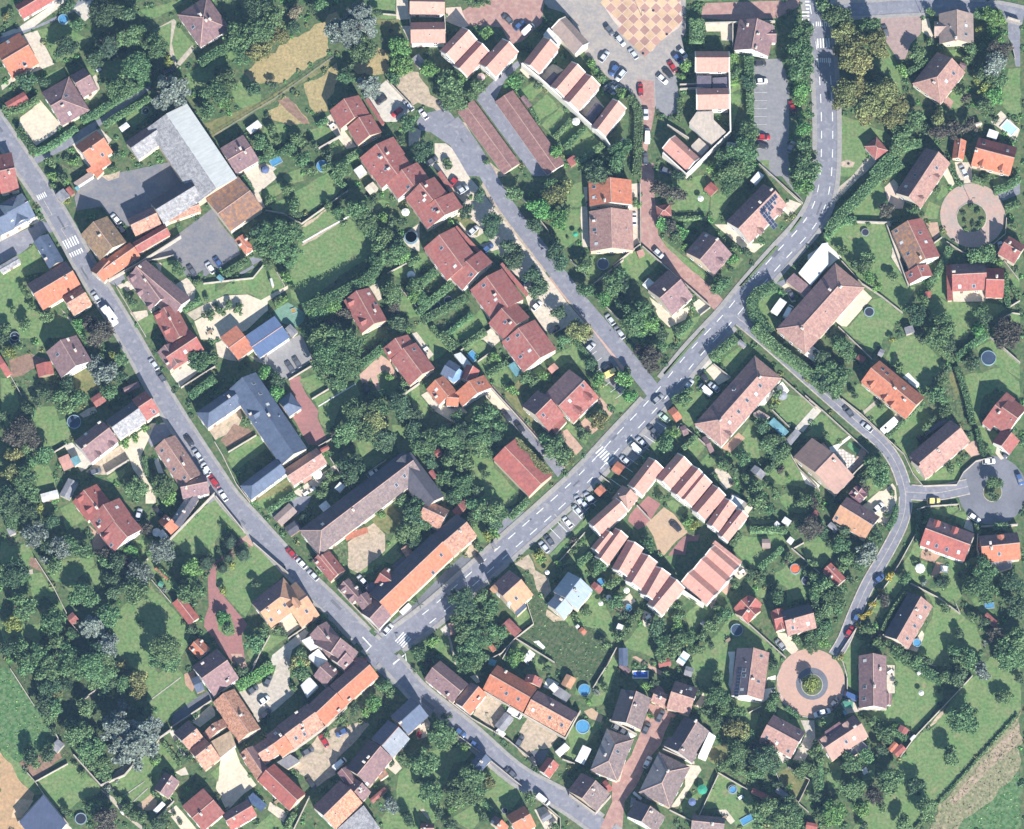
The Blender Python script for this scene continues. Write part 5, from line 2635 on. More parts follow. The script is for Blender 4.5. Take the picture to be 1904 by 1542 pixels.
W 1.4 560,560 880,750 1120,950
C wht 880,490 990,545 van
C dgr 950,820 1010,710
S gy 840,680 935,560 850,510 grey flatbed shed in the dusty yard
S wt 840,720 870,690 790,650 white canvas cover in the dusty yard
S wt 1340,900 1430,820 1380,780 white flat roof beside the round pool garden
H small red double roof on the village street
g rd 1245,1095 1330,980 1235,900 h3
G asphaltd 1080,850 1240,840 1180,960 1120,960
S wt 1240,290 1290,340 1330,290 x
G white 1190,280 1230,200 1330,250 1290,330
S gw 1400,410 1450,340 1310,290 grey veranda roof with two skylights
S oc 1440,290 1490,200 1390,180 x
G dry 1350,230 1390,170 1500,200 1440,290
O 52 1555,310
G lawn 1470,360 1510,230 1610,270 1560,370
T b 1590,410 50
T p 180,60 50
T m 60,140 30
G lawn 300,0 400,0 420,90 320,40
G path 395,0 415,0 425,80 405,80
T m 510,50 120
T m 600,100 70
G lawn 560,150 620,110 640,170 600,200
G gravel 540,190 610,170 630,240 600,250
T b 930,40 70
S wt 1050,70 1100,20 1040,-10 x
G lawn 1130,20 1280,70 1200,150 1110,100
T d 1220,120 50
S tq 700,80 760,100 780,50 x
G rough 1180,0 1780,0 1640,250 1480,200 1330,130 
W 1.8 1790,30 1630,290
G lawn 1800,20 1860,60 1770,360 1700,450 1600,460 1650,310
T m 1730,290 60
B g 1660,330 40
G lawn 1390,560 1500,560 1600,640 1680,540 1720,600 1600,760 1450,920 1390,900 1430,800 1400,700
O 60 1540,635 
G dirt2 1550,500 1620,470 1720,540 1700,600 1600,560
S wt 1550,970 1620,830 1540,800 long white slatted canopy beside the grey hip roof
W 1.6 1360,920 1470,960
H mauve house at the street and brick lane corner
g gp/br 1660,1390 1780,1230 1530,1040 h4 
W 3 1420,1230 1650,1400
W 3 1650,1400 1790,1240
S rd 1760,1220 1800,1190 1750,1100 small dark red lean-to at the brick lane
B r 90,710 40
G terrace 60,660 160,560 190,600 170,720 80,750
G pavel 430,640 520,700 580,760 450,720
H grey gabled garage on the south side of the street
g bs 620,1060 730,930 640,850 h3.4
T m 230,560 60
T m 290,700 130
T m 350,760 90
T m 130,950 130
T m 60,900 70
T m 200,1230 110
T m 540,1100 130
T m 460,1180 130
T m 620,1170 100
T m 560,1230 110
T m 430,1290 100
T o 700,1130 70
B m 500,800 50
B d 370,550 25
T d 320,540 40
T b 490,830 35
G lawn 180,850 420,800 560,860 500,930 400,960 300,1170 200,1100 
G lawn 0,1130 100,1270 250,1290 330,1360 200,1500 0,1400
G lawn 700,1010 780,980 1000,1130 1000,1250 860,1440 700,1330 640,1240 760,1180
G lawn 390,1440 640,1290 700,1370 560,1560 460,1500
G path 100,1370 130,1360 190,1440 175,1460
C blu 420,660 490,710
C blu 540,770 630,820
C dgr 955,1090 855,1000
C wht 1125,1230 1250,1330 v
C blk 1080,910 1120,960
T m 1080,1270 70
W 1.4 450,720 720,930 1000,1160
W 1.4 1120,1250 1340,1440 1345,1540
H orange house at the bottom edge by the street
g or 1000,1590 1160,1500 990,1350 h4
H violet and orange house at the bottom edge
g or/br 820,1600 870,1540 780,1400 h4
v 740,1480
H small brown roof at the very bottom
g rs 140,1600 260,1600 190,1490 h3
T d 370,1500 70
T d 270,1400 60
T d 20,1480 50
G terrace 1110,1370 1200,1340 1320,1440 1300,1540 1200,1540
S gy 1200,1480 1280,1430 1230,1390 grey lean-to at the bottom by the street
T m 1300,1520 50
T b 380,1370 40
T d 650,1430 60
K 40 2.2 640,1280 740,1380
M 850,1380 22
n 760,710
L 765,715
n 1360,755
@3 4
H house with a white west strip and solar panels by the small roundabout
g mp/vp 1330,390 1385,-30 1095,-50 h4
P 1075,370 1110,370 1135,-20 1100,-20
v 1160,135
v 1160,185
v 1140,305
v 1285,235
v 1310,10
G white 1020,-30 1080,-30 1060,200 1060,340 1130,390 1300,420 1370,200 1440,180 1440,220 1360,220 1340,300 1440,290 1430,330 1330,420 1160,430 1040,360 1010,280
G redround 1750,250 300
G asphaltring 1760,255 140
G island 1760,265 90
T y 1760,265 88 3
l .3 1490,110 1450,200 1470,330 1540,460 1650,540 1780,560 1900,540
C wht 1880,500 1790,530
W 1.2 1200,510 1310,455
T m 1400,430 80
T b 1370,470 50
T d 1420,360 60
T d 1420,90 60
G lawn 1380,210 1440,230 1430,280 1370,300
G lawn 640,90 760,-30 1030,-20 1020,260 1050,370 1180,420 1290,430 1310,450 1180,480 1020,400 850,310 780,300 740,200
T m 920,210 75
T m 930,380 110
T m 960,460 80
T d 830,500 60
T d 790,490 55
T b 980,510 60
T m 1080,500 80
T m 910,600 70
T o 1060,640 100
T d 940,580 70
T y 920,600 50
T o 1160,690 90
T m 1190,730 80
T b 1040,740 50
T m 1090,860 110
T d 1130,950 70
T d 1330,940 150 10
T p 1310,860 110
T m 1260,1050 80
T m 1100,1010 70
T m 960,990 70
G lawn 1180,500 1280,490 1270,640 1240,730 1200,650 1160,600
G dry 860,820 1010,780 1040,820 980,940 900,990 830,910
K 50 2.5 1010,960 1230,1080
G lawn 760,430 870,380 880,540 860,620 780,540
G terrace 720,450 800,330 820,400 770,470
K 50 2.5 780,290 1060,420
H pinkish L-shaped house northwest of the brick lane end
g mp/br 450,465 655,530 775,300 h4
v 685,300
g mp/br 335,410 450,460 490,350 h3.4
G brick -10,1110 160,890 260,640 320,480 290,410 330,430 560,530 500,600 460,680 420,800 330,900 200,1170 100,1300 80,1540 -10,1540
H mauve house with white gable walls west of the brick lane
g gp/dk 240,690 330,410 80,275 h4.6
B b 330,540 40
H mauve-grey house with a white veranda east of the lane
g gp/dk 740,860 860,660 620,560 h4.5
g gp/dk 710,940 760,860 480,740 h4
f wt 750,900 850,680 910,720 820,930 2.8
c 730,590
W 3 440,830 720,950
G terrace 640,970 760,980 780,1020 580,1340 520,1350 500,1360 640,1160
H grey-mauve hip-roofed house east of the brick lane
g gp/gw 500,1360 680,1000 410,850 h4.5 hA hB
c 485,1035
H grey-mauve hip-roofed house west of the brick lane
g gp/gw 30,1130 180,760 -50,640 h4.5 hA hB
c -70,890
v 40,855
G terrace 20,1130 50,1100 90,1000 60,1120
W 3 -30,570 210,700
H dark and mauve house at the bottom of the brick lane
g gp/dk 390,1560 470,1420 190,1300 h4.4
f gy 150,1340 190,1310 200,1270 160,1260 2.5
W 1.5 500,1370 720,1480
G lawn 640,1280 740,1220 760,1100 840,1120 900,1060 760,1350 700,1460 590,1380
G lawn 780,1350 940,1050 1200,1190 1240,1280 1260,1420 1230,1560 1100,1530 1010,1400 920,1350 850,1370
W 1.8 930,1060 780,1380 700,1540
W 1.3 930,1040 1190,1190
G garden 970,1040 1140,1080 1220,1160 1180,1190
O 30 1060,1195 
M 1058,1192 42
R 1130,1480 1160,1530 1235,1440 
u 790,1190 45 gn
u 700,1300 35 bl
t 1130,1260
G terrace 920,1370 1000,1370 1080,1470 1040,1500
t 985,1440
H mauve-brown house at the bottom edge right of the brick lane
g gp 800,1560 1090,1590 880,1430 h4
S rd 1210,1210 1390,1300 1430,1270 long red shed on the back lawn
S gy 1430,1200 1530,1280 1570,1250 x
T m 1360,1350 110
T m 1290,1420 100
T m 1480,1440 130
T m 1580,1400 110
T m 1600,1480 90
T d 1460,1160 50
T m 1560,1310 90
T m 1860,1400 70
T d 1830,1270 60
T m 1640,1060 70
T b 1560,1180 50
G dry 1460,1030 1560,990 1740,1110 1640,1310 1520,1250
W 1.2 1550,990 1740,1105 1640,1310 1730,1390
W 1.2 1440,1040 1480,1130 1640,1300
G lawn 1740,1000 1800,1100 1820,1250 1700,1290
K 50 2.5 1830,780 1840,1200
T m 1770,870 60
T m 1700,1000 70
T d 1790,790 50
H salmon house with a violet rear roof south of the small roundabout
g mp/br 1580,915 1295,760 1415,525 h4.2
v 1360,730
v 1450,780
v 1550,850
v 1645,690
G gravel2 1660,580 1780,580 1790,740 1680,970 1590,930 1710,700
G concrete 1430,840 1560,930 1500,960
B m 1600,960 35
G lawn 1500,460 1560,560 1650,580 1640,640 1440,530
K 40 1.8 1530,460 1650,550
S wt 560,60 620,100 680,0 x
S bs 130,100 130,-60 50,-60 x
S br 70,120 150,190 140,120 x
R 175,205 310,205 310,145 bl
S rd 410,110 520,90 500,30 x
G brickpale 170,20 200,10 440,150 440,190 380,160
T m 440,30 60
T m 470,170 50
T b 290,280 60
G lawn 150,210 320,220 330,380 260,300 200,240
G white 20,600 190,700 200,720 160,740
C slv 60,660 140,710
C wht 20,640 60,660
C dgr 385,600 450,480
C dgr 270,700 320,600
C wht 280,1000 330,900
S gy 650,180 720,200 690,110 x
S wt 220,1260 290,1320 210,1230 x
T d 360,250 60
@4 4
H brown house east of the small roundabout
g br 690,470 685,5 440,10 h4
g br 730,440 735,340 690,340 h3.4
v 495,50
v 495,285
v 490,390
c 580,285
c 630,130
W 3 440,470 690,470
G lawn 320,10 430,-10 430,320 340,280
G lawn 690,-10 830,60 960,180 1200,290 1180,400 940,690 740,600 540,530 480,470 700,480 760,340 770,90
G terrace 690,90 760,90 760,340 690,340
t 720,150
S wt 970,180 1000,160 980,140 x
u 995,335 25 wt
K 90 3 780,-10 960,90 1080,170 1190,240
T m 1230,200 80
T d 1320,200 100
T m 1250,120 60
T g 1530,150 90
T m 1400,30 100
T m 1310,60 70
G lawn 1080,10 1250,-10 1380,120 1290,180 1180,100
l .2 830,40 1130,100
T d 770,255 30
W 1.8 1450,180 1310,330 940,720 810,900
G dirt 1040,670 1180,480 1200,560 1100,620
G lawn 1200,590 1340,480 1500,200 1600,10 1870,-10 1870,490 1560,800 1150,1290 960,1500 900,1560 380,1560 560,1280 660,1290 800,960 1000,700 
G lawn 1340,300 1480,180 1560,60 1870,60 1870,480 1500,850 1160,1270 940,1150 840,1000 820,920 950,740 1100,650
T m 1370,560 140
T m 1340,600 110
T m 1440,640 80
T m 1250,900 100
T d 940,1170 90
T m 1030,1360 110
T m 1050,1420 90
T m 830,1490 90
T m 740,1110 120
T m 690,1170 100
T d 640,840 70
T m 1740,380 70
T d 1680,380 60
T m 1780,360 45
T d 1860,220 60
T m 1780,30 90
B m 1160,320 25
B b 770,640 40
K 50 2.5 560,560 760,680 870,740
G stubble 1870,500 1640,740 1420,980 1160,1330 1060,1560 1300,1560 1600,1280 1870,1020
G rough2 1870,1020 1600,1280 1300,1560 1880,1560
G soil2 1870,600 1700,760 1400,1120 1250,1300 1300,1330 1600,1000 1870,760
K 25 1 1850,530 940,1540
H house with a front dormer and blue conservatory south of the circle
g tn/br 200,940 525,725 400,530 h4.2
d 140,760
d 335,630
c 405,640
v 400,735
v 330,768
f vm 140,680 270,590 310,640 170,720 5.2
f gw 330,870 470,760 530,820 380,900 2.6
T m 260,540 40
T m 540,600 60
T m 680,700 90
T m 620,660 60
T m 500,900 80
T m 380,960 100
T m 360,1000 80
T m 390,1180 110
T m 420,1250 70
T p 590,1240 100
T b 230,1390 110
T b 200,1460 90
T b 470,1370 90
T m 650,1340 60
T m 60,830 60
T m 110,920 60
T m 30,1020 60
T d 40,1260 50
T d 480,1530 60
G lawn 150,960 280,940 300,1030 250,1180 170,1180
G lawn 460,1000 580,960 580,1100 480,1110
t 495,1015
t 500,1040
S or 740,860 800,790 750,770 small orange hut by the long boundary wall
S rd 790,900 870,830 810,790 small maroon hut by the long boundary wall
S rs 860,710 890,660 810,620 small pink-brown shed north of the orange hut
S wt 910,760 950,720 930,705 x
T b 760,640 30
C wht 75,520 190,490
C dgr 200,455 250,390
C blu 420,390 310,340 v
G terrace 280,430 330,390 420,430 450,500 340,520
S tq 300,500 320,540 340,520 x
S gn 330,470 420,470 360,410 small green tarp cover behind the blue van
B o 285,20 50
l .3 240,-10 300,60 335,180 330,290
W 1.2 340,200 340,310
G lawn 60,570 200,500 230,530 200,600 130,650 80,620
T m 120,600 60
S rd 0,1540 100,1560 50,1490 x
K 40 2 80,1080 100,1280
K 60 3 40,1000 90,1290
"""
# ------------------------------------------------------------------ read the survey (points traced as map coordinates)
X0 = [0,380,760,1140,1504]; Y0 = [0,304,609,914,1218]
items = []; ox = oy = 0.0; sc = 1.0
for ln in DATA.strip().split('\n'):
    t = ln.split()
    if not t: continue
    if t[0] == '@F': ox = oy = 0.0; sc = 1.0; continue
    if t[0].startswith('@'):
        a, b = int(t[0][1:]), int(t[1]); ox, oy, sc = X0[a], Y0[b], 400/1904; continue
    items.append((t, ox, oy, sc))
def pts_of(tt, ox, oy, sc):
    P = []
    for w in tt:
        if re.fullmatch(r'-?[\d.]+,-?[\d.]+', w):
            x, y = w.split(','); P.append((ox+float(x)*sc, oy+float(y)*sc))
    return P
def rest(tt): return [w for w in tt if not re.fullmatch(r'-?[\d.]+,-?[\d.]+', w)]
def W2(p, z=0.0): v = unp(p[0], p[1], z); return (v.x, v.y)
# ------------------------------------------------------------------ ground and sheets
struct(mk('ground', [(-900,-900,0),(900,-900,0),(900,900,0),(-900,900,0)], [(0,1,2,3)], gmat('ground')))
SHEETS = []; ZL = []
def sheet(name, P, m, z=None):
    bb = bbox(P)
    if z is None:
        z = 0.004; 
        for b2, z2 in ZL:
            if not (bb[2] < b2[0] or b2[2] < bb[0] or bb[3] < b2[1] or b2[3] < bb[1]): z = max(z, z2+0.004)
        ZL.append((bb, z))
    bm = bmesh.new(); vs = [bm.verts.new((p[0],p[1],z)) for p in P]
    f = bm.faces.new(vs); f.normal_update()
    if f.normal.z < 0: f.normal_flip()
    bmesh.ops.triangulate(bm, faces=[f])
    me = bpy.data.meshes.new(name); bm.to_mesh(me); bm.free(); me.materials.append(m)
    return struct(link(name, me)), z
def soften(P, amp):
    out = []
    for i in range(len(P)):
        a, b = P[i], P[(i+1)%len(P)]; d = math.hypot(b[0]-a[0], b[1]-a[1]); n = max(1, int(d/2.2))
        for k in range(n):
            t = k/n; x, y = a[0]+(b[0]-a[0])*t, a[1]+(b[1]-a[1])*t
            q = mnoise.noise_vector(Vector((x*.35, y*.35, 3.3)))
            out.append((x+q.x*amp, y+q.y*amp))
    return out
POLYS = []
for t, ox, oy, sc in items:
    if t[0] != 'G': continue
    k = t[1]; P = pts_of(t[2:], ox, oy, sc)
    if len(P) == 1:
        r = float(t[-1])*sc*S; c = W2(P[0]); Q = [(c[0]+r*math.cos(a*math.pi/24), c[1]+r*math.sin(a*math.pi/24)*1.03) for a in range(48)]
        if k == 'island':
            V, F = prism(Q, 0.0, 0.16); struct(mk('planted_island', V, F, gmat('island'))); Q2 = [(c[0]+(x-c[0])*1.06, c[1]+(y-c[1])*1.06) for x, y in Q]
            V, F = prism(Q2, 0.0, 0.12); struct(mk('island_kerb', V, F, wallpale)); POLYS.append(Q); continue
    else: Q = [W2(p) for p in P]
    POLYS.append(Q)
    soft = k in ('lawn','park','garden','rough','rough2','dry','hay','soil','soil2','earth','sand','stubble','dirt')
    if len(P) > 1: Q = soften(Q, (1.8 if k in ('stubble','rough2','hay') else .7) if soft else .12)
    so, sz = sheet(GNAME[k], Q, gmat(k))
    if k == 'patio':
        bb = bbox(Q); yy = bb[1]; V, F = cylv(0,0,.0,.05,.42,n=12); dm = bpy.data.meshes.new('stone_disc'); dm.from_pydata(V,[],F); dm.materials.append(mat('stone_disc', A(.72,.68,.62), fine=.05))
        while yy < bb[3]:
            xq = bb[0]+random.random()*.4
            while xq < bb[2]:
                if inpoly(xq, yy, Q): o = link('stone_disc', dm, so); o.location = (xq+random.uniform(-.12,.12), yy, sz)
                xq += 1.05
            yy += .92
# chequered square
PL = [W2(p) for p in ((1119,-8),(1123,12),(1140,38),(1168,72),(1186,90),(1201,101),(1214,94),(1222,82),(1240,68),(1262,52),(1268,42),(1265,-8))]
POLYS.append(PL)
sq, sqz = sheet('square_paving', PL, gmat('tiles'))
slab_m = [mat('slab_pink', A(.42,.25,.205), fine=.08, objrand=.12), mat('slab_peach', A(.60,.41,.26), fine=.07, objrand=.1)]
h = 10.2*S; slabs = []
for kk in (0, 1):
    me = bpy.data.meshes.new('paving_slab'); V, F = prism([(h*.97,0),(0,h*1.0),(-h*.97,0),(0,-h*1.0)], 0.0, 0.05 if kk else .045); me.from_pydata(V, [], F); me.materials.append(slab_m[kk]); slabs.append(me)
for j in range(-2, 14):
    for i in range(-5, 12):
        for kk in (0, 1):
            px = 1140+(180+100*i+50*kk)/4.76; py = (170+97*j+48.5*kk)/4.76
            w = W2((px, py))
            if inpoly(w[0], w[1], PL) and py > -22: o = link('paving_slab', slabs[kk], sq); o.location = (w[0], w[1], sqz-.035)
# roads
ROADS = []
for t, ox, oy, sc in items:
    if t[0] == 'R2': ROADS.append((t[1], float(t[2])*S, [W2(p) for p in pts_of(t[3:], ox, oy, sc)]))
def dense(P, step):
    out = []
    n = len(P)
    def cr(p0,p1,p2,p3,t): return .5*((2*p1)+(-p0+p2)*t+(2*p0-5*p1+4*p2-p3)*t*t+(-p0+3*p1-3*p2+p3)*t**3)
    for i in range(n-1):
        p0 = Vector(P[max(0,i-1)]); p1 = Vector(P[i]); p2 = Vector(P[i+1]); p3 = Vector(P[min(n-1,i+2)])
        m = max(2, int((p2-p1).length/step))
        for k in range(m): out.append(cr(p0,p1,p2,p3,k/m))
    out.append(Vector(P[-1])); return out
def offs(D, o, i):
    a = D[max(0,i-1)]; b = D[min(len(D)-1,i+1)]; d = (b-a).normalized(); return D[i]+Vector((-d.y,d.x))*o
ZR = 0.07
DR = [dense(P, 2.0) for _, _, P in ROADS]
def strip(name, D, o1, o2, z, m, z0=None):
    V, F = [], []
    for i in range(len(D)):
        a, b = offs(D,o1,i), offs(D,o2,i); V += [(a.x,a.y,z),(b.x,b.y,z)]
    F = [(2*i,2*i+1,2*i+3,2*i+2) for i in range(len(D)-1)]
    return struct(mk(name, V, F, m))
ROADPOLY = []
for ri, ((nm, w, P), D) in enumerate(zip(ROADS, DR)):
    m = gmat('brick') if nm == 'brick_lane' else gmat('asphalt')
    ww = w if nm != 'avenue' else w*1.12
    strip(nm, D, ww/2, -ww/2, ZR+ri*.004, m)
    POLYS.append([tuple(offs(D, ww/2+1.3, i)) for i in range(len(D))] + [tuple(offs(D, -ww/2-1.3, i)) for i in range(len(D)-1,-1,-1)])
    if nm in ('main_street','avenue','residential_lane','top_road'):
        sw = {'main_street':1.15,'avenue':1.5,'residential_lane':.35,'top_road':1.2}[nm]
        pm = gmat('pavement') if sw > .5 else wallpale
        for sd in (1,-1):
            V, F = [], []
            for i in range(len(D)-1):
                mid = (offs(D, sd*(ww/2+sw/2), i)+offs(D, sd*(ww/2+sw/2), i+1))/2
                if any(rj != ri and min((mid-q).length for q in D2) < ROADS[rj][1]/2+.9 for rj, D2 in enumerate(DR)): continue
                a0, a1, b0, b1 = offs(D,sd*ww/2,i), offs(D,sd*(ww/2+sw),i), offs(D,sd*ww/2,i+1), offs(D,sd*(ww/2+sw),i+1)
                n = len(V); zt = ZR+.10
                V += [(a0.x,a0.y,0.02),(a1.x,a1.y,0.02),(b1.x,b1.y,0.02),(b0.x,b0.y,0.02),(a0.x,a0.y,zt),(a1.x,a1.y,zt),(b1.x,b1.y,zt),(b0.x,b0.y,zt)]
                F += [tuple(k+n for k in f) for f in ((4,5,6,7) if sd < 0 else (7,6,5,4), (0,1,5,4),(1,2,6,5),(2,3,7,6),(3,0,4,7))]
            if V: struct(mk('pavement' if sw > .5 else 'kerb', V, F, pm))
    if nm == 'avenue':
        mk_root = struct(mk('lane_markings', [(0,0,-.2),(.1,0,-.2),(.1,.1,-.2)], [(0,1,2)], paint))
        DD = dense(P, .5)
        for off_ in (10.5*S, -10.5*S):
            L_ = 0.0; st = None; cur = []
            for i in range(1, len(DD)):
                L_ += (DD[i]-DD[i-1]).length; ph = L_ % 6.1
                if ph < 3.3 and L_ > 14: cur.append(i)
                elif cur:
                    if len(cur) > 3:
                        V = []
                        for i2 in cur:
                            a, b = offs(DD, off_+.14, i2), offs(DD, off_-.14, i2); V += [(a.x,a.y,ZR+.07),(b.x,b.y,ZR+.07)]
                        mk('lane_dash', V, [(2*k,2*k+1,2*k+3,2*k+2) for k in range(len(cur)-1)], paint, parent=mk_root)
                    cur = []
    if nm == 'residential_lane':
        strip('lane_centre_kerb', D, .10, -.10, ZR+.03, wallpale)
# grass verges beside the avenue
for q in (((1374,532),(1442,457),(1448,459),(1380,534)), ((1468,431),(1488,403),(1493,405),(1472,433)), ((1233,694),(1308,610),(1312,613),(1237,698))):
    sheet('grass_verge', [W2(p) for p in q], gmat('park'), z=ZR+.10)
MK = 0
for t, ox, oy, sc in items:
    if t[0] == 'Z':
        P = pts_of(t[1:3], ox, oy, sc); ln, n = float(t[3])*sc*S, int(t[4]); a, b = Vector(W2(P[0])), Vector(W2(P[1])); d = (b-a)
        rot = math.atan2(d.y, d.x); MK += 1
        root = struct(boxes('zebra_crossing', [boxv(a.x+d.x*.5, a.y+d.y*.5, ZR-.1, .1, .1, ZR-.05, rot)], paint)); bw = d.length/n*.52
        for k in range(n):
            c = a+d*((k+.5)/n); V = boxv(c.x, c.y, ZR+.05, bw, ln, ZR+.062, rot); mk('stripe', V, BF, paint, parent=root)
    if t[0] == 'l':
        P = [Vector(W2(p)) for p in pts_of(t[2:], ox, oy, sc)]; w = float(t[1]); MK += 1; V = []
        for i in range(len(P)): a, b = offs(P, w/2, i), offs(P, -w/2, i); V += [(a.x,a.y,ZR+.08+.004*(MK%5)),(b.x,b.y,ZR+.08+.004*(MK%5))]
        struct(mk('painted_line', V, [(2*k,2*k+1,2*k+3,2*k+2) for k in range(len(P)-1)], paint if w > .35 else wallpale))
# zebra and bay markings of the top right crossing and the car parks (map coordinates)
def stripes(name, a, b, ln, n, bwf=.52):
    a, b = Vector(W2(a)), Vector(W2(b)); d = b-a; rot = math.atan2(d.y, d.x)
    root = struct(boxes(name, [boxv(a.x+d.x*.5, a.y+d.y*.5, ZR-.1, .1, .1, ZR-.05, rot)], paint))
    for k in range(n): c = a+d*((k+.5)/n); mk('stripe', boxv(c.x, c.y, ZR+.05, d.length/n*bwf, ln, ZR+.062, rot), BF, paint, parent=root)
stripes('zebra_crossing', (1518,81), (1544,80), 3.2, 5); stripes('zebra_crossing', (1516,45), (1546,45), 1.6, 8); stripes('zebra_crossing', (1517,112), (1546,113), 1.6, 8)
stripes('zebra_crossing', (1498,0), (1498,40), 2.4, 6); stripes('bay_lines', (1414,150), (1414,284), 4.2, 9, .03)
stripes('bay_lines', (1012,1010), (1130,900), 5.0, 9, .06); stripes('bay_lines', (1140,905), (1232,782), 4.6, 9, .06); stripes('bay_lines', (1094,655), (1160,740), 4.6, 7, .05)
# manhole covers and dark street fittings
for t, ox, oy, sc in items:
    if t[0] == 'n':
        w = W2(pts_of(t, ox, oy, sc)[0]); V, F = cylv(w[0], w[1], ZR+.02, ZR+.075, .42, n=10); struct(mk('manhole_cover', V, F, black))
rq = random.Random(11)
for ri, D in enumerate(DR[:7]):
    for i in range(4, len(D)-4, 9):
        if rq.random() < .55:
            o_ = rq.uniform(-1.8,1.8); a = offs(D, o_, i); d = (D[i+1]-D[i]).normalized(); rot = math.atan2(d.y, d.x)
            if rq.random() < .5: V, F = cylv(a.x, a.y, ZR+.03, ZR+.085, .33, n=10); struct(mk('manhole_cover', V, F, darkpost))
            else: struct(mk('asphalt_repair_patch', boxv(a.x, a.y, ZR+.01, rq.uniform(1.5,6), rq.uniform(.5,1.3), ZR+.04+ri*.004, rot), BF, gmat('asphaltd')))
# ------------------------------------------------------------------ buildings
HOUSES = []; PLANES = []
win_me = []
def meshof(V, F, mats, idx=None):
    me = bpy.data.meshes.new('m'); me.from_pydata(V, [], F)
    for m in (mats if isinstance(mats, list) else [mats]): me.materials.append(m)
    if idx: me.polygons.foreach_set('material_index', idx)
    return me
def framebox(w, d, h):
    V = boxv(0,0,0,w,d,h); return V
WF = meshof(boxv(0,0,0,1.25,.10,1.35)+boxv(0,-.06,-.08,1.45,.22,0), [*BF, *[tuple(i+8 for i in f) for f in BF]], [frame])
WP = meshof(boxv(-.29,-.055,.1,.48,.03,1.25)+boxv(.29,-.055,.1,.48,.03,1.25), [*BF, *[tuple(i+8 for i in f) for f in BF]], [glass])
DOOR = meshof(boxv(0,0,0,1.0,.12,2.1), BF, [doorm])
SKF = meshof(boxv(0,0,-.05,1.0,1.35,.10), BF, [railm]); SKP = meshof(boxv(0,0,.10,.78,1.12,.115), BF, [glass])
SKW = meshof(boxv(0,0,.10,.78,1.12,.115), BF, [mat('skylight_blind', A(.62,.62,.58), rough=.4)])
CH = meshof(boxv(0,0,-1.2,.6,.95,1.0), BF, [brickm]); CHC = meshof(boxv(0,0,1.0,.72,1.08,1.1)+boxv(0,.22,1.1,.22,.22,1.38)+boxv(0,-.22,1.1,.22,.22,1.38), [tuple(i+8*k for i in f) for k in range(3) for f in BF], [capm])
VENT = meshof(boxv(0,0,-.1,.32,.32,.42), BF, [railm])
SPF = meshof(boxv(0,0,.04,1.0,1.62,.09), BF, [railm]); SPP = meshof(boxv(0,0,.09,.94,1.55,.10), BF, [panelm])
class H:
    pass
def new_house(kind, phrase):
    h = H(); h.kind = kind or 'house'; h.phrase = phrase; h.blocks = []; h.root = None; h.wm = WALLM[len(HOUSES) % 3] if 'salmon' not in (phrase or '') else WALLM[1]
    h.planes = []; HOUSES.append(h); return h
def ensure(h, loc):
    if h.root: return
    names = dict(house='house', terraced_house='terraced_house', barn='barn', hall='village_hall', gallery='village_hall', garage_row='garage_row', pavilion='garden_pavilion', hut='garden_pavilion', gatehouse='gatehouse', outbuilding='outbuilding')
    cats = dict(house='house', terraced_house='house', barn='barn', hall='hall', gallery='hall', garage_row='garage', pavilion='pavilion', hut='pavilion', gatehouse='gatehouse', outbuilding='outbuilding')
    k = h.kind if h.kind in names else 'house'
    grp = dict(terraced_house='terraced houses in stepped rows', garage_row='long garage rows side by side', barn='farm barns').get(k, 'village houses' if k == 'house' else None)
    h.root = thing(names[k], (loc[0], loc[1], 0), cats[k], grp, label=h.phrase, auto=None if h.phrase else ('outbuilding',), size=5)
def add(name, V, F, m, h, idx=None, uvs=None, par=None):
    off = h.root.location; V = [(v[0]-off.x, v[1]-off.y, v[2]) for v in V]
    return mk(name, V, F, m, idx=idx, parent=par or h.root, uvs=uvs)
BN = 0
def rect(P, z):
    E = [unp(p[0], p[1], z) for p in P[:3]]
    u = E[1]-E[0]; u.z = 0; L = u.length; u.normalize(); v = E[2]-E[1]; v.z = 0; v = v-u*v.dot(u); Wd = v.length; v.normalize()
    ctr = (E[0]+E[2])/2; return Vector((ctr.x, ctr.y)), Vector((u.x,u.y)), Vector((v.x,v.y)), L, Wd
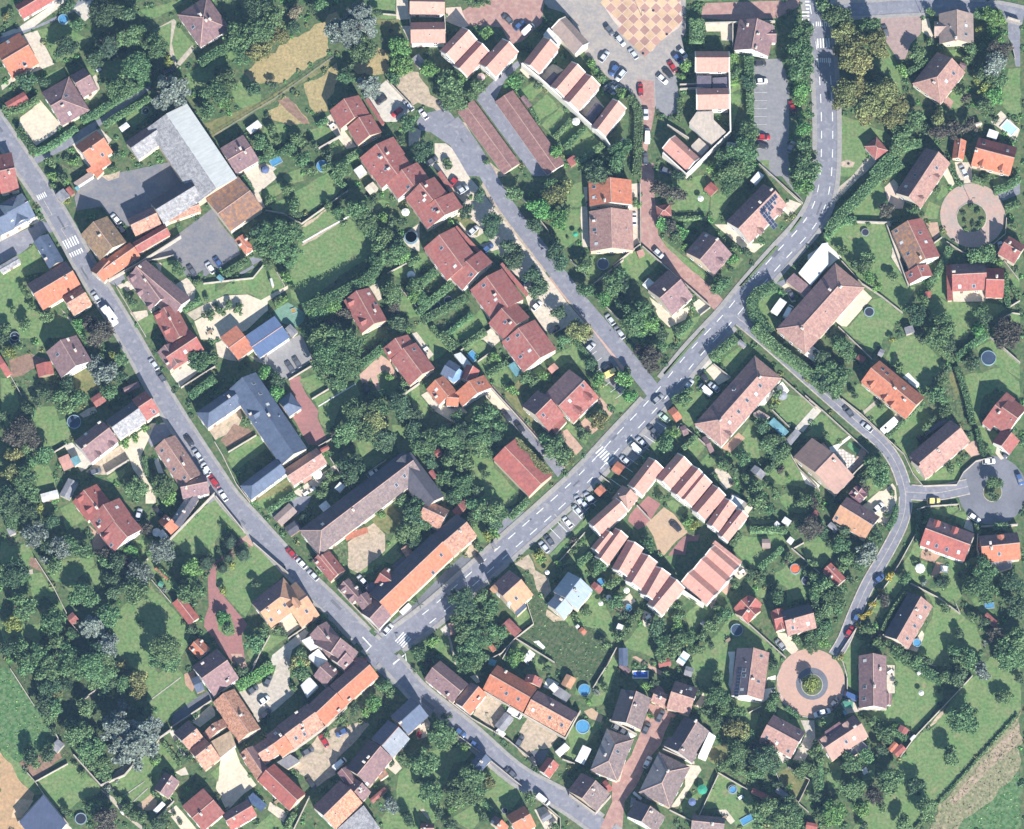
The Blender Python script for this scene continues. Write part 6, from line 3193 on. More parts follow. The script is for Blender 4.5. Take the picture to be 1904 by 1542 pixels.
def gable(h, P, cols, he, pitch=None, xx=False, hA=False, hB=False, shedroof=False, plain=False):
    global BN; BN += 1
    he += (BN % 7)*.012
    ctr, u, v, L, Wd = rect(P, he)
    if L < 1 or Wd < 1: return
    ensure(h, ctr)
    pt = pitch if pitch else (41 if Wd < 9.5 else 38 if Wd < 12 else 28)
    if pitch is None and hA and hB: pt = min(pt, 34)
    fr = .58 if xx else .5
    if xx and pitch is None: pt = 33
    if shedroof: fr = 1.0; pt = 8
    if Wd < 3.4 and pitch is None: pt = 14
    rise = min(5.0, math.tan(R_(pt))*(Wd*max(fr, .5) if not shedroof else Wd))
    zr = he+rise; vr = -Wd/2+Wd*fr; th = .14
    def P3(a, b, z): q = ctr+u*a+v*b; return (q.x, q.y, z)
    a0, a1 = -L/2, L/2
    ra = a0+(Wd*.48 if hA else 0); rb = a1-(Wd*.48 if hB else 0)
    if ra > rb: ra = rb = (ra+rb)/2 ; rb += .01
    m1 = rmat(cols[0]); m2 = rmat(cols[-1])  # most second colours put the far slope's shade into the tiles
    T = [P3(a0,-Wd/2,he), P3(a1,-Wd/2,he), P3(a1,Wd/2,he), P3(a0,Wd/2,he), P3(ra,vr,zr), P3(rb,vr,zr)]
    if shedroof: T[2] = P3(a1,Wd/2,zr); T[3] = P3(a0,Wd/2,zr)
    bot = [(x,y,z-th) for x,y,z in T]
    V = T+bot
    sl1 = math.hypot(Wd*fr, rise); sl2 = math.hypot(Wd*(1-fr), rise)
    if shedroof: F = [(0,1,2,3)]; idx = [0]; UV = [[(0,0),(L,0),(L,sl1),(0,sl1)]]
    else:
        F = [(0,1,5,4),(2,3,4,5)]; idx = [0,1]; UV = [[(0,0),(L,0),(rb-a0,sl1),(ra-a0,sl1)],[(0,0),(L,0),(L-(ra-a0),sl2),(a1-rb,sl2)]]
        if hA: F.append((3,0,4)); idx.append(0); UV.append([(0,0),(Wd,0),(Wd/2,sl1)])
        if hB: F.append((1,2,5)); idx.append(0); UV.append([(0,0),(Wd,0),(Wd/2,sl1)])
    # orientation
    def nrm(f): p = [Vector(V[i]) for i in f[:3]]; return (p[1]-p[0]).cross(p[2]-p[0])
    if nrm(F[0]).z < 0: F = [tuple(reversed(f)) for f in F]; UV = [list(reversed(q)) for q in UV]
    nt_ = len(F)
    for i in range(nt_): h.planes.append(([Vector(V[k]) for k in F[i]], nrm(F[i]).normalized(), h))
    F2 = [tuple(k+6 for k in reversed(f)) for f in F]
    ring = [0,1,2,3] if (shedroof or (hA and hB)) else [0,1]+([] if hB else [5])+[2,3]+([] if hA else [4])
    if not shedroof and hA and hB: ring = [0,1,2,3]
    side = [(ring[i], ring[(i+1)%len(ring)], ring[(i+1)%len(ring)]+6, ring[i]+6) for i in range(len(ring))]
    F = F+F2+side; idx = idx+idx[:nt_]+[0]*len(side)
    UV = UV+[[(0,0)]*len(f) for f in F2]+[[(0,0)]*4 for _ in side]
    rf = add('roof', V, F, [m1,m2], h, idx=idx, uvs=UV)
    ri_ = .28
    w0, w1, b0, b1 = a0+ri_, a1-ri_, -Wd/2+ri_, Wd/2-ri_
    slope1 = rise/(Wd*fr); slope2 = rise/(Wd*(1-fr)) if fr < 1 else 0
    hw = he+ri_*slope1*.9-th; 
    WV = [P3(w0,b0,0),P3(w1,b0,0),P3(w1,b1,0),P3(w0,b1,0),P3(w0,b0,he-.02),P3(w1,b0,he-.02),P3(w1,b1,(zr-th-.05) if shedroof else he-.02),P3(w0,b1,(zr-th-.05) if shedroof else he-.02)]
    WFc = [(0,1,5,4),(1,2,6,5),(2,3,7,6),(3,0,4,7)]
    if not shedroof:
        zt = zr-th-.04
        if not hB: WV.append(P3(w1,vr,zt)); WFc.append((5,6,len(WV)-1))
        if not hA: WV.append(P3(w0,vr,zt)); WFc.append((7,4,len(WV)-1))
    add('wall', WV, WFc, h.wm, h)
    if plain: return
    # ridge cap
    if not shedroof and L > 3.5 and not xx:
        q = [P3(ra,vr-.14,zr-.02),P3(rb,vr-.14,zr-.02),P3(rb,vr+.14,zr-.02),P3(ra,vr+.14,zr-.02),P3(ra,vr-.09,zr+.10),P3(rb,vr-.09,zr+.10),P3(rb,vr+.09,zr+.10),P3(ra,vr+.09,zr+.10)]
        add('ridge_cap', q, BF, rmat(cols[0]) if cols[0] in ('bs','sb','gf','mt','dk','nv') else ridgem, h)
        for on, end, ex in ((hA, a0, ra), (hB, a1, rb)):
            if on:
                for sgn in (-1, 1):
                    p, q2 = Vector(P3(end, sgn*Wd/2, he)), Vector(P3(ex, vr, zr)); d = (q2-p); s_ = Vector((-d.y,d.x,0)).normalized()*.12; upz = Vector((0,0,.09)); lo = Vector((0,0,-.04))
                    add('hip_cap', [p-s_+lo,q2-s_+lo,q2+s_+lo,p+s_+lo,p-s_*.7+upz,q2-s_*.7+upz,q2+s_*.7+upz,p+s_*.7+upz], BF, rmat(cols[0]) if cols[0] in ('bs','sb','gf','mt','dk','nv') else ridgem, h)
    if xx:
        for end in (a0, a1):
            for (va, za, vb, zb) in ((-Wd/2, he, vr, zr), (vr, zr, Wd/2, he)):
                e0, e1 = end-.16, end+.16
                add('verge', [P3(e0,va,za-.12),P3(e1,va,za-.12),P3(e1,vb,zb-.12),P3(e0,vb,zb-.12),P3(e0,va,za+.12),P3(e1,va,za+.12),P3(e1,vb,zb+.12),P3(e0,vb,zb+.12)], BF, verge, h)
    # windows and a door on the walls that can be seen
    if h.kind in ('house','terraced_house','gatehouse','hall') and he > 2.7:
        off = h.root.location; cnt = 0
        for (pa, nrm_, ln) in ((-1, -v, L), (1, v, L), (-2, -u, Wd), (2, u, Wd)):
            if nrm_.y > 0.25: continue
            nw = max(1, min(4, int((ln-1.5)/3.2))); ax = u if abs(pa) == 1 else v; base = ctr+nrm_*((Wd if abs(pa)==1 else L)/2-ri_)
            for k in range(nw):
                q = base+ax*((k+.5)/nw-.5)*(ln-1.6); rz = math.atan2(nrm_.y, nrm_.x)+math.pi/2
                if k == 0 and cnt == 0 and abs(pa) == 1:
                    o = link('door', DOOR, h.root); o.location = (q.x-off.x, q.y-off.y, .05); o.rotation_euler = (0,0,rz); cnt = 1; continue
                for zz in ([.95] if he < 4.2 else [.95, 3.1]):
                    o = link('window', WF, h.root); o.location = (q.x-off.x, q.y-off.y, min(zz, he-1.7)); o.rotation_euler = (0,0,rz)
                    link('pane', WP, o)
    h.blocks.append((ctr, max(L, Wd)))
def flat(h, P, col, hz):
    global BN; BN += 1; hz += (BN % 5)*.011
    Q = [W2(p, hz) for p in P]; c = Vector((sum(q[0] for q in Q)/len(Q), sum(q[1] for q in Q)/len(Q))); ensure(h, c)
    ins = [((q[0]-c.x)*.965+c.x, (q[1]-c.y)*.965+c.y) for q in Q]
    V, F = prism(ins, 0, hz-.12); add('wall', V, F, h.wm, h)
    V, F = prism(Q, hz-.12, hz); add('roof', V, F, rmat(col), h, uvs=[[(V[i][0], V[i][1]) for i in f] for f in F])
    h.planes.append(([Vector((q[0],q[1],hz)) for q in Q], Vector((0,0,1)), h)); h.blocks.append((c, 5))
def ray_on(planes, px, py):
    best = None
    d = (unp(px, py, 0)-CAM).normalized()
    for poly, n, h in planes:
        dn = d.dot(n)
        if abs(dn) < 1e-6: continue
        t = (poly[0]-CAM).dot(n)/dn; q = CAM+d*t
        if inpoly(q.x, q.y, [(p.x,p.y) for p in poly]) and (best is None or t < best[0]): best = (t, q, n, h)
    return best
def on_roof(h, px, py):
    r = ray_on(h.planes, px, py)
    if r is None:
        allp = [p for hh in HOUSES for p in hh.planes]; r = ray_on(allp, px, py)
    return r
def basis(n):
    dn = Vector((n.x, n.y, 0))
    if dn.length < .02: dn = Vector((0.6,-.8,0))
    dn.normalize(); y = dn-n*dn.dot(n); y.normalize(); x = y.cross(n); return x, y
def place(me, name, q, n, parent_root, par=None):
    x, y = basis(n); M = Matrix((x, y, n)).transposed().to_4x4(); M.translation = q-Vector((parent_root.location.x, parent_root.location.y, 0)); o = link(name, me, parent_root); o.matrix_local = M; return o
cur = None; contiguous = False; LATE = []
MISC = []
for t, ox, oy, sc in items:
    k = t[0]
    if k[0] == 'H':
        cur = new_house(k[1:] or 'house', ' '.join(t[1:])); contiguous = True; continue
    if k in ('g','s','f'):
        P = pts_of(t[1:], ox, oy, sc); rs = rest(t[1:]); col = rs[0].split('/'); opts = rs[1:]
        he = None; pitch = None; nums = [float(o) for o in opts if re.fullmatch(r'[\d.]+', o)]
        for o in opts:
            if re.fullmatch(r'h[\d.]+', o): he = float(o[1:])
            if re.fullmatch(r'p[\d.]+', o): pitch = float(o[1:])
        he = he or (nums[0] if nums else 3.2)
        tgt = cur; c = Vector(W2(P[0], he))
        if not contiguous or (tgt.blocks and min((c-b[0]).length-b[1]*.5 for b in tgt.blocks) > 12):
            if not tgt.blocks or min((c-b[0]).length-b[1]*.5 for b in tgt.blocks) > 5:
                tgt = new_house('outbuilding', None)
        if k == 'g': gable(tgt, P, col, he, pitch, 'x' in opts, 'hA' in opts, 'hB' in opts)
        elif k == 's': gable(tgt, P, col, he, pitch, shedroof=True, plain=True); tgt.blocks.append((c, 3))
        else: flat(tgt, P, col[0], he)
        continue
    if k in ('v','c','d','P','I'): LATE.append((cur, t, ox, oy, sc)); continue
    contiguous = False
for h in HOUSES:
    if h.root is None: print('EMPTY', h.phrase)
SKN = 0
have = set(id(h) for h, t, *_ in LATE if t[0] == 'c')
rc = random.Random(3)
for h in HOUSES:
    if h.root is None or h.kind not in ('house','terraced_house','gatehouse','hall') : continue
    sl = [p for p in h.planes if abs(p[1].z) < .97 and len(p[0]) == 4]
    if not sl: continue
    off = h.root.location
    for poly, n, _ in sl[:4]:
        if rc.random() < (.75 if id(h) not in have and poly is sl[0][0] else .15) and 'salmon' not in (h.phrase or ''):
            e0, e1, r1, r0 = poly; s_ = rc.uniform(.2,.8); q = (e0.lerp(e1, s_)).lerp(r0.lerp(r1, s_), .8)
            o = link('chimney', CH, h.root); o.location = (q.x-off.x, q.y-off.y, q.z+.1); o.rotation_euler = (0,0,math.atan2((e1-e0).y,(e1-e0).x)); link('chimney_cap', CHC, o)
        if rc.random() < .6:
            e0, e1, r1, r0 = poly; q = (e0.lerp(e1, rc.uniform(.15,.85))).lerp(r0.lerp(r1, rc.uniform(.2,.8)), rc.uniform(.3,.8)); place(VENT, 'roof_vent', q, n, h.root)
for h, t, ox, oy, sc in LATE:
    P = pts_of(t[1:], ox, oy, sc); k = t[0]
    if k in ('P','I'):
        rs_ = [on_roof(h, *p) for p in P]
        c = (sum(p[0] for p in P)/len(P), sum(p[1] for p in P)/len(P)); r = on_roof(h, *c)
        if r is None: print('noroof', t); continue
        _, q, n, hh = r; x, y = basis(n); off = hh.root.location
        def onpl(p):
            d = (unp(p[0],p[1],0)-CAM); tt = (q-CAM).dot(n)/d.dot(n); return CAM+d*tt
        W = [onpl(p) for p in P]
        loc2 = [((w-q).dot(x), (w-q).dot(y)) for w in W]; bb = bbox(loc2)
        if k == 'P':
            yy = bb[1]+.8
            while yy < bb[3]-.6:
                xx_ = bb[0]+.5
                while xx_ < bb[2]-.3:
                    if inpoly(xx_, yy, loc2): o = place(SPF, 'solar_panel', q+x*xx_+y*yy, n, hh.root); link('panel_glass', SPP, o)
                    xx_ += 1.04
                yy += 1.68
        else:
            V, F = [], []
            for _ in range(1500):
                a, b = random.uniform(bb[0],bb[2]), random.uniform(bb[1],bb[3])
                if not inpoly(a, b, loc2): continue
                c_ = q+x*a+y*b+n*random.uniform(.05,.4); e1 = Vector((random.gauss(0,1),random.gauss(0,1),random.gauss(0,.5))).normalized()*.22; e2 = n.cross(e1).normalized()*.22
                m_ = len(V); V += [c_-e1-e2-Vector((off.x,off.y,0)), c_+e1-e2-Vector((off.x,off.y,0)), c_+e1+e2-Vector((off.x,off.y,0)), c_-e1+e2-Vector((off.x,off.y,0))]; F.append((m_,m_+1,m_+2,m_+3))
            o = mk('ivy', V, F, LEAF['o'], parent=hh.root); o['kind'] = 'stuff'
        continue
    r = on_roof(h, *P[0])
    if r is None: continue
    _, q, n, hh = r; off = hh.root.location
    if k == 'v':
        SKN += 1; o = place(SKF, 'skylight', q, n, hh.root); link('pane', SKW if SKN % 3 == 0 else SKP, o)
    elif k == 'c':
        x, y = basis(n); o = link('chimney', CH, hh.root); o.location = (q.x-off.x, q.y-off.y, q.z+.1); o.rotation_euler = (0,0,math.atan2(y.y,y.x)); link('chimney_cap', CHC, o)
    elif k == 'd':
        x, y = basis(n); f = Vector((y.x,y.y,0)).normalized(); sx = Vector((-f.y,f.x,0)); sl = math.hypot(n.x,n.y)/max(n.z,.1)
        dl = 1.6; z0 = q.z; fr_ = q+f*1.0; bz = fr_.z-sl*1.0
        hz = bz+1.3; bk = 1.3/max(sl,.25)
        def D(a, b, z): w = fr_+sx*a-f*b; return (w.x-off.x, w.y-off.y, z)
        V = [D(-.85,0,bz-.2),D(.85,0,bz-.2),D(.85,bk,hz),D(-.85,bk,hz),D(-.85,0,hz),D(.85,0,hz),D(0,0,hz+.6),D(0,bk,hz+.6)]
        w_ = mk('dormer', V, [(0,1,5,6,4),(1,2,5),(0,4,3)], hh.wm, parent=hh.root)
        rr = bk+.6/max(sl,.25)
        V = [D(-1.1,-.15,hz-.12),D(0,-.15,hz+.62),D(1.1,-.15,hz-.12),D(-1.1,bk-.1,hz-.12),D(0,rr,hz+.62),D(1.1,bk-.1,hz-.12)]
        cm = [m for m in [c for c in hh.root.children if c.name.startswith('roof')][0].data.materials][0]
        mk('dormer_roof', V+[(x_,y_,z_-.1) for x_,y_,z_ in V], [(0,1,4,3),(1,2,5,4),(9,10,7,6),(10,11,8,7),(0,6,7,1),(1,7,8,2),(3,9,6,0),(2,8,11,5)], cm, parent=w_)
        g_ = link('dormer_window', WP, w_); g_.location = D(0,-.02,bz-.05); g_.rotation_euler = (0,0,math.atan2(f.y,f.x)+math.pi/2); g_.scale = (.8,1,.85)
# ------------------------------------------------------------------ foliage meshes
def leaves(cent, nrm, size, jitter=.7):
    """n quads of half-size `size` at cent facing roughly nrm"""
    n = len(cent); r = np.random.normal(size=(n,3)); nn = nrm+r*jitter; nn /= np.linalg.norm(nn,axis=1,keepdims=True)+1e-9
    a = np.cross(nn, np.random.normal(size=(n,3))); a /= np.linalg.norm(a,axis=1,keepdims=True)+1e-9; b = np.cross(nn, a)
    s = (size*np.random.uniform(.6,1.35,size=n))[:,None]; b = b*.75
    return np.stack([cent-a*s-b*s, cent+a*s-b*s*.6, cent+a*s*.7+b*s, cent-a*s*.8+b*s*.9], 1).reshape(-1,3)
def quadmesh(name, V, mats, V2=None, F2=None, idx2=None):
    n = len(V)//4; me = bpy.data.meshes.new(name)
    if V2 is None: V2 = np.zeros((0,3)); F2 = []
    VV = np.concatenate([V, V2]); me.vertices.add(len(VV)); me.vertices.foreach_set('co', VV.astype(np.float32).ravel())
    nl = 4*n+sum(len(f) for f in F2); me.loops.add(nl)
    li = np.concatenate([np.arange(4*n), np.array([k+4*n for f in F2 for k in f], dtype=np.int64)]) if F2 else np.arange(4*n)
    me.loops.foreach_set('vertex_index', li.astype(np.int32)); me.polygons.add(n+len(F2))
    st = [4*i for i in range(n)]; cur = 4*n
    for f in F2: st.append(cur); cur += len(f)
    me.polygons.foreach_set('loop_start', st)
    for m in mats: me.materials.append(m)
    me.update(calc_edges=True); me.validate(); return me
def ico(sub=2):
    bm = bmesh.new(); bmesh.ops.create_icosphere(bm, subdivisions=sub, radius=1); V = np.array([v.co[:] for v in bm.verts]); F = [tuple(v.index for v in f.verts) for f in bm.faces]; bm.free(); return V, F
ICO = ico(2); ICO1 = ico(1)
def crown(kind, seed, n, rz, leaf, lobes):
    """crown of unit horizontal radius centred on the origin"""
    rs = np.random.RandomState(seed); np.random.seed(seed)
    L = []
    for i in range(lobes):
        d = rs.normal(size=3); d /= np.linalg.norm(d); d[2] = abs(d[2])*1.0-.25; rr = rs.uniform(.22,.44) if lobes > 3 else .5
        L.append((np.array([d[0]*(1-rr)*rs.uniform(.7,1.28), d[1]*(1-rr)*rs.uniform(.7,1.28), d[2]*(1-rr)*rz]), rr))
    L.append((np.array([rs.uniform(-.1,.1),rs.uniform(-.1,.1),.0]), .54))
    tot = sum(r*r for _, r in L); cs, ns = [], []
    for c, r in L:
        m = int(n*r*r/tot); d = rs.normal(size=(m,3)); d /= np.linalg.norm(d,axis=1,keepdims=True); d[:,2] = np.where(d[:,2] < -.35, -d[:,2], d[:,2])
        wob = 1+.18*np.sin(d[:,0]*7+c[0]*9)*np.cos(d[:,1]*6+c[1]*11)
        rad = r*wob*rs.uniform(.74,1.2,size=m); cs.append(c+d*rad[:,None]*np.array([1,1,rz**.5])); ns.append(d)
    cs = np.concatenate(cs); ns = np.concatenate(ns)
    V = leaves(cs, ns, leaf, .75)
    # inner mass so that the crown is not see-through
    V2, F2 = [], []
    for c, r in L:
        q = ICO1[0]*(r*.66)*np.array([1,1,rz**.5])+c; q += rs.normal(size=q.shape)*.03
        b = sum(len(x) for x in V2); V2.append(q); F2 += [tuple(k+b for k in f) for f in ICO1[1]]
    return V, np.concatenate(V2), F2
def conifer(seed, n, H):
    rs = np.random.RandomState(seed); np.random.seed(seed); t = rs.uniform(0,1,size=n)**.8; ang = rs.uniform(0,2*np.pi,size=n)
    whorl = 1+.16*np.cos(t*46)+.14*np.cos(ang*9+t*20); r = (1-t)*whorl*rs.uniform(.75,1.05,size=n)
    z = -H*.5+t*H*1.0; cs = np.stack([r*np.cos(ang), r*np.sin(ang), z],1); ns = np.stack([np.cos(ang), np.sin(ang), np.full(n,.6)],1)
    V = leaves(cs, ns, .075, .5)
    m = 10; V2 = [(.72*math.cos(2*math.pi*i/m), .72*math.sin(2*math.pi*i/m), -H*.5) for i in range(m)]+[(0,0,H*.45)]
    return V, np.array(V2), [(i,(i+1)%m,m) for i in range(m)]
def cedar(seed, n):
    rs = np.random.RandomState(seed); np.random.seed(seed); cs, ns = [], []
    for i in range(26):
        a = rs.uniform(0,6.28); z = rs.uniform(-.35,.65); R = .95*(1-max(0,z)*.9)*rs.uniform(.75,1.08); m = n//26
        t = rs.uniform(.1,1,size=m)**.7; w = rs.normal(size=m)*.13*(1.1-t)+rs.normal(size=m)*.05
        cs.append(np.stack([R*t*math.cos(a)-w*math.sin(a), R*t*math.sin(a)+w*math.cos(a), z-.12*t+rs.normal(size=m)*.035],1)); ns.append(np.tile([0,0,1.0],(m,1)))
    V = leaves(np.concatenate(cs), np.concatenate(ns), .05, .6)
    q = ICO1[0]*np.array([.5,.5,.45]); return V, q, list(ICO1[1])
PROTO = {}
def crown_mesh(kind, cls, var):
    key = (kind, cls, var)
    if key in PROTO: return PROTO[key]
    if cls == 'conifer': V, V2, F2 = conifer(50+var, 1300, 2.2)
    elif cls == 'cedar': V, V2, F2 = cedar(70+var, 9000)
    else:
        n, rz, leaf, lobes = dict(xs=(170,.85,.15,3), s=(420,.85,.115,6), m=(1100,.8,.078,10), l=(2600,.78,.056,15), x=(4600,.75,.043,22))[cls]
        V, V2, F2 = crown(kind, hash((cls,var)) % 9999 if False else {'xs':11,'s':22,'m':33,'l':44,'x':55}[cls]*10+var, n, rz, leaf, lobes)
    PROTO[key] = quadmesh('crown', V, [LEAF[kind]], V2, F2); return PROTO[key]
def trunk_mesh():
    V, F = [], []
    def limb(a, b, r0, r1, n=6):
        a, b = Vector(a), Vector(b); d = (b-a).normalized(); x = d.orthogonal().normalized(); y = d.cross(x); m = len(V)
        for p, r in ((a, r0), (b, r1)):
            for i in range(n): an = 2*math.pi*i/n; V.append(tuple(p+x*r*math.cos(an)+y*r*math.sin(an)))
        F.extend([(m+i, m+(i+1)%n, m+n+(i+1)%n, m+n+i) for i in range(n)])
    limb((0,0,0),(0.02,.01,.55),.055,.038)
    for i in range(4): a = i*1.6+.4; limb((0.02,.01,.5),(.3*math.cos(a),.3*math.sin(a),.8+.05*i),.026,.01,5)
    me = bpy.data.meshes.new('trunk'); me.from_pydata(V, [], F); me.materials.append(bark); return me
TRUNK = trunk_mesh()
TK = dict(d=('broadleaf_tree','dark green'), m=('broadleaf_tree','green'), b=('broadleaf_tree','bright green'), o=('broadleaf_tree','olive green'), g=('grey_leaved_tree','grey-green'), c=('conifer_tree','dark green'), p=('plum_tree','purple-brown'), y=('broadleaf_tree','yellow-green'), n=('sparse_tree','brownish'), r=('red_flowering_shrub','red'), ye=('yellow_flowering_shrub','yellow'))
trees = []
for t, ox, oy, sc in items:
    if t[0] not in ('T','B'): continue
    P = pts_of(t, ox, oy, sc)
    r = float(t[3])*sc*S; hh = float(t[4]) if len(t) > 4 and re.fullmatch(r'[\d.]+', t[4]) else None
    if t[0] == 'B': r = min(r, 2.2)
    trees.append([t[0], t[1], P[0], r*.98, hh])  # some dark green crowns fill spots of mere cast shadow, added as trees
big = sorted([x for x in trees if x[0] == 'T' and x[1] != 'c'], key=lambda x: -x[3]); 
TREE_SET = set(id(x) for x in big[:300]); rest_t = [x for x in trees if id(x) not in TREE_SET and x[1] != 'c']; rest_t.sort(key=lambda x: -x[3])
SHRUB_SET = set(id(x) for x in rest_t[:300])
mass = {}
for i, x in enumerate(trees):
    tb, kd, p, r, hh = x
    is_tree = id(x) in TREE_SET; con = kd == 'c'
    zc = (1.1*r+.5) if hh is None else hh*.6
    if tb == 'B': zc = r*.6
    elif not is_tree and not con: zc = 1.05*r+.2
    if con: zc = (hh or 2.2*r)*.5 if hh else 1.1*r+.3
    w = unp(p[0], p[1], zc); rz = random.uniform(0, 6.28); va = random.randrange(4)
    if con: cls = 'conifer'
    elif kd == 'g' and r > 4.3: cls = 'cedar'; va %= 2
    else: cls = 'xs' if r < 1.1 else 's' if r < 2.3 else 'm' if r < 3.7 else 'l' if r < 5.2 else 'x'
    me = crown_mesh(kd, cls, va)
    sx = r*random.uniform(.93,1.07); sz = r*random.uniform(.85,1.05)
    if is_tree or con or id(x) in SHRUB_SET:
        if is_tree or con:
            nm, cn = TK[kd]; H_ = zc+r*.7
            sw = 'huge' if r > 5.6 else 'large' if r > 4.3 else 'medium' if r > 3.2 else 'small'
            word = 'conifer' if con else 'tree'
            root = thing(nm if not con else 'conifer_tree', (w.x,w.y,0), word, 'village conifers' if con else 'village trees', auto=(f'{sw} {cn} {word}',), size=r)
            o = link('trunk', TRUNK, root); o.scale = (H_,H_,H_*.95); o.rotation_euler = (0,0,rz)
        else:
            cn = TK[kd][1]; sw = 'large' if r > 2.6 else 'medium' if r > 1.9 else 'small' if r > 1.2 else 'tiny'
            root = thing('garden_shrub' if kd not in ('r','ye') else TK[kd][0], (w.x,w.y,0), 'shrub', 'garden shrubs', auto=(f'{sw} {cn} shrub',), size=r)
        o = link('crown', me, root); o.location = (0,0,zc); o.scale = (sx, r*r/sx, sz if not con else r); o.rotation_euler = (0,0,rz)
        if not (is_tree or con):
            o2 = link('stem', TRUNK, root); o2.scale = (zc*1.2,)*3
    else:
        n = len(me.vertices); co = np.empty(n*3, dtype=np.float32); me.vertices.foreach_get('co', co); co = co.reshape(-1,3)
        c_, s_ = math.cos(rz), math.sin(rz); q = co*np.array([sx,r,sz]); q = np.stack([q[:,0]*c_-q[:,1]*s_+w.x, q[:,0]*s_+q[:,1]*c_+w.y, q[:,2]+zc],1)
        nq = next((k for k, f in enumerate(me.polygons) if len(f.vertices) == 3), len(me.polygons))
        mass.setdefault(kd, []).append((q[:nq*4], q[nq*4:], len(ICO1[0])))
def merged(name, dct, kind='stuff', label=None, cat=None):
    allV, allI, mats = [], [], []
    for k, lst in dct.items():
        mats.append(LEAF[k]); V = np.concatenate([a for a, *_ in lst]); allV.append(V); allI += [len(mats)-1]*(len(V)//4)
    me = quadmesh(name, np.concatenate(allV), mats); me.polygons.foreach_set('material_index', allI)
    o = link(name, me); o['kind'] = kind
    if label: o['label'] = label; o['category'] = cat
    return o
if mass: merged('small_shrubs', mass, label='mass of small green shrubs scattered through the village gardens', cat='shrubs')
# ------------------------------------------------------------------ undergrowth
occ = [(bbox(P), P) for P in POLYS]
for h in HOUSES:
    for poly, n, _ in h.planes: Q = [(p.x,p.y) for p in poly]; occ.append((bbox(Q), Q))
def free(x, y):
    for bb, P in occ:
        if bb[0] <= x <= bb[2] and bb[1] <= y <= bb[3] and inpoly(x, y, P): return False
    return True
ug = {}
rs = random.Random(5); cnt = 0
for _ in range(15000):
    x, y = rs.uniform(-165,165), rs.uniform(-140,140)
    q = mnoise.noise(Vector((x*.06,y*.06,1)))
    if rs.random() > .55+q*.8: continue
    if not free(x, y): continue
    r = rs.uniform(.35,1.15); n = int(14+r*26); d = np.random.normal(size=(n,3)); d /= np.linalg.norm(d,axis=1,keepdims=True); d[:,2] = abs(d[:,2])
    k = rs.choice('mmmddbo'); ug.setdefault(k, []).append((leaves(d*r*np.array([1,1,.8])+np.array([x,y,0]), d, .17+r*.07, .6),)); cnt += 1
if ug: merged('undergrowth', ug, label='low green undergrowth and weeds filling the garden margins', cat='undergrowth')
rm = {}
for t, ox, oy, sc in items:
    if t[0] == 'G' and t[1] in ('rough','rough2','garden','stubble','soil2'):
        Q = [W2(p) for p in pts_of(t[2:], ox, oy, sc)]; bb = bbox(Q); ar = (bb[2]-bb[0])*(bb[3]-bb[1]); nn = int(min(2600, ar*.7)); cs = []
        for _ in range(nn):
            x, y = rs.uniform(bb[0],bb[2]), rs.uniform(bb[1],bb[3])
            if inpoly(x, y, Q): cs.append((x,y,rs.uniform(.05,.25)))
        if cs:
            cs = np.array(cs); rm.setdefault({'stubble':'n','soil2':'n'}.get(t[1], 'm' if t[1] != 'rough2' else 'b'), []).append((leaves(cs, np.tile([0,0,1.0],(len(cs),1)), .2, .8),))
if rm: merged('tall_grass', rm, label='tufts of tall rough grass and stubble on the meadows', cat='grass')
# ------------------------------------------------------------------ hedges
for t, ox, oy, sc in items:
    if t[0] != 'K': continue
    w = float(t[1])*sc*S*.95; hh = float(t[2]); P = [Vector(W2(p, hh*.8)) for p in pts_of(t[3:], ox, oy, sc)]
    if len(P) < 2: continue
    D = dense([tuple(p) for p in P], .8) if len(P) > 1 else P; c0 = D[len(D)//2]; cs, ns = [], []; Lh = sum((D[i+1]-D[i]).length for i in range(len(D)-1))
    V2, F2 = [], []
    for i in range(len(D)):
        wv = w*(.8+.12*math.sin(i*1.7)); hv = hh*(.88+.06*math.sin(i*2.3))
        for off_, z in ((-wv/2,0),(-wv/2*.9,hv*.93),(wv/2*.9,hv*.93),(wv/2,0)): q = offs(D, off_, i); V2.append((q.x-c0.x, q.y-c0.y, z))
        if i: b = 4*(i-1); F2 += [(b,b+4,b+5,b+1),(b+1,b+5,b+6,b+2),(b+2,b+6,b+7,b+3)]
    F2 += [(0,1,2,3), (len(V2)-4,len(V2)-3,len(V2)-2,len(V2)-1)]
    nlv = int(Lh*(w+hh*1.1)*13)
    for _ in range(nlv):
        i = random.randrange(len(D)-1); f = random.random(); a = random.uniform(-.5,.5); side = random.random() < .45
        if side: a = .5 if random.random() < .5 else -.5; z = random.uniform(.1,1)*hh
        else: z = hh*random.uniform(.86,1.04)
        q = offs(D, a*w*random.uniform(.92,1.06), i)*(1-f)+offs(D, a*w, i+1)*f; cs.append((q.x-c0.x,q.y-c0.y,z)); d = (D[i+1]-D[i]).normalized(); ns.append((-d.y*a*2*side, d.x*a*2*side, .3 if side else 1.0))
    kd = 'b' if (len(P)+int(w*10)) % 4 == 0 else 'm'
    me = quadmesh('hedge', leaves(np.array(cs), np.array(ns), .19, .55), [LEAF[kd]], np.array(V2), F2)
    o = link('hedge', me); o.location = (c0.x, c0.y, 0)
    tag(o, 'hedge', 'clipped garden hedges', auto=(('long ' if Lh > 22 else 'short ' if Lh < 8 else '')+('tall' if hh > 3.4 else 'low' if hh < 2.3 else 'clipped')+' green hedge',), size=Lh)
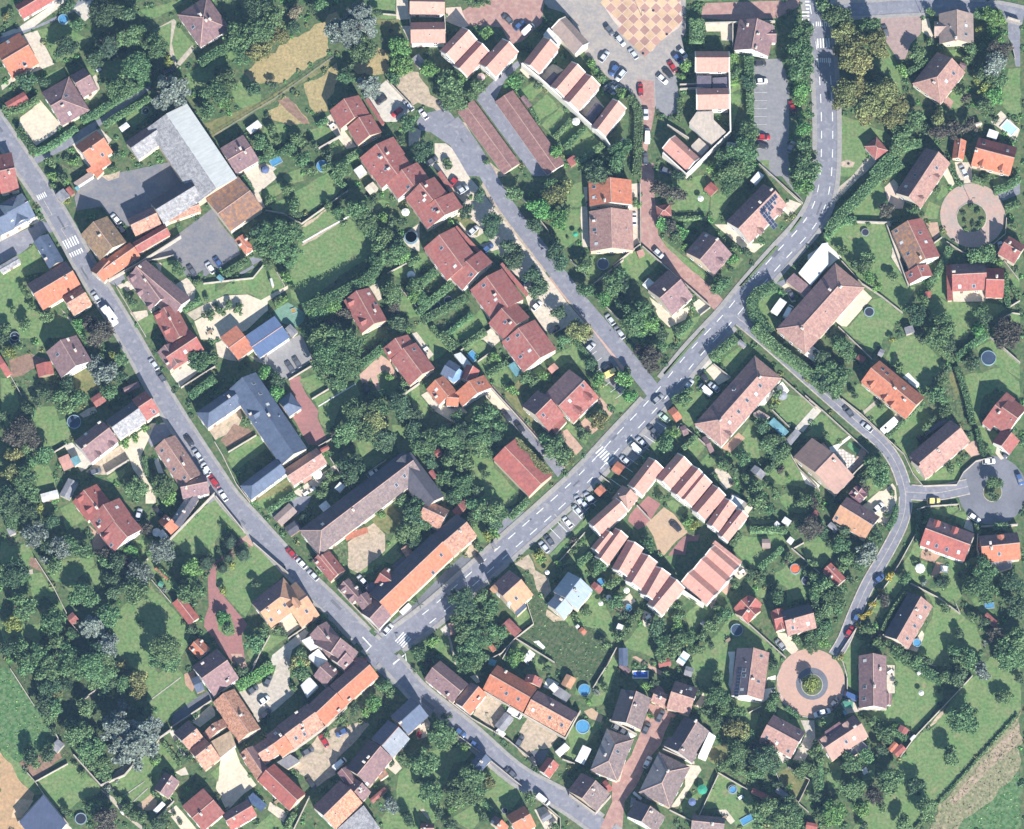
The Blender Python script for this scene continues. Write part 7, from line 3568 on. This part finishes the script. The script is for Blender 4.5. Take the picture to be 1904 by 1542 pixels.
# ------------------------------------------------------------------ walls, fences
for t, ox, oy, sc in items:
    if t[0] not in ('W','F'): continue
    if t[0] == 'W': hh = float(t[1]); P = pts_of(t[2:], ox, oy, sc)
    else: hh = 1.3; P = pts_of(t[1:], ox, oy, sc)
    P = [Vector(W2(p, hh)) for p in P]
    if len(P) < 2: continue
    big_ = hh >= 4; th = .42 if big_ else .24 if hh >= 2 else .15; c0 = (P[0]+P[-1])/2; Lw = sum((P[i+1]-P[i]).length for i in range(len(P)-1))
    root = thing('fence' if t[0] == 'F' else 'high_wall' if big_ else 'garden_wall', (c0.x,c0.y,0), 'fence' if t[0] == 'F' else 'wall', 'garden boundary walls' if t[0] == 'W' else None,
        auto=(('long ' if Lw > 25 else 'short ' if Lw < 9 else '')+('low wire fence' if t[0] == 'F' else 'high white wall' if big_ else 'pale garden wall' if hh > 1.6 else 'low pale wall'),), size=Lw)
    if t[0] == 'F':
        L_ = []
        for i in range(len(P)-1):
            d = P[i+1]-P[i]; n = max(1, int(d.length/2.5)); rot = math.atan2(d.y,d.x); m = (P[i]+P[i+1])/2-c0
            for z in (.5,1.1): L_.append(boxv(m.x,m.y,z,d.length,.05,z+.06,rot))
            for k in range(n+1): q = P[i]+d*k/n-c0; boxes('post', [boxv(q.x,q.y,0,.1,.1,1.3,rot)], wood, root)
        boxes('rail', L_, steel, root); continue
    V, F, V2, F2 = [], [], [], []
    for i in range(len(P)):
        for (VV, tt, z0, z1) in ((V, th, 0, hh-.08), (V2, th+.06, hh-.08, hh)):
            a, b = offs(P, tt/2, i)-c0, offs(P, -tt/2, i)-c0; VV += [(a.x,a.y,z0),(b.x,b.y,z0),(a.x,a.y,z1),(b.x,b.y,z1)]
    for FF in (F, F2):
        for i in range(len(P)-1): b = 4*i; FF += [(b,b+4,b+6,b+2),(b+1,b+3,b+7,b+5),(b+2,b+6,b+7,b+3),(b,b+1,b+5,b+4)]
        e = 4*(len(P)-1); FF += [(0,2,3,1),(e,e+1,e+3,e+2)]
    mk('wall_body', V, F, verge if big_ else wallpale, parent=root); mk('coping', V2, F2, verge if big_ else coping, parent=root)
# ------------------------------------------------------------------ sheds and canopies
for t, ox, oy, sc in items:
    if t[0] != 'S': continue
    P = pts_of(t[2:], ox, oy, sc); lab = ' '.join(w for w in t[2:] if ',' not in w)
    if len(P) < 3: continue
    if lab == 'x': lab = ''
    col = t[1]; hz = 2.3; ctr, u, v, L, Wd = rect(P, hz)
    if Wd < .8: Wd = .8
    open_ = any(k in lab for k in ('canopy','awning','veranda','pergola','parasol','tarp','shelter','conservatory'))
    kind = 'garden_canopy' if open_ else 'garden_shed'
    cw = dict(rd='red',wt='white',gy='grey',gn='green',tq='turquoise',cr='cream',br='brown',vp='violet',bs='slate blue',pk='pink',sp='glazed',gw='pale grey',gb='taupe',dk='dark',rs='russet',tn='tan',oc='ochre',pt='patched',**{'or':'orange'})[col]
    root = thing(kind, (ctr.x,ctr.y,0), 'canopy' if open_ else 'shed', 'garden sheds' if not open_ else 'garden canopies', label=lab if len(lab.split()) >= 4 else None, auto=(f'small {cw} roofed shed',), size=2)
    rot = math.atan2(u.y, u.x); W_ = Wd
    def Q(a, b, z): q = u*a+v*b; return (q.x, q.y, z)
    rise = 0.12 if open_ or col in ('wt','gw') else W_*.18
    T = [Q(-L/2,-W_/2,hz),Q(L/2,-W_/2,hz),Q(L/2,W_/2,hz),Q(-L/2,W_/2,hz),Q(-L/2,0,hz+rise),Q(L/2,0,hz+rise)]
    V = T+[(a,b,c-.08) for a,b,c in T]; F = [(0,1,5,4),(2,3,4,5),(10,11,7,6),(11,10,9,8),(0,6,7,1),(2,8,9,3),(1,7,11,5),(5,11,8,2),(4,10,6,0),(3,9,10,4)]
    if (Vector(T[1])-Vector(T[0])).cross(Vector(T[4])-Vector(T[0])).z < 0: F = [tuple(reversed(f)) for f in F]
    mk('roof', V, F, rmat(col), parent=root, uvs=[[(V[i][0],V[i][1]) for i in f] for f in F])
    if open_:
        for a in (-1,1):
            for b in (-1,1): q = Q(a*(L/2-.15), b*(W_/2-.15), 0); mk('post', boxv(q[0],q[1],0,.1,.1,hz,rot), BF, darkpost, parent=root)
    else:
        mk('wall', boxv(0,0,0,max(.4,L-.3),max(.4,W_-.3),hz-.02,rot), BF, wallpale if col in ('wt','cr','gy','gw') else wood, parent=root)
        q = Q(0, -(W_/2-.15)-.03, 0); mk('door', boxv(q[0],q[1],.05,.8,.06,1.9,rot), BF, doorm, parent=root)
# ------------------------------------------------------------------ cars, vans, caravans
def car_parts(kind):
    if kind == 'car': Ln, Wd, hb, hr, x0, x1, x2, x3 = 4.2, 1.76, .82, 1.46, -1.95, -1.35, .35, 1.05
    else: Ln, Wd, hb, hr, x0, x1, x2, x3 = 5.1, 1.95, 1.05, 2.15, -2.48, -2.35, 1.35, 2.0
    bm = bmesh.new()
    def ring(x, hw, z0, z1): return [bm.verts.new((x,-hw,z0)), bm.verts.new((x,-hw*.985,z1*.72+z0*.28)), bm.verts.new((x,-hw*.86,z1)), bm.verts.new((x,hw*.86,z1)), bm.verts.new((x,hw*.985,z1*.72+z0*.28)), bm.verts.new((x,hw,z0))]
    st = [(-Ln/2,.72,.38,hb*.8),(-Ln/2+.12,.9,.30,hb*.95),(-Ln*.36,1,.26,hb),(-.2,1,.26,hb),(x3-.05,1,.26,hb),(Ln*.33,.99,.26,hb*.93),(Ln/2-.22,.9,.28,hb*.80),(Ln/2,.66,.38,hb*.66)]
    rs_ = [ring(x, Wd/2*f, a, b) for x, f, a, b in st]
    for r1, r2 in zip(rs_, rs_[1:]):
        for i in range(5): bm.faces.new((r1[i],r2[i],r2[i+1],r1[i+1]))
        bm.faces.new((r1[5],r2[5],r2[0],r1[0]))
    bm.faces.new(rs_[0]); bm.faces.new(rs_[-1][::-1])
    # roof panel and pillars
    hw = Wd/2*.74; tz = hr
    ru = [bm.verts.new(p) for p in ((x1+.08,-hw,tz-.05),(x1+.08,hw,tz-.05),((x1+x2)/2,hw*1.02,tz),(x2-.05,hw*.97,tz-.06),(x2-.05,-hw*.97,tz-.06),((x1+x2)/2,-hw*1.02,tz))]
    bm.faces.new((ru[0],ru[5],ru[2],ru[1])); bm.faces.new((ru[5],ru[4],ru[3],ru[2]))
    bmesh.ops.recalc_face_normals(bm, faces=bm.faces)
    body = bpy.data.meshes.new('body'); bm.to_mesh(body); bm.free(); body.polygons.foreach_set('use_smooth', [True]*len(body.polygons))
    bw = Wd/2*.86; e = .015
    def g(V, F): me = bpy.data.meshes.new('glass'); me.from_pydata(V, [], F); me.materials.append(carglass); return me
    wind = g([(x3,-bw,hb+e),(x3,bw,hb+e),(x2-.05,hw*.97,tz-.07),(x2-.05,-hw*.97,tz-.07)], [(0,1,2,3)])
    rear = g([(x0,bw*.97,hb*.97+e),(x0,-bw*.97,hb*.97+e),(x1+.08,-hw,tz-.06),(x1+.08,hw,tz-.06)], [(0,1,2,3)])
    side = g([(x0,-bw,hb*.97),(x3,-bw,hb),(x2-.05,-hw*.97,tz-.07),(x1+.08,-hw,tz-.06)], [(0,1,2,3)])
    side2 = g([(x0,bw,hb*.97),(x3,bw,hb),(x2-.05,hw*.97,tz-.07),(x1+.08,hw,tz-.06)], [(3,2,1,0)])
    if kind == 'van':
        side = g([(x2-.75,-bw,hb),(x3,-bw,hb),(x2-.05,-hw*.97,tz-.12),(x2-.75,-hw*1.0,tz-.12)], [(0,1,2,3)]); side2 = g([(x2-.75,bw,hb),(x3,bw,hb),(x2-.05,hw*.97,tz-.12),(x2-.75,hw,tz-.12)], [(3,2,1,0)])
    V, F = cylv(0,0,-.1,.1,.31,n=12); V = [(x,z,y+.31) for x,y,z in V]; wh = bpy.data.meshes.new('wheel'); wh.from_pydata(V,[],F); wh.materials.append(tyre)
    lm = meshof(boxv(0,0,-.08,.10,.30,.08), BF, [chrome])
    cab = None
    if kind == 'van':
        V = [(x0,-bw,hb),(x2-.75,-bw,hb),(x2-.75,bw,hb),(x0,bw,hb),(x1+.06,-hw,tz-.05),(x2-.75,-hw,tz-.02),(x2-.75,hw,tz-.02),(x1+.06,hw,tz-.05)]; cab = bpy.data.meshes.new('cargo_side'); cab.from_pydata(V,[],BF)
    return dict(body=body, wind=wind, rear=rear, side=side, side2=side2, wheel=wh, lamp=lm, cab=cab, Ln=Ln, Wd=Wd, hb=hb)
CP = {'car': car_parts('car'), 'van': car_parts('van')}; BODY = {}
for ci, (t, ox, oy, sc) in enumerate(items):
    if t[0] != 'C': continue
    P = pts_of(t[2:], ox, oy, sc); tail = ' '.join(w for w in t[2:] if ',' not in w); kind = 'van' if tail in ('v','van') else 'caravan' if tail == 'caravan' else 'car'
    if len(P) < 2: continue
    a, b = Vector(W2(P[0],.7)), Vector(W2(P[1],.7)); c = (a+b)/2; d = b-a; rot = math.atan2(d.y,d.x); cn = CARC[t[1]][1]
    nearlab = (f'{cn} {kind}',)
    root = thing('parked_'+kind, (c.x,c.y,ZR*.0+.05), kind, 'parked cars' if kind == 'car' else 'parked '+kind+'s', rz=rot, auto=nearlab, size=4)
    if kind == 'caravan':
        Lc, Wc = max(4.2, min(7.0, d.length)), 2.2; body = boxes('body', [boxv(0,0,.55,Lc,Wc,2.5)], CARM['wht'], root)
        bv = body.modifiers.new('b','BEVEL'); bv.width = .22; bv.segments = 3
        for sx in (-1,1): mk('skylight', boxv(sx*Lc*.25,0,2.5,.7,.7,2.58), BF, panelm if sx < 0 else frame, parent=root)
        mk('window', boxv(0,-Wc/2-.01,1.3,1.4,.04,1.9), BF, carglass, parent=root); mk('tow_bar', boxv(Lc/2+.5,0,.45,1.2,.12,.55), BF, steel, parent=root)
        for s in (-1,1): w_ = link('wheel', CP['car']['wheel'], root); w_.location = (0,s*Wc/2*.9,0)
        mk('awning_roof', boxv(0,-Wc/2-.25,2.2,Lc*.7,.4,2.3), BF, frame, parent=root); continue
    cp = CP[kind]; key = (kind, t[1])
    if key not in BODY:
        me = cp['body'].copy(); me.materials.append(CARM[t[1]]); cb = None
        if cp['cab']: cb = cp['cab'].copy(); cb.materials.append(CARM[t[1]])
        BODY[key] = (me, cb)
    me, cb = BODY[key]; s_ = random.uniform(.93,1.05); root.scale = (s_, 1, random.uniform(.96,1.06))
    link('body', me, root)
    if cb: link('cargo_side', cb, root)
    for nm, k_ in (('windscreen','wind'),('rear_window','rear'),('side_window','side'),('side_window','side2')): link(nm, cp[k_], root)
    for x_ in (-cp['Ln']*.31, cp['Ln']*.31):
        for y_ in (-1,1): w_ = link('wheel', cp['wheel'], root); w_.location = (x_, y_*(cp['Wd']/2-.1), 0)
    for y_ in (-1,1): l_ = link('headlight', cp['lamp'], root); l_.location = (cp['Ln']/2-.12, y_*cp['Wd']*.30, cp['hb']*.62)
# ------------------------------------------------------------------ pools, trampolines, parasols, tables, lamps
for t, ox, oy, sc in items:
    k = t[0]
    if k == 'O':
        r = float(t[1])*sc*S; P = pts_of(t[2:], ox, oy, sc); tl = rest(t[2:]); z = 1.1; w = unp(*P[0], z); wm = wateror if 'or' in tl else waterd if 'dk' in tl else water
        root = thing('round_pool', (w.x,w.y,0), 'pool', 'round garden pools', auto=((('orange covered' if 'or' in tl else 'dark covered' if wm is waterd else 'blue') + ' round pool'),), size=r)
        V, F = cylv(0,0,0,z,r,n=28); mk('pool_wall', V, F[:1]+F[2:], liner, parent=root)
        V, F = [], []
        for i in range(28):
            a = 2*math.pi*i/28
            for rr in (r-.12, r+.10): V += [(rr*math.cos(a), rr*math.sin(a), z), (rr*math.cos(a), rr*math.sin(a), z+.07)]
        for i in range(28): b, c2 = 4*i, 4*((i+1)%28); F += [(b+1,b+3,c2+3,c2+1),(b+2,c2+2,c2+3,b+3),(b,b+1,c2+1,c2)]
        mk('rim', V, F, liner, parent=root); V, F = cylv(0,0,z-.3,z-.12,r-.1,n=28); mk('water', V, [F[1]], wm, parent=root)
        boxes('ladder', [boxv(r,-.25,0,.06,.06,z+.5),boxv(r,.25,0,.06,.06,z+.5),boxv(r,0,z+.2,.06,.5,z+.26)], steel, root)
    elif k == 'R' and len(pts_of(t[1:], ox, oy, sc)) >= 3:
        P = pts_of(t[1:], ox, oy, sc); tl = rest(t[1:]); ctr, u, v, L, Wd = rect(P, .2); rot = math.atan2(u.y,u.x)
        wm = waterc if not tl and L > 4.2 else waterbl if 'bl' in tl else wateryl if 'yl' in tl else verge if 'wt' in tl else water
        nmw = {'pale_pool_water':'pale turquoise','blue_pool_cover':'deep blue covered','ochre_pool_water':'ochre oval','verge_white':'white square','pool_water':'small blue'}[wm.name]
        root = thing('garden_pool', (ctr.x,ctr.y,0), 'pool', 'rectangular garden pools', rz=rot, auto=(nmw+' garden pool',), size=L)
        rm_ = .35 if L > 4 else .18
        boxes('pool_coping', [boxv(0,Wd/2,0.0,L+rm_,rm_,.42),boxv(0,-Wd/2,0.0,L+rm_,rm_,.42),boxv(L/2,0,0.0,rm_,Wd-rm_,.42),boxv(-L/2,0,0.0,rm_,Wd-rm_,.42)], verge if L > 4 else liner, root)
        mk('water', boxv(0,0,.05,L-rm_,Wd-rm_,.30), BF, wm, parent=root)
    elif k == 'M':
        P = pts_of(t[1:], ox, oy, sc); r = max(1.0, float(t[-1])*sc*S); w = unp(*P[0], .9)
        root = thing('trampoline', (w.x,w.y,0), 'trampoline', 'round garden trampolines', auto=('round black trampoline',), size=r)
        V, F = cylv(0,0,.86,.9,r*.84,n=24); mk('jumping_mat', V, F, black, parent=root)
        V, F = [], []
        for i in range(24):
            a = 2*math.pi*i/24
            for rr in (r*.86, r*1.02): V += [(rr*math.cos(a), rr*math.sin(a), .84), (rr*math.cos(a), rr*math.sin(a), .93)]
        for i in range(24): b, c2 = 4*i, 4*((i+1)%24); F += [(b+1,b+3,c2+3,c2+1),(b+2,c2+2,c2+3,b+3),(b,b+1,c2+1,c2)]
        mk('pad_ring', V, F, liner if r > 1.6 else steel, parent=root)
        for i in range(5): a = i*1.256; mk('leg', boxv(r*.95*math.cos(a),r*.95*math.sin(a),0,.08,.08,.86), BF, steel, parent=root)
    elif k == 'u':
        P = pts_of(t[1:2], ox, oy, sc); r = float(t[2])*sc*S; cc = t[3]; w = unp(*P[0], 2.3)
        root = thing('parasol', (w.x,w.y,0), 'parasol', 'garden parasols', auto=({'wt':'white','pk':'pink','bl':'dark blue','gn':'green','gr':'grey'}[cc]+' garden parasol',), size=r)
        V = [(r*math.cos(i*math.pi/4), r*math.sin(i*math.pi/4), 2.1) for i in range(8)]+[(0,0,2.55)]+[(r*math.cos(i*math.pi/4), r*math.sin(i*math.pi/4), 1.98) for i in range(8)]
        mk('canopy', V, [(i,(i+1)%8,8) for i in range(8)]+[(i+9,(i+1)%8+9,(i+1)%8,i) for i in range(8)], mat('parasol_'+cc, SHC[cc]), parent=root)
        cyl('pole', 0,0,0,2.5,.04, m=steel, parent=root, n=6); cyl('foot', 0,0,0,.1,.3, m=steel, parent=root, n=8)
    elif k == 't':
        P = pts_of(t[1:], ox, oy, sc); w = unp(*P[0], .7)
        root = thing('garden_table', (w.x,w.y,0), 'table', 'garden tables', auto=('small garden table',), size=1, rz=.6)
        mk('tabletop', boxv(0,0,.70,1.6,.95,.75), BF, [wood,frame][int(P[0][0])%2], parent=root)
        for a in (-1,1):
            for b in (-1,1): mk('leg', boxv(a*.7,b*.4,0,.07,.07,.70), BF, darkpost, parent=root)
        for a, b, rr in ((0,.85,0),(0,-.85,math.pi),(-1.2,0,math.pi/2),(1.2,0,-math.pi/2)):
            q = Matrix.Rotation(.6,2)@Vector((a,b)); ch = thing('garden_chair', (w.x+q.x,w.y+q.y,0), 'chair', 'garden chairs around the tables', rz=.6+rr, auto=('dark garden chair',), size=.5)
            mk('seat', boxv(0,0,.4,.45,.45,.46), BF, darkpost, parent=ch); mk('backrest', boxv(0,.22,.46,.45,.05,.9), BF, darkpost, parent=ch)
            for c_ in (-1,1):
                for d_ in (-1,1): mk('leg', boxv(c_*.19,d_*.19,0,.04,.04,.4), BF, darkpost, parent=ch)
    elif k == 'L':
        P = pts_of(t[1:], ox, oy, sc); w = unp(*P[0], 0)
        root = thing('street_lamp', (w.x,w.y,0), 'street lamp', 'street lamps', auto=('slender street lamp',), size=1)
        cyl('pole', 0,0,0,5.6,.10,.06, m=darkpost, parent=root, n=8); mk('lamp_head', boxv(.45,0,5.5,1.0,.3,5.65), BF, darkpost, parent=root)
# ------------------------------------------------------------------ labels
NAMED = [(o, o['label'], Vector(o.location).xy) for o in C.objects if o.parent is None and o.get('label') and o.get('category') not in ('shrubs','undergrowth','grass')]
REFS = [(p, l) for _, l, p in NAMED if len(l.split()) <= 9 and _.get('category') not in ('shed','canopy')] + [(p, l) for _, l, p in NAMED if len(l.split()) <= 8 and _.get('category') in ('shed','canopy')]
DIRS = ['east','northeast','north','northwest','west','southwest','south','southeast']
cand = {}
for o, auto, size, loc in LABELS:
    p = loc.xy; best = sorted(((p-q).length, i) for i, (q, l) in enumerate(REFS))[:1]
    d, i = best[0]; q, l = REFS[i]; v = p-q; dr = DIRS[int(round(math.degrees(math.atan2(v.y,v.x))/45)) % 8]
    base = (auto or ('thing',))[0]; cand.setdefault((base, dr, l), []).append((d, o))
for (base, dr, l), lst in cand.items():
    lst.sort(key=lambda x: x[0]); n = len(lst)
    for k, (d, o) in enumerate(lst):
        pre = [''] if n == 1 else ['nearer','farther'] if n == 2 else ['nearest','middle','farthest'] if n == 3 else ['nearest','second','third','fourth','fifth','sixth','seventh','eighth','ninth','tenth','eleventh','twelfth','thirteenth','fourteenth'][:n-1]+['farthest']
        if k == n-1 and n > 3: w = 'farthest'
        else: w = pre[min(k, len(pre)-1)]
        art = l
        lab = f"{w+' ' if w else ''}{base} {dr} of the {art}"
        if w: lab = lab
        ws = lab.split()
        if len(ws) > 16: lab = lab.replace(' of the ', ' of ', 1); ws = lab.split()
        if len(ws) > 16: lab = lab.replace('medium ', '').replace(' roofed shed', ' shed'); ws = lab.split()
        o['label'] = ' '.join(ws[:16])
# ------------------------------------------------------------------ the air between the village and the high viewpoint
hz = mk('haze', boxv(0,-60,-1.5,2100,2000,CAM.z+25), BF, [])
hm = bpy.data.materials.new('haze'); hm.use_nodes = True; N = hm.node_tree.nodes; N.remove(N['Principled BSDF']); pv = N.new('ShaderNodeVolumePrincipled')
pv.inputs['Color'].default_value = (.36,.57,1,1); pv.inputs['Density'].default_value = HAZE; pv.inputs['Anisotropy'].default_value = 0.0
hm.node_tree.links.new(pv.outputs[0], N['Material Output'].inputs['Volume']); hz.data.materials.append(hm); hz['kind'] = 'stuff'
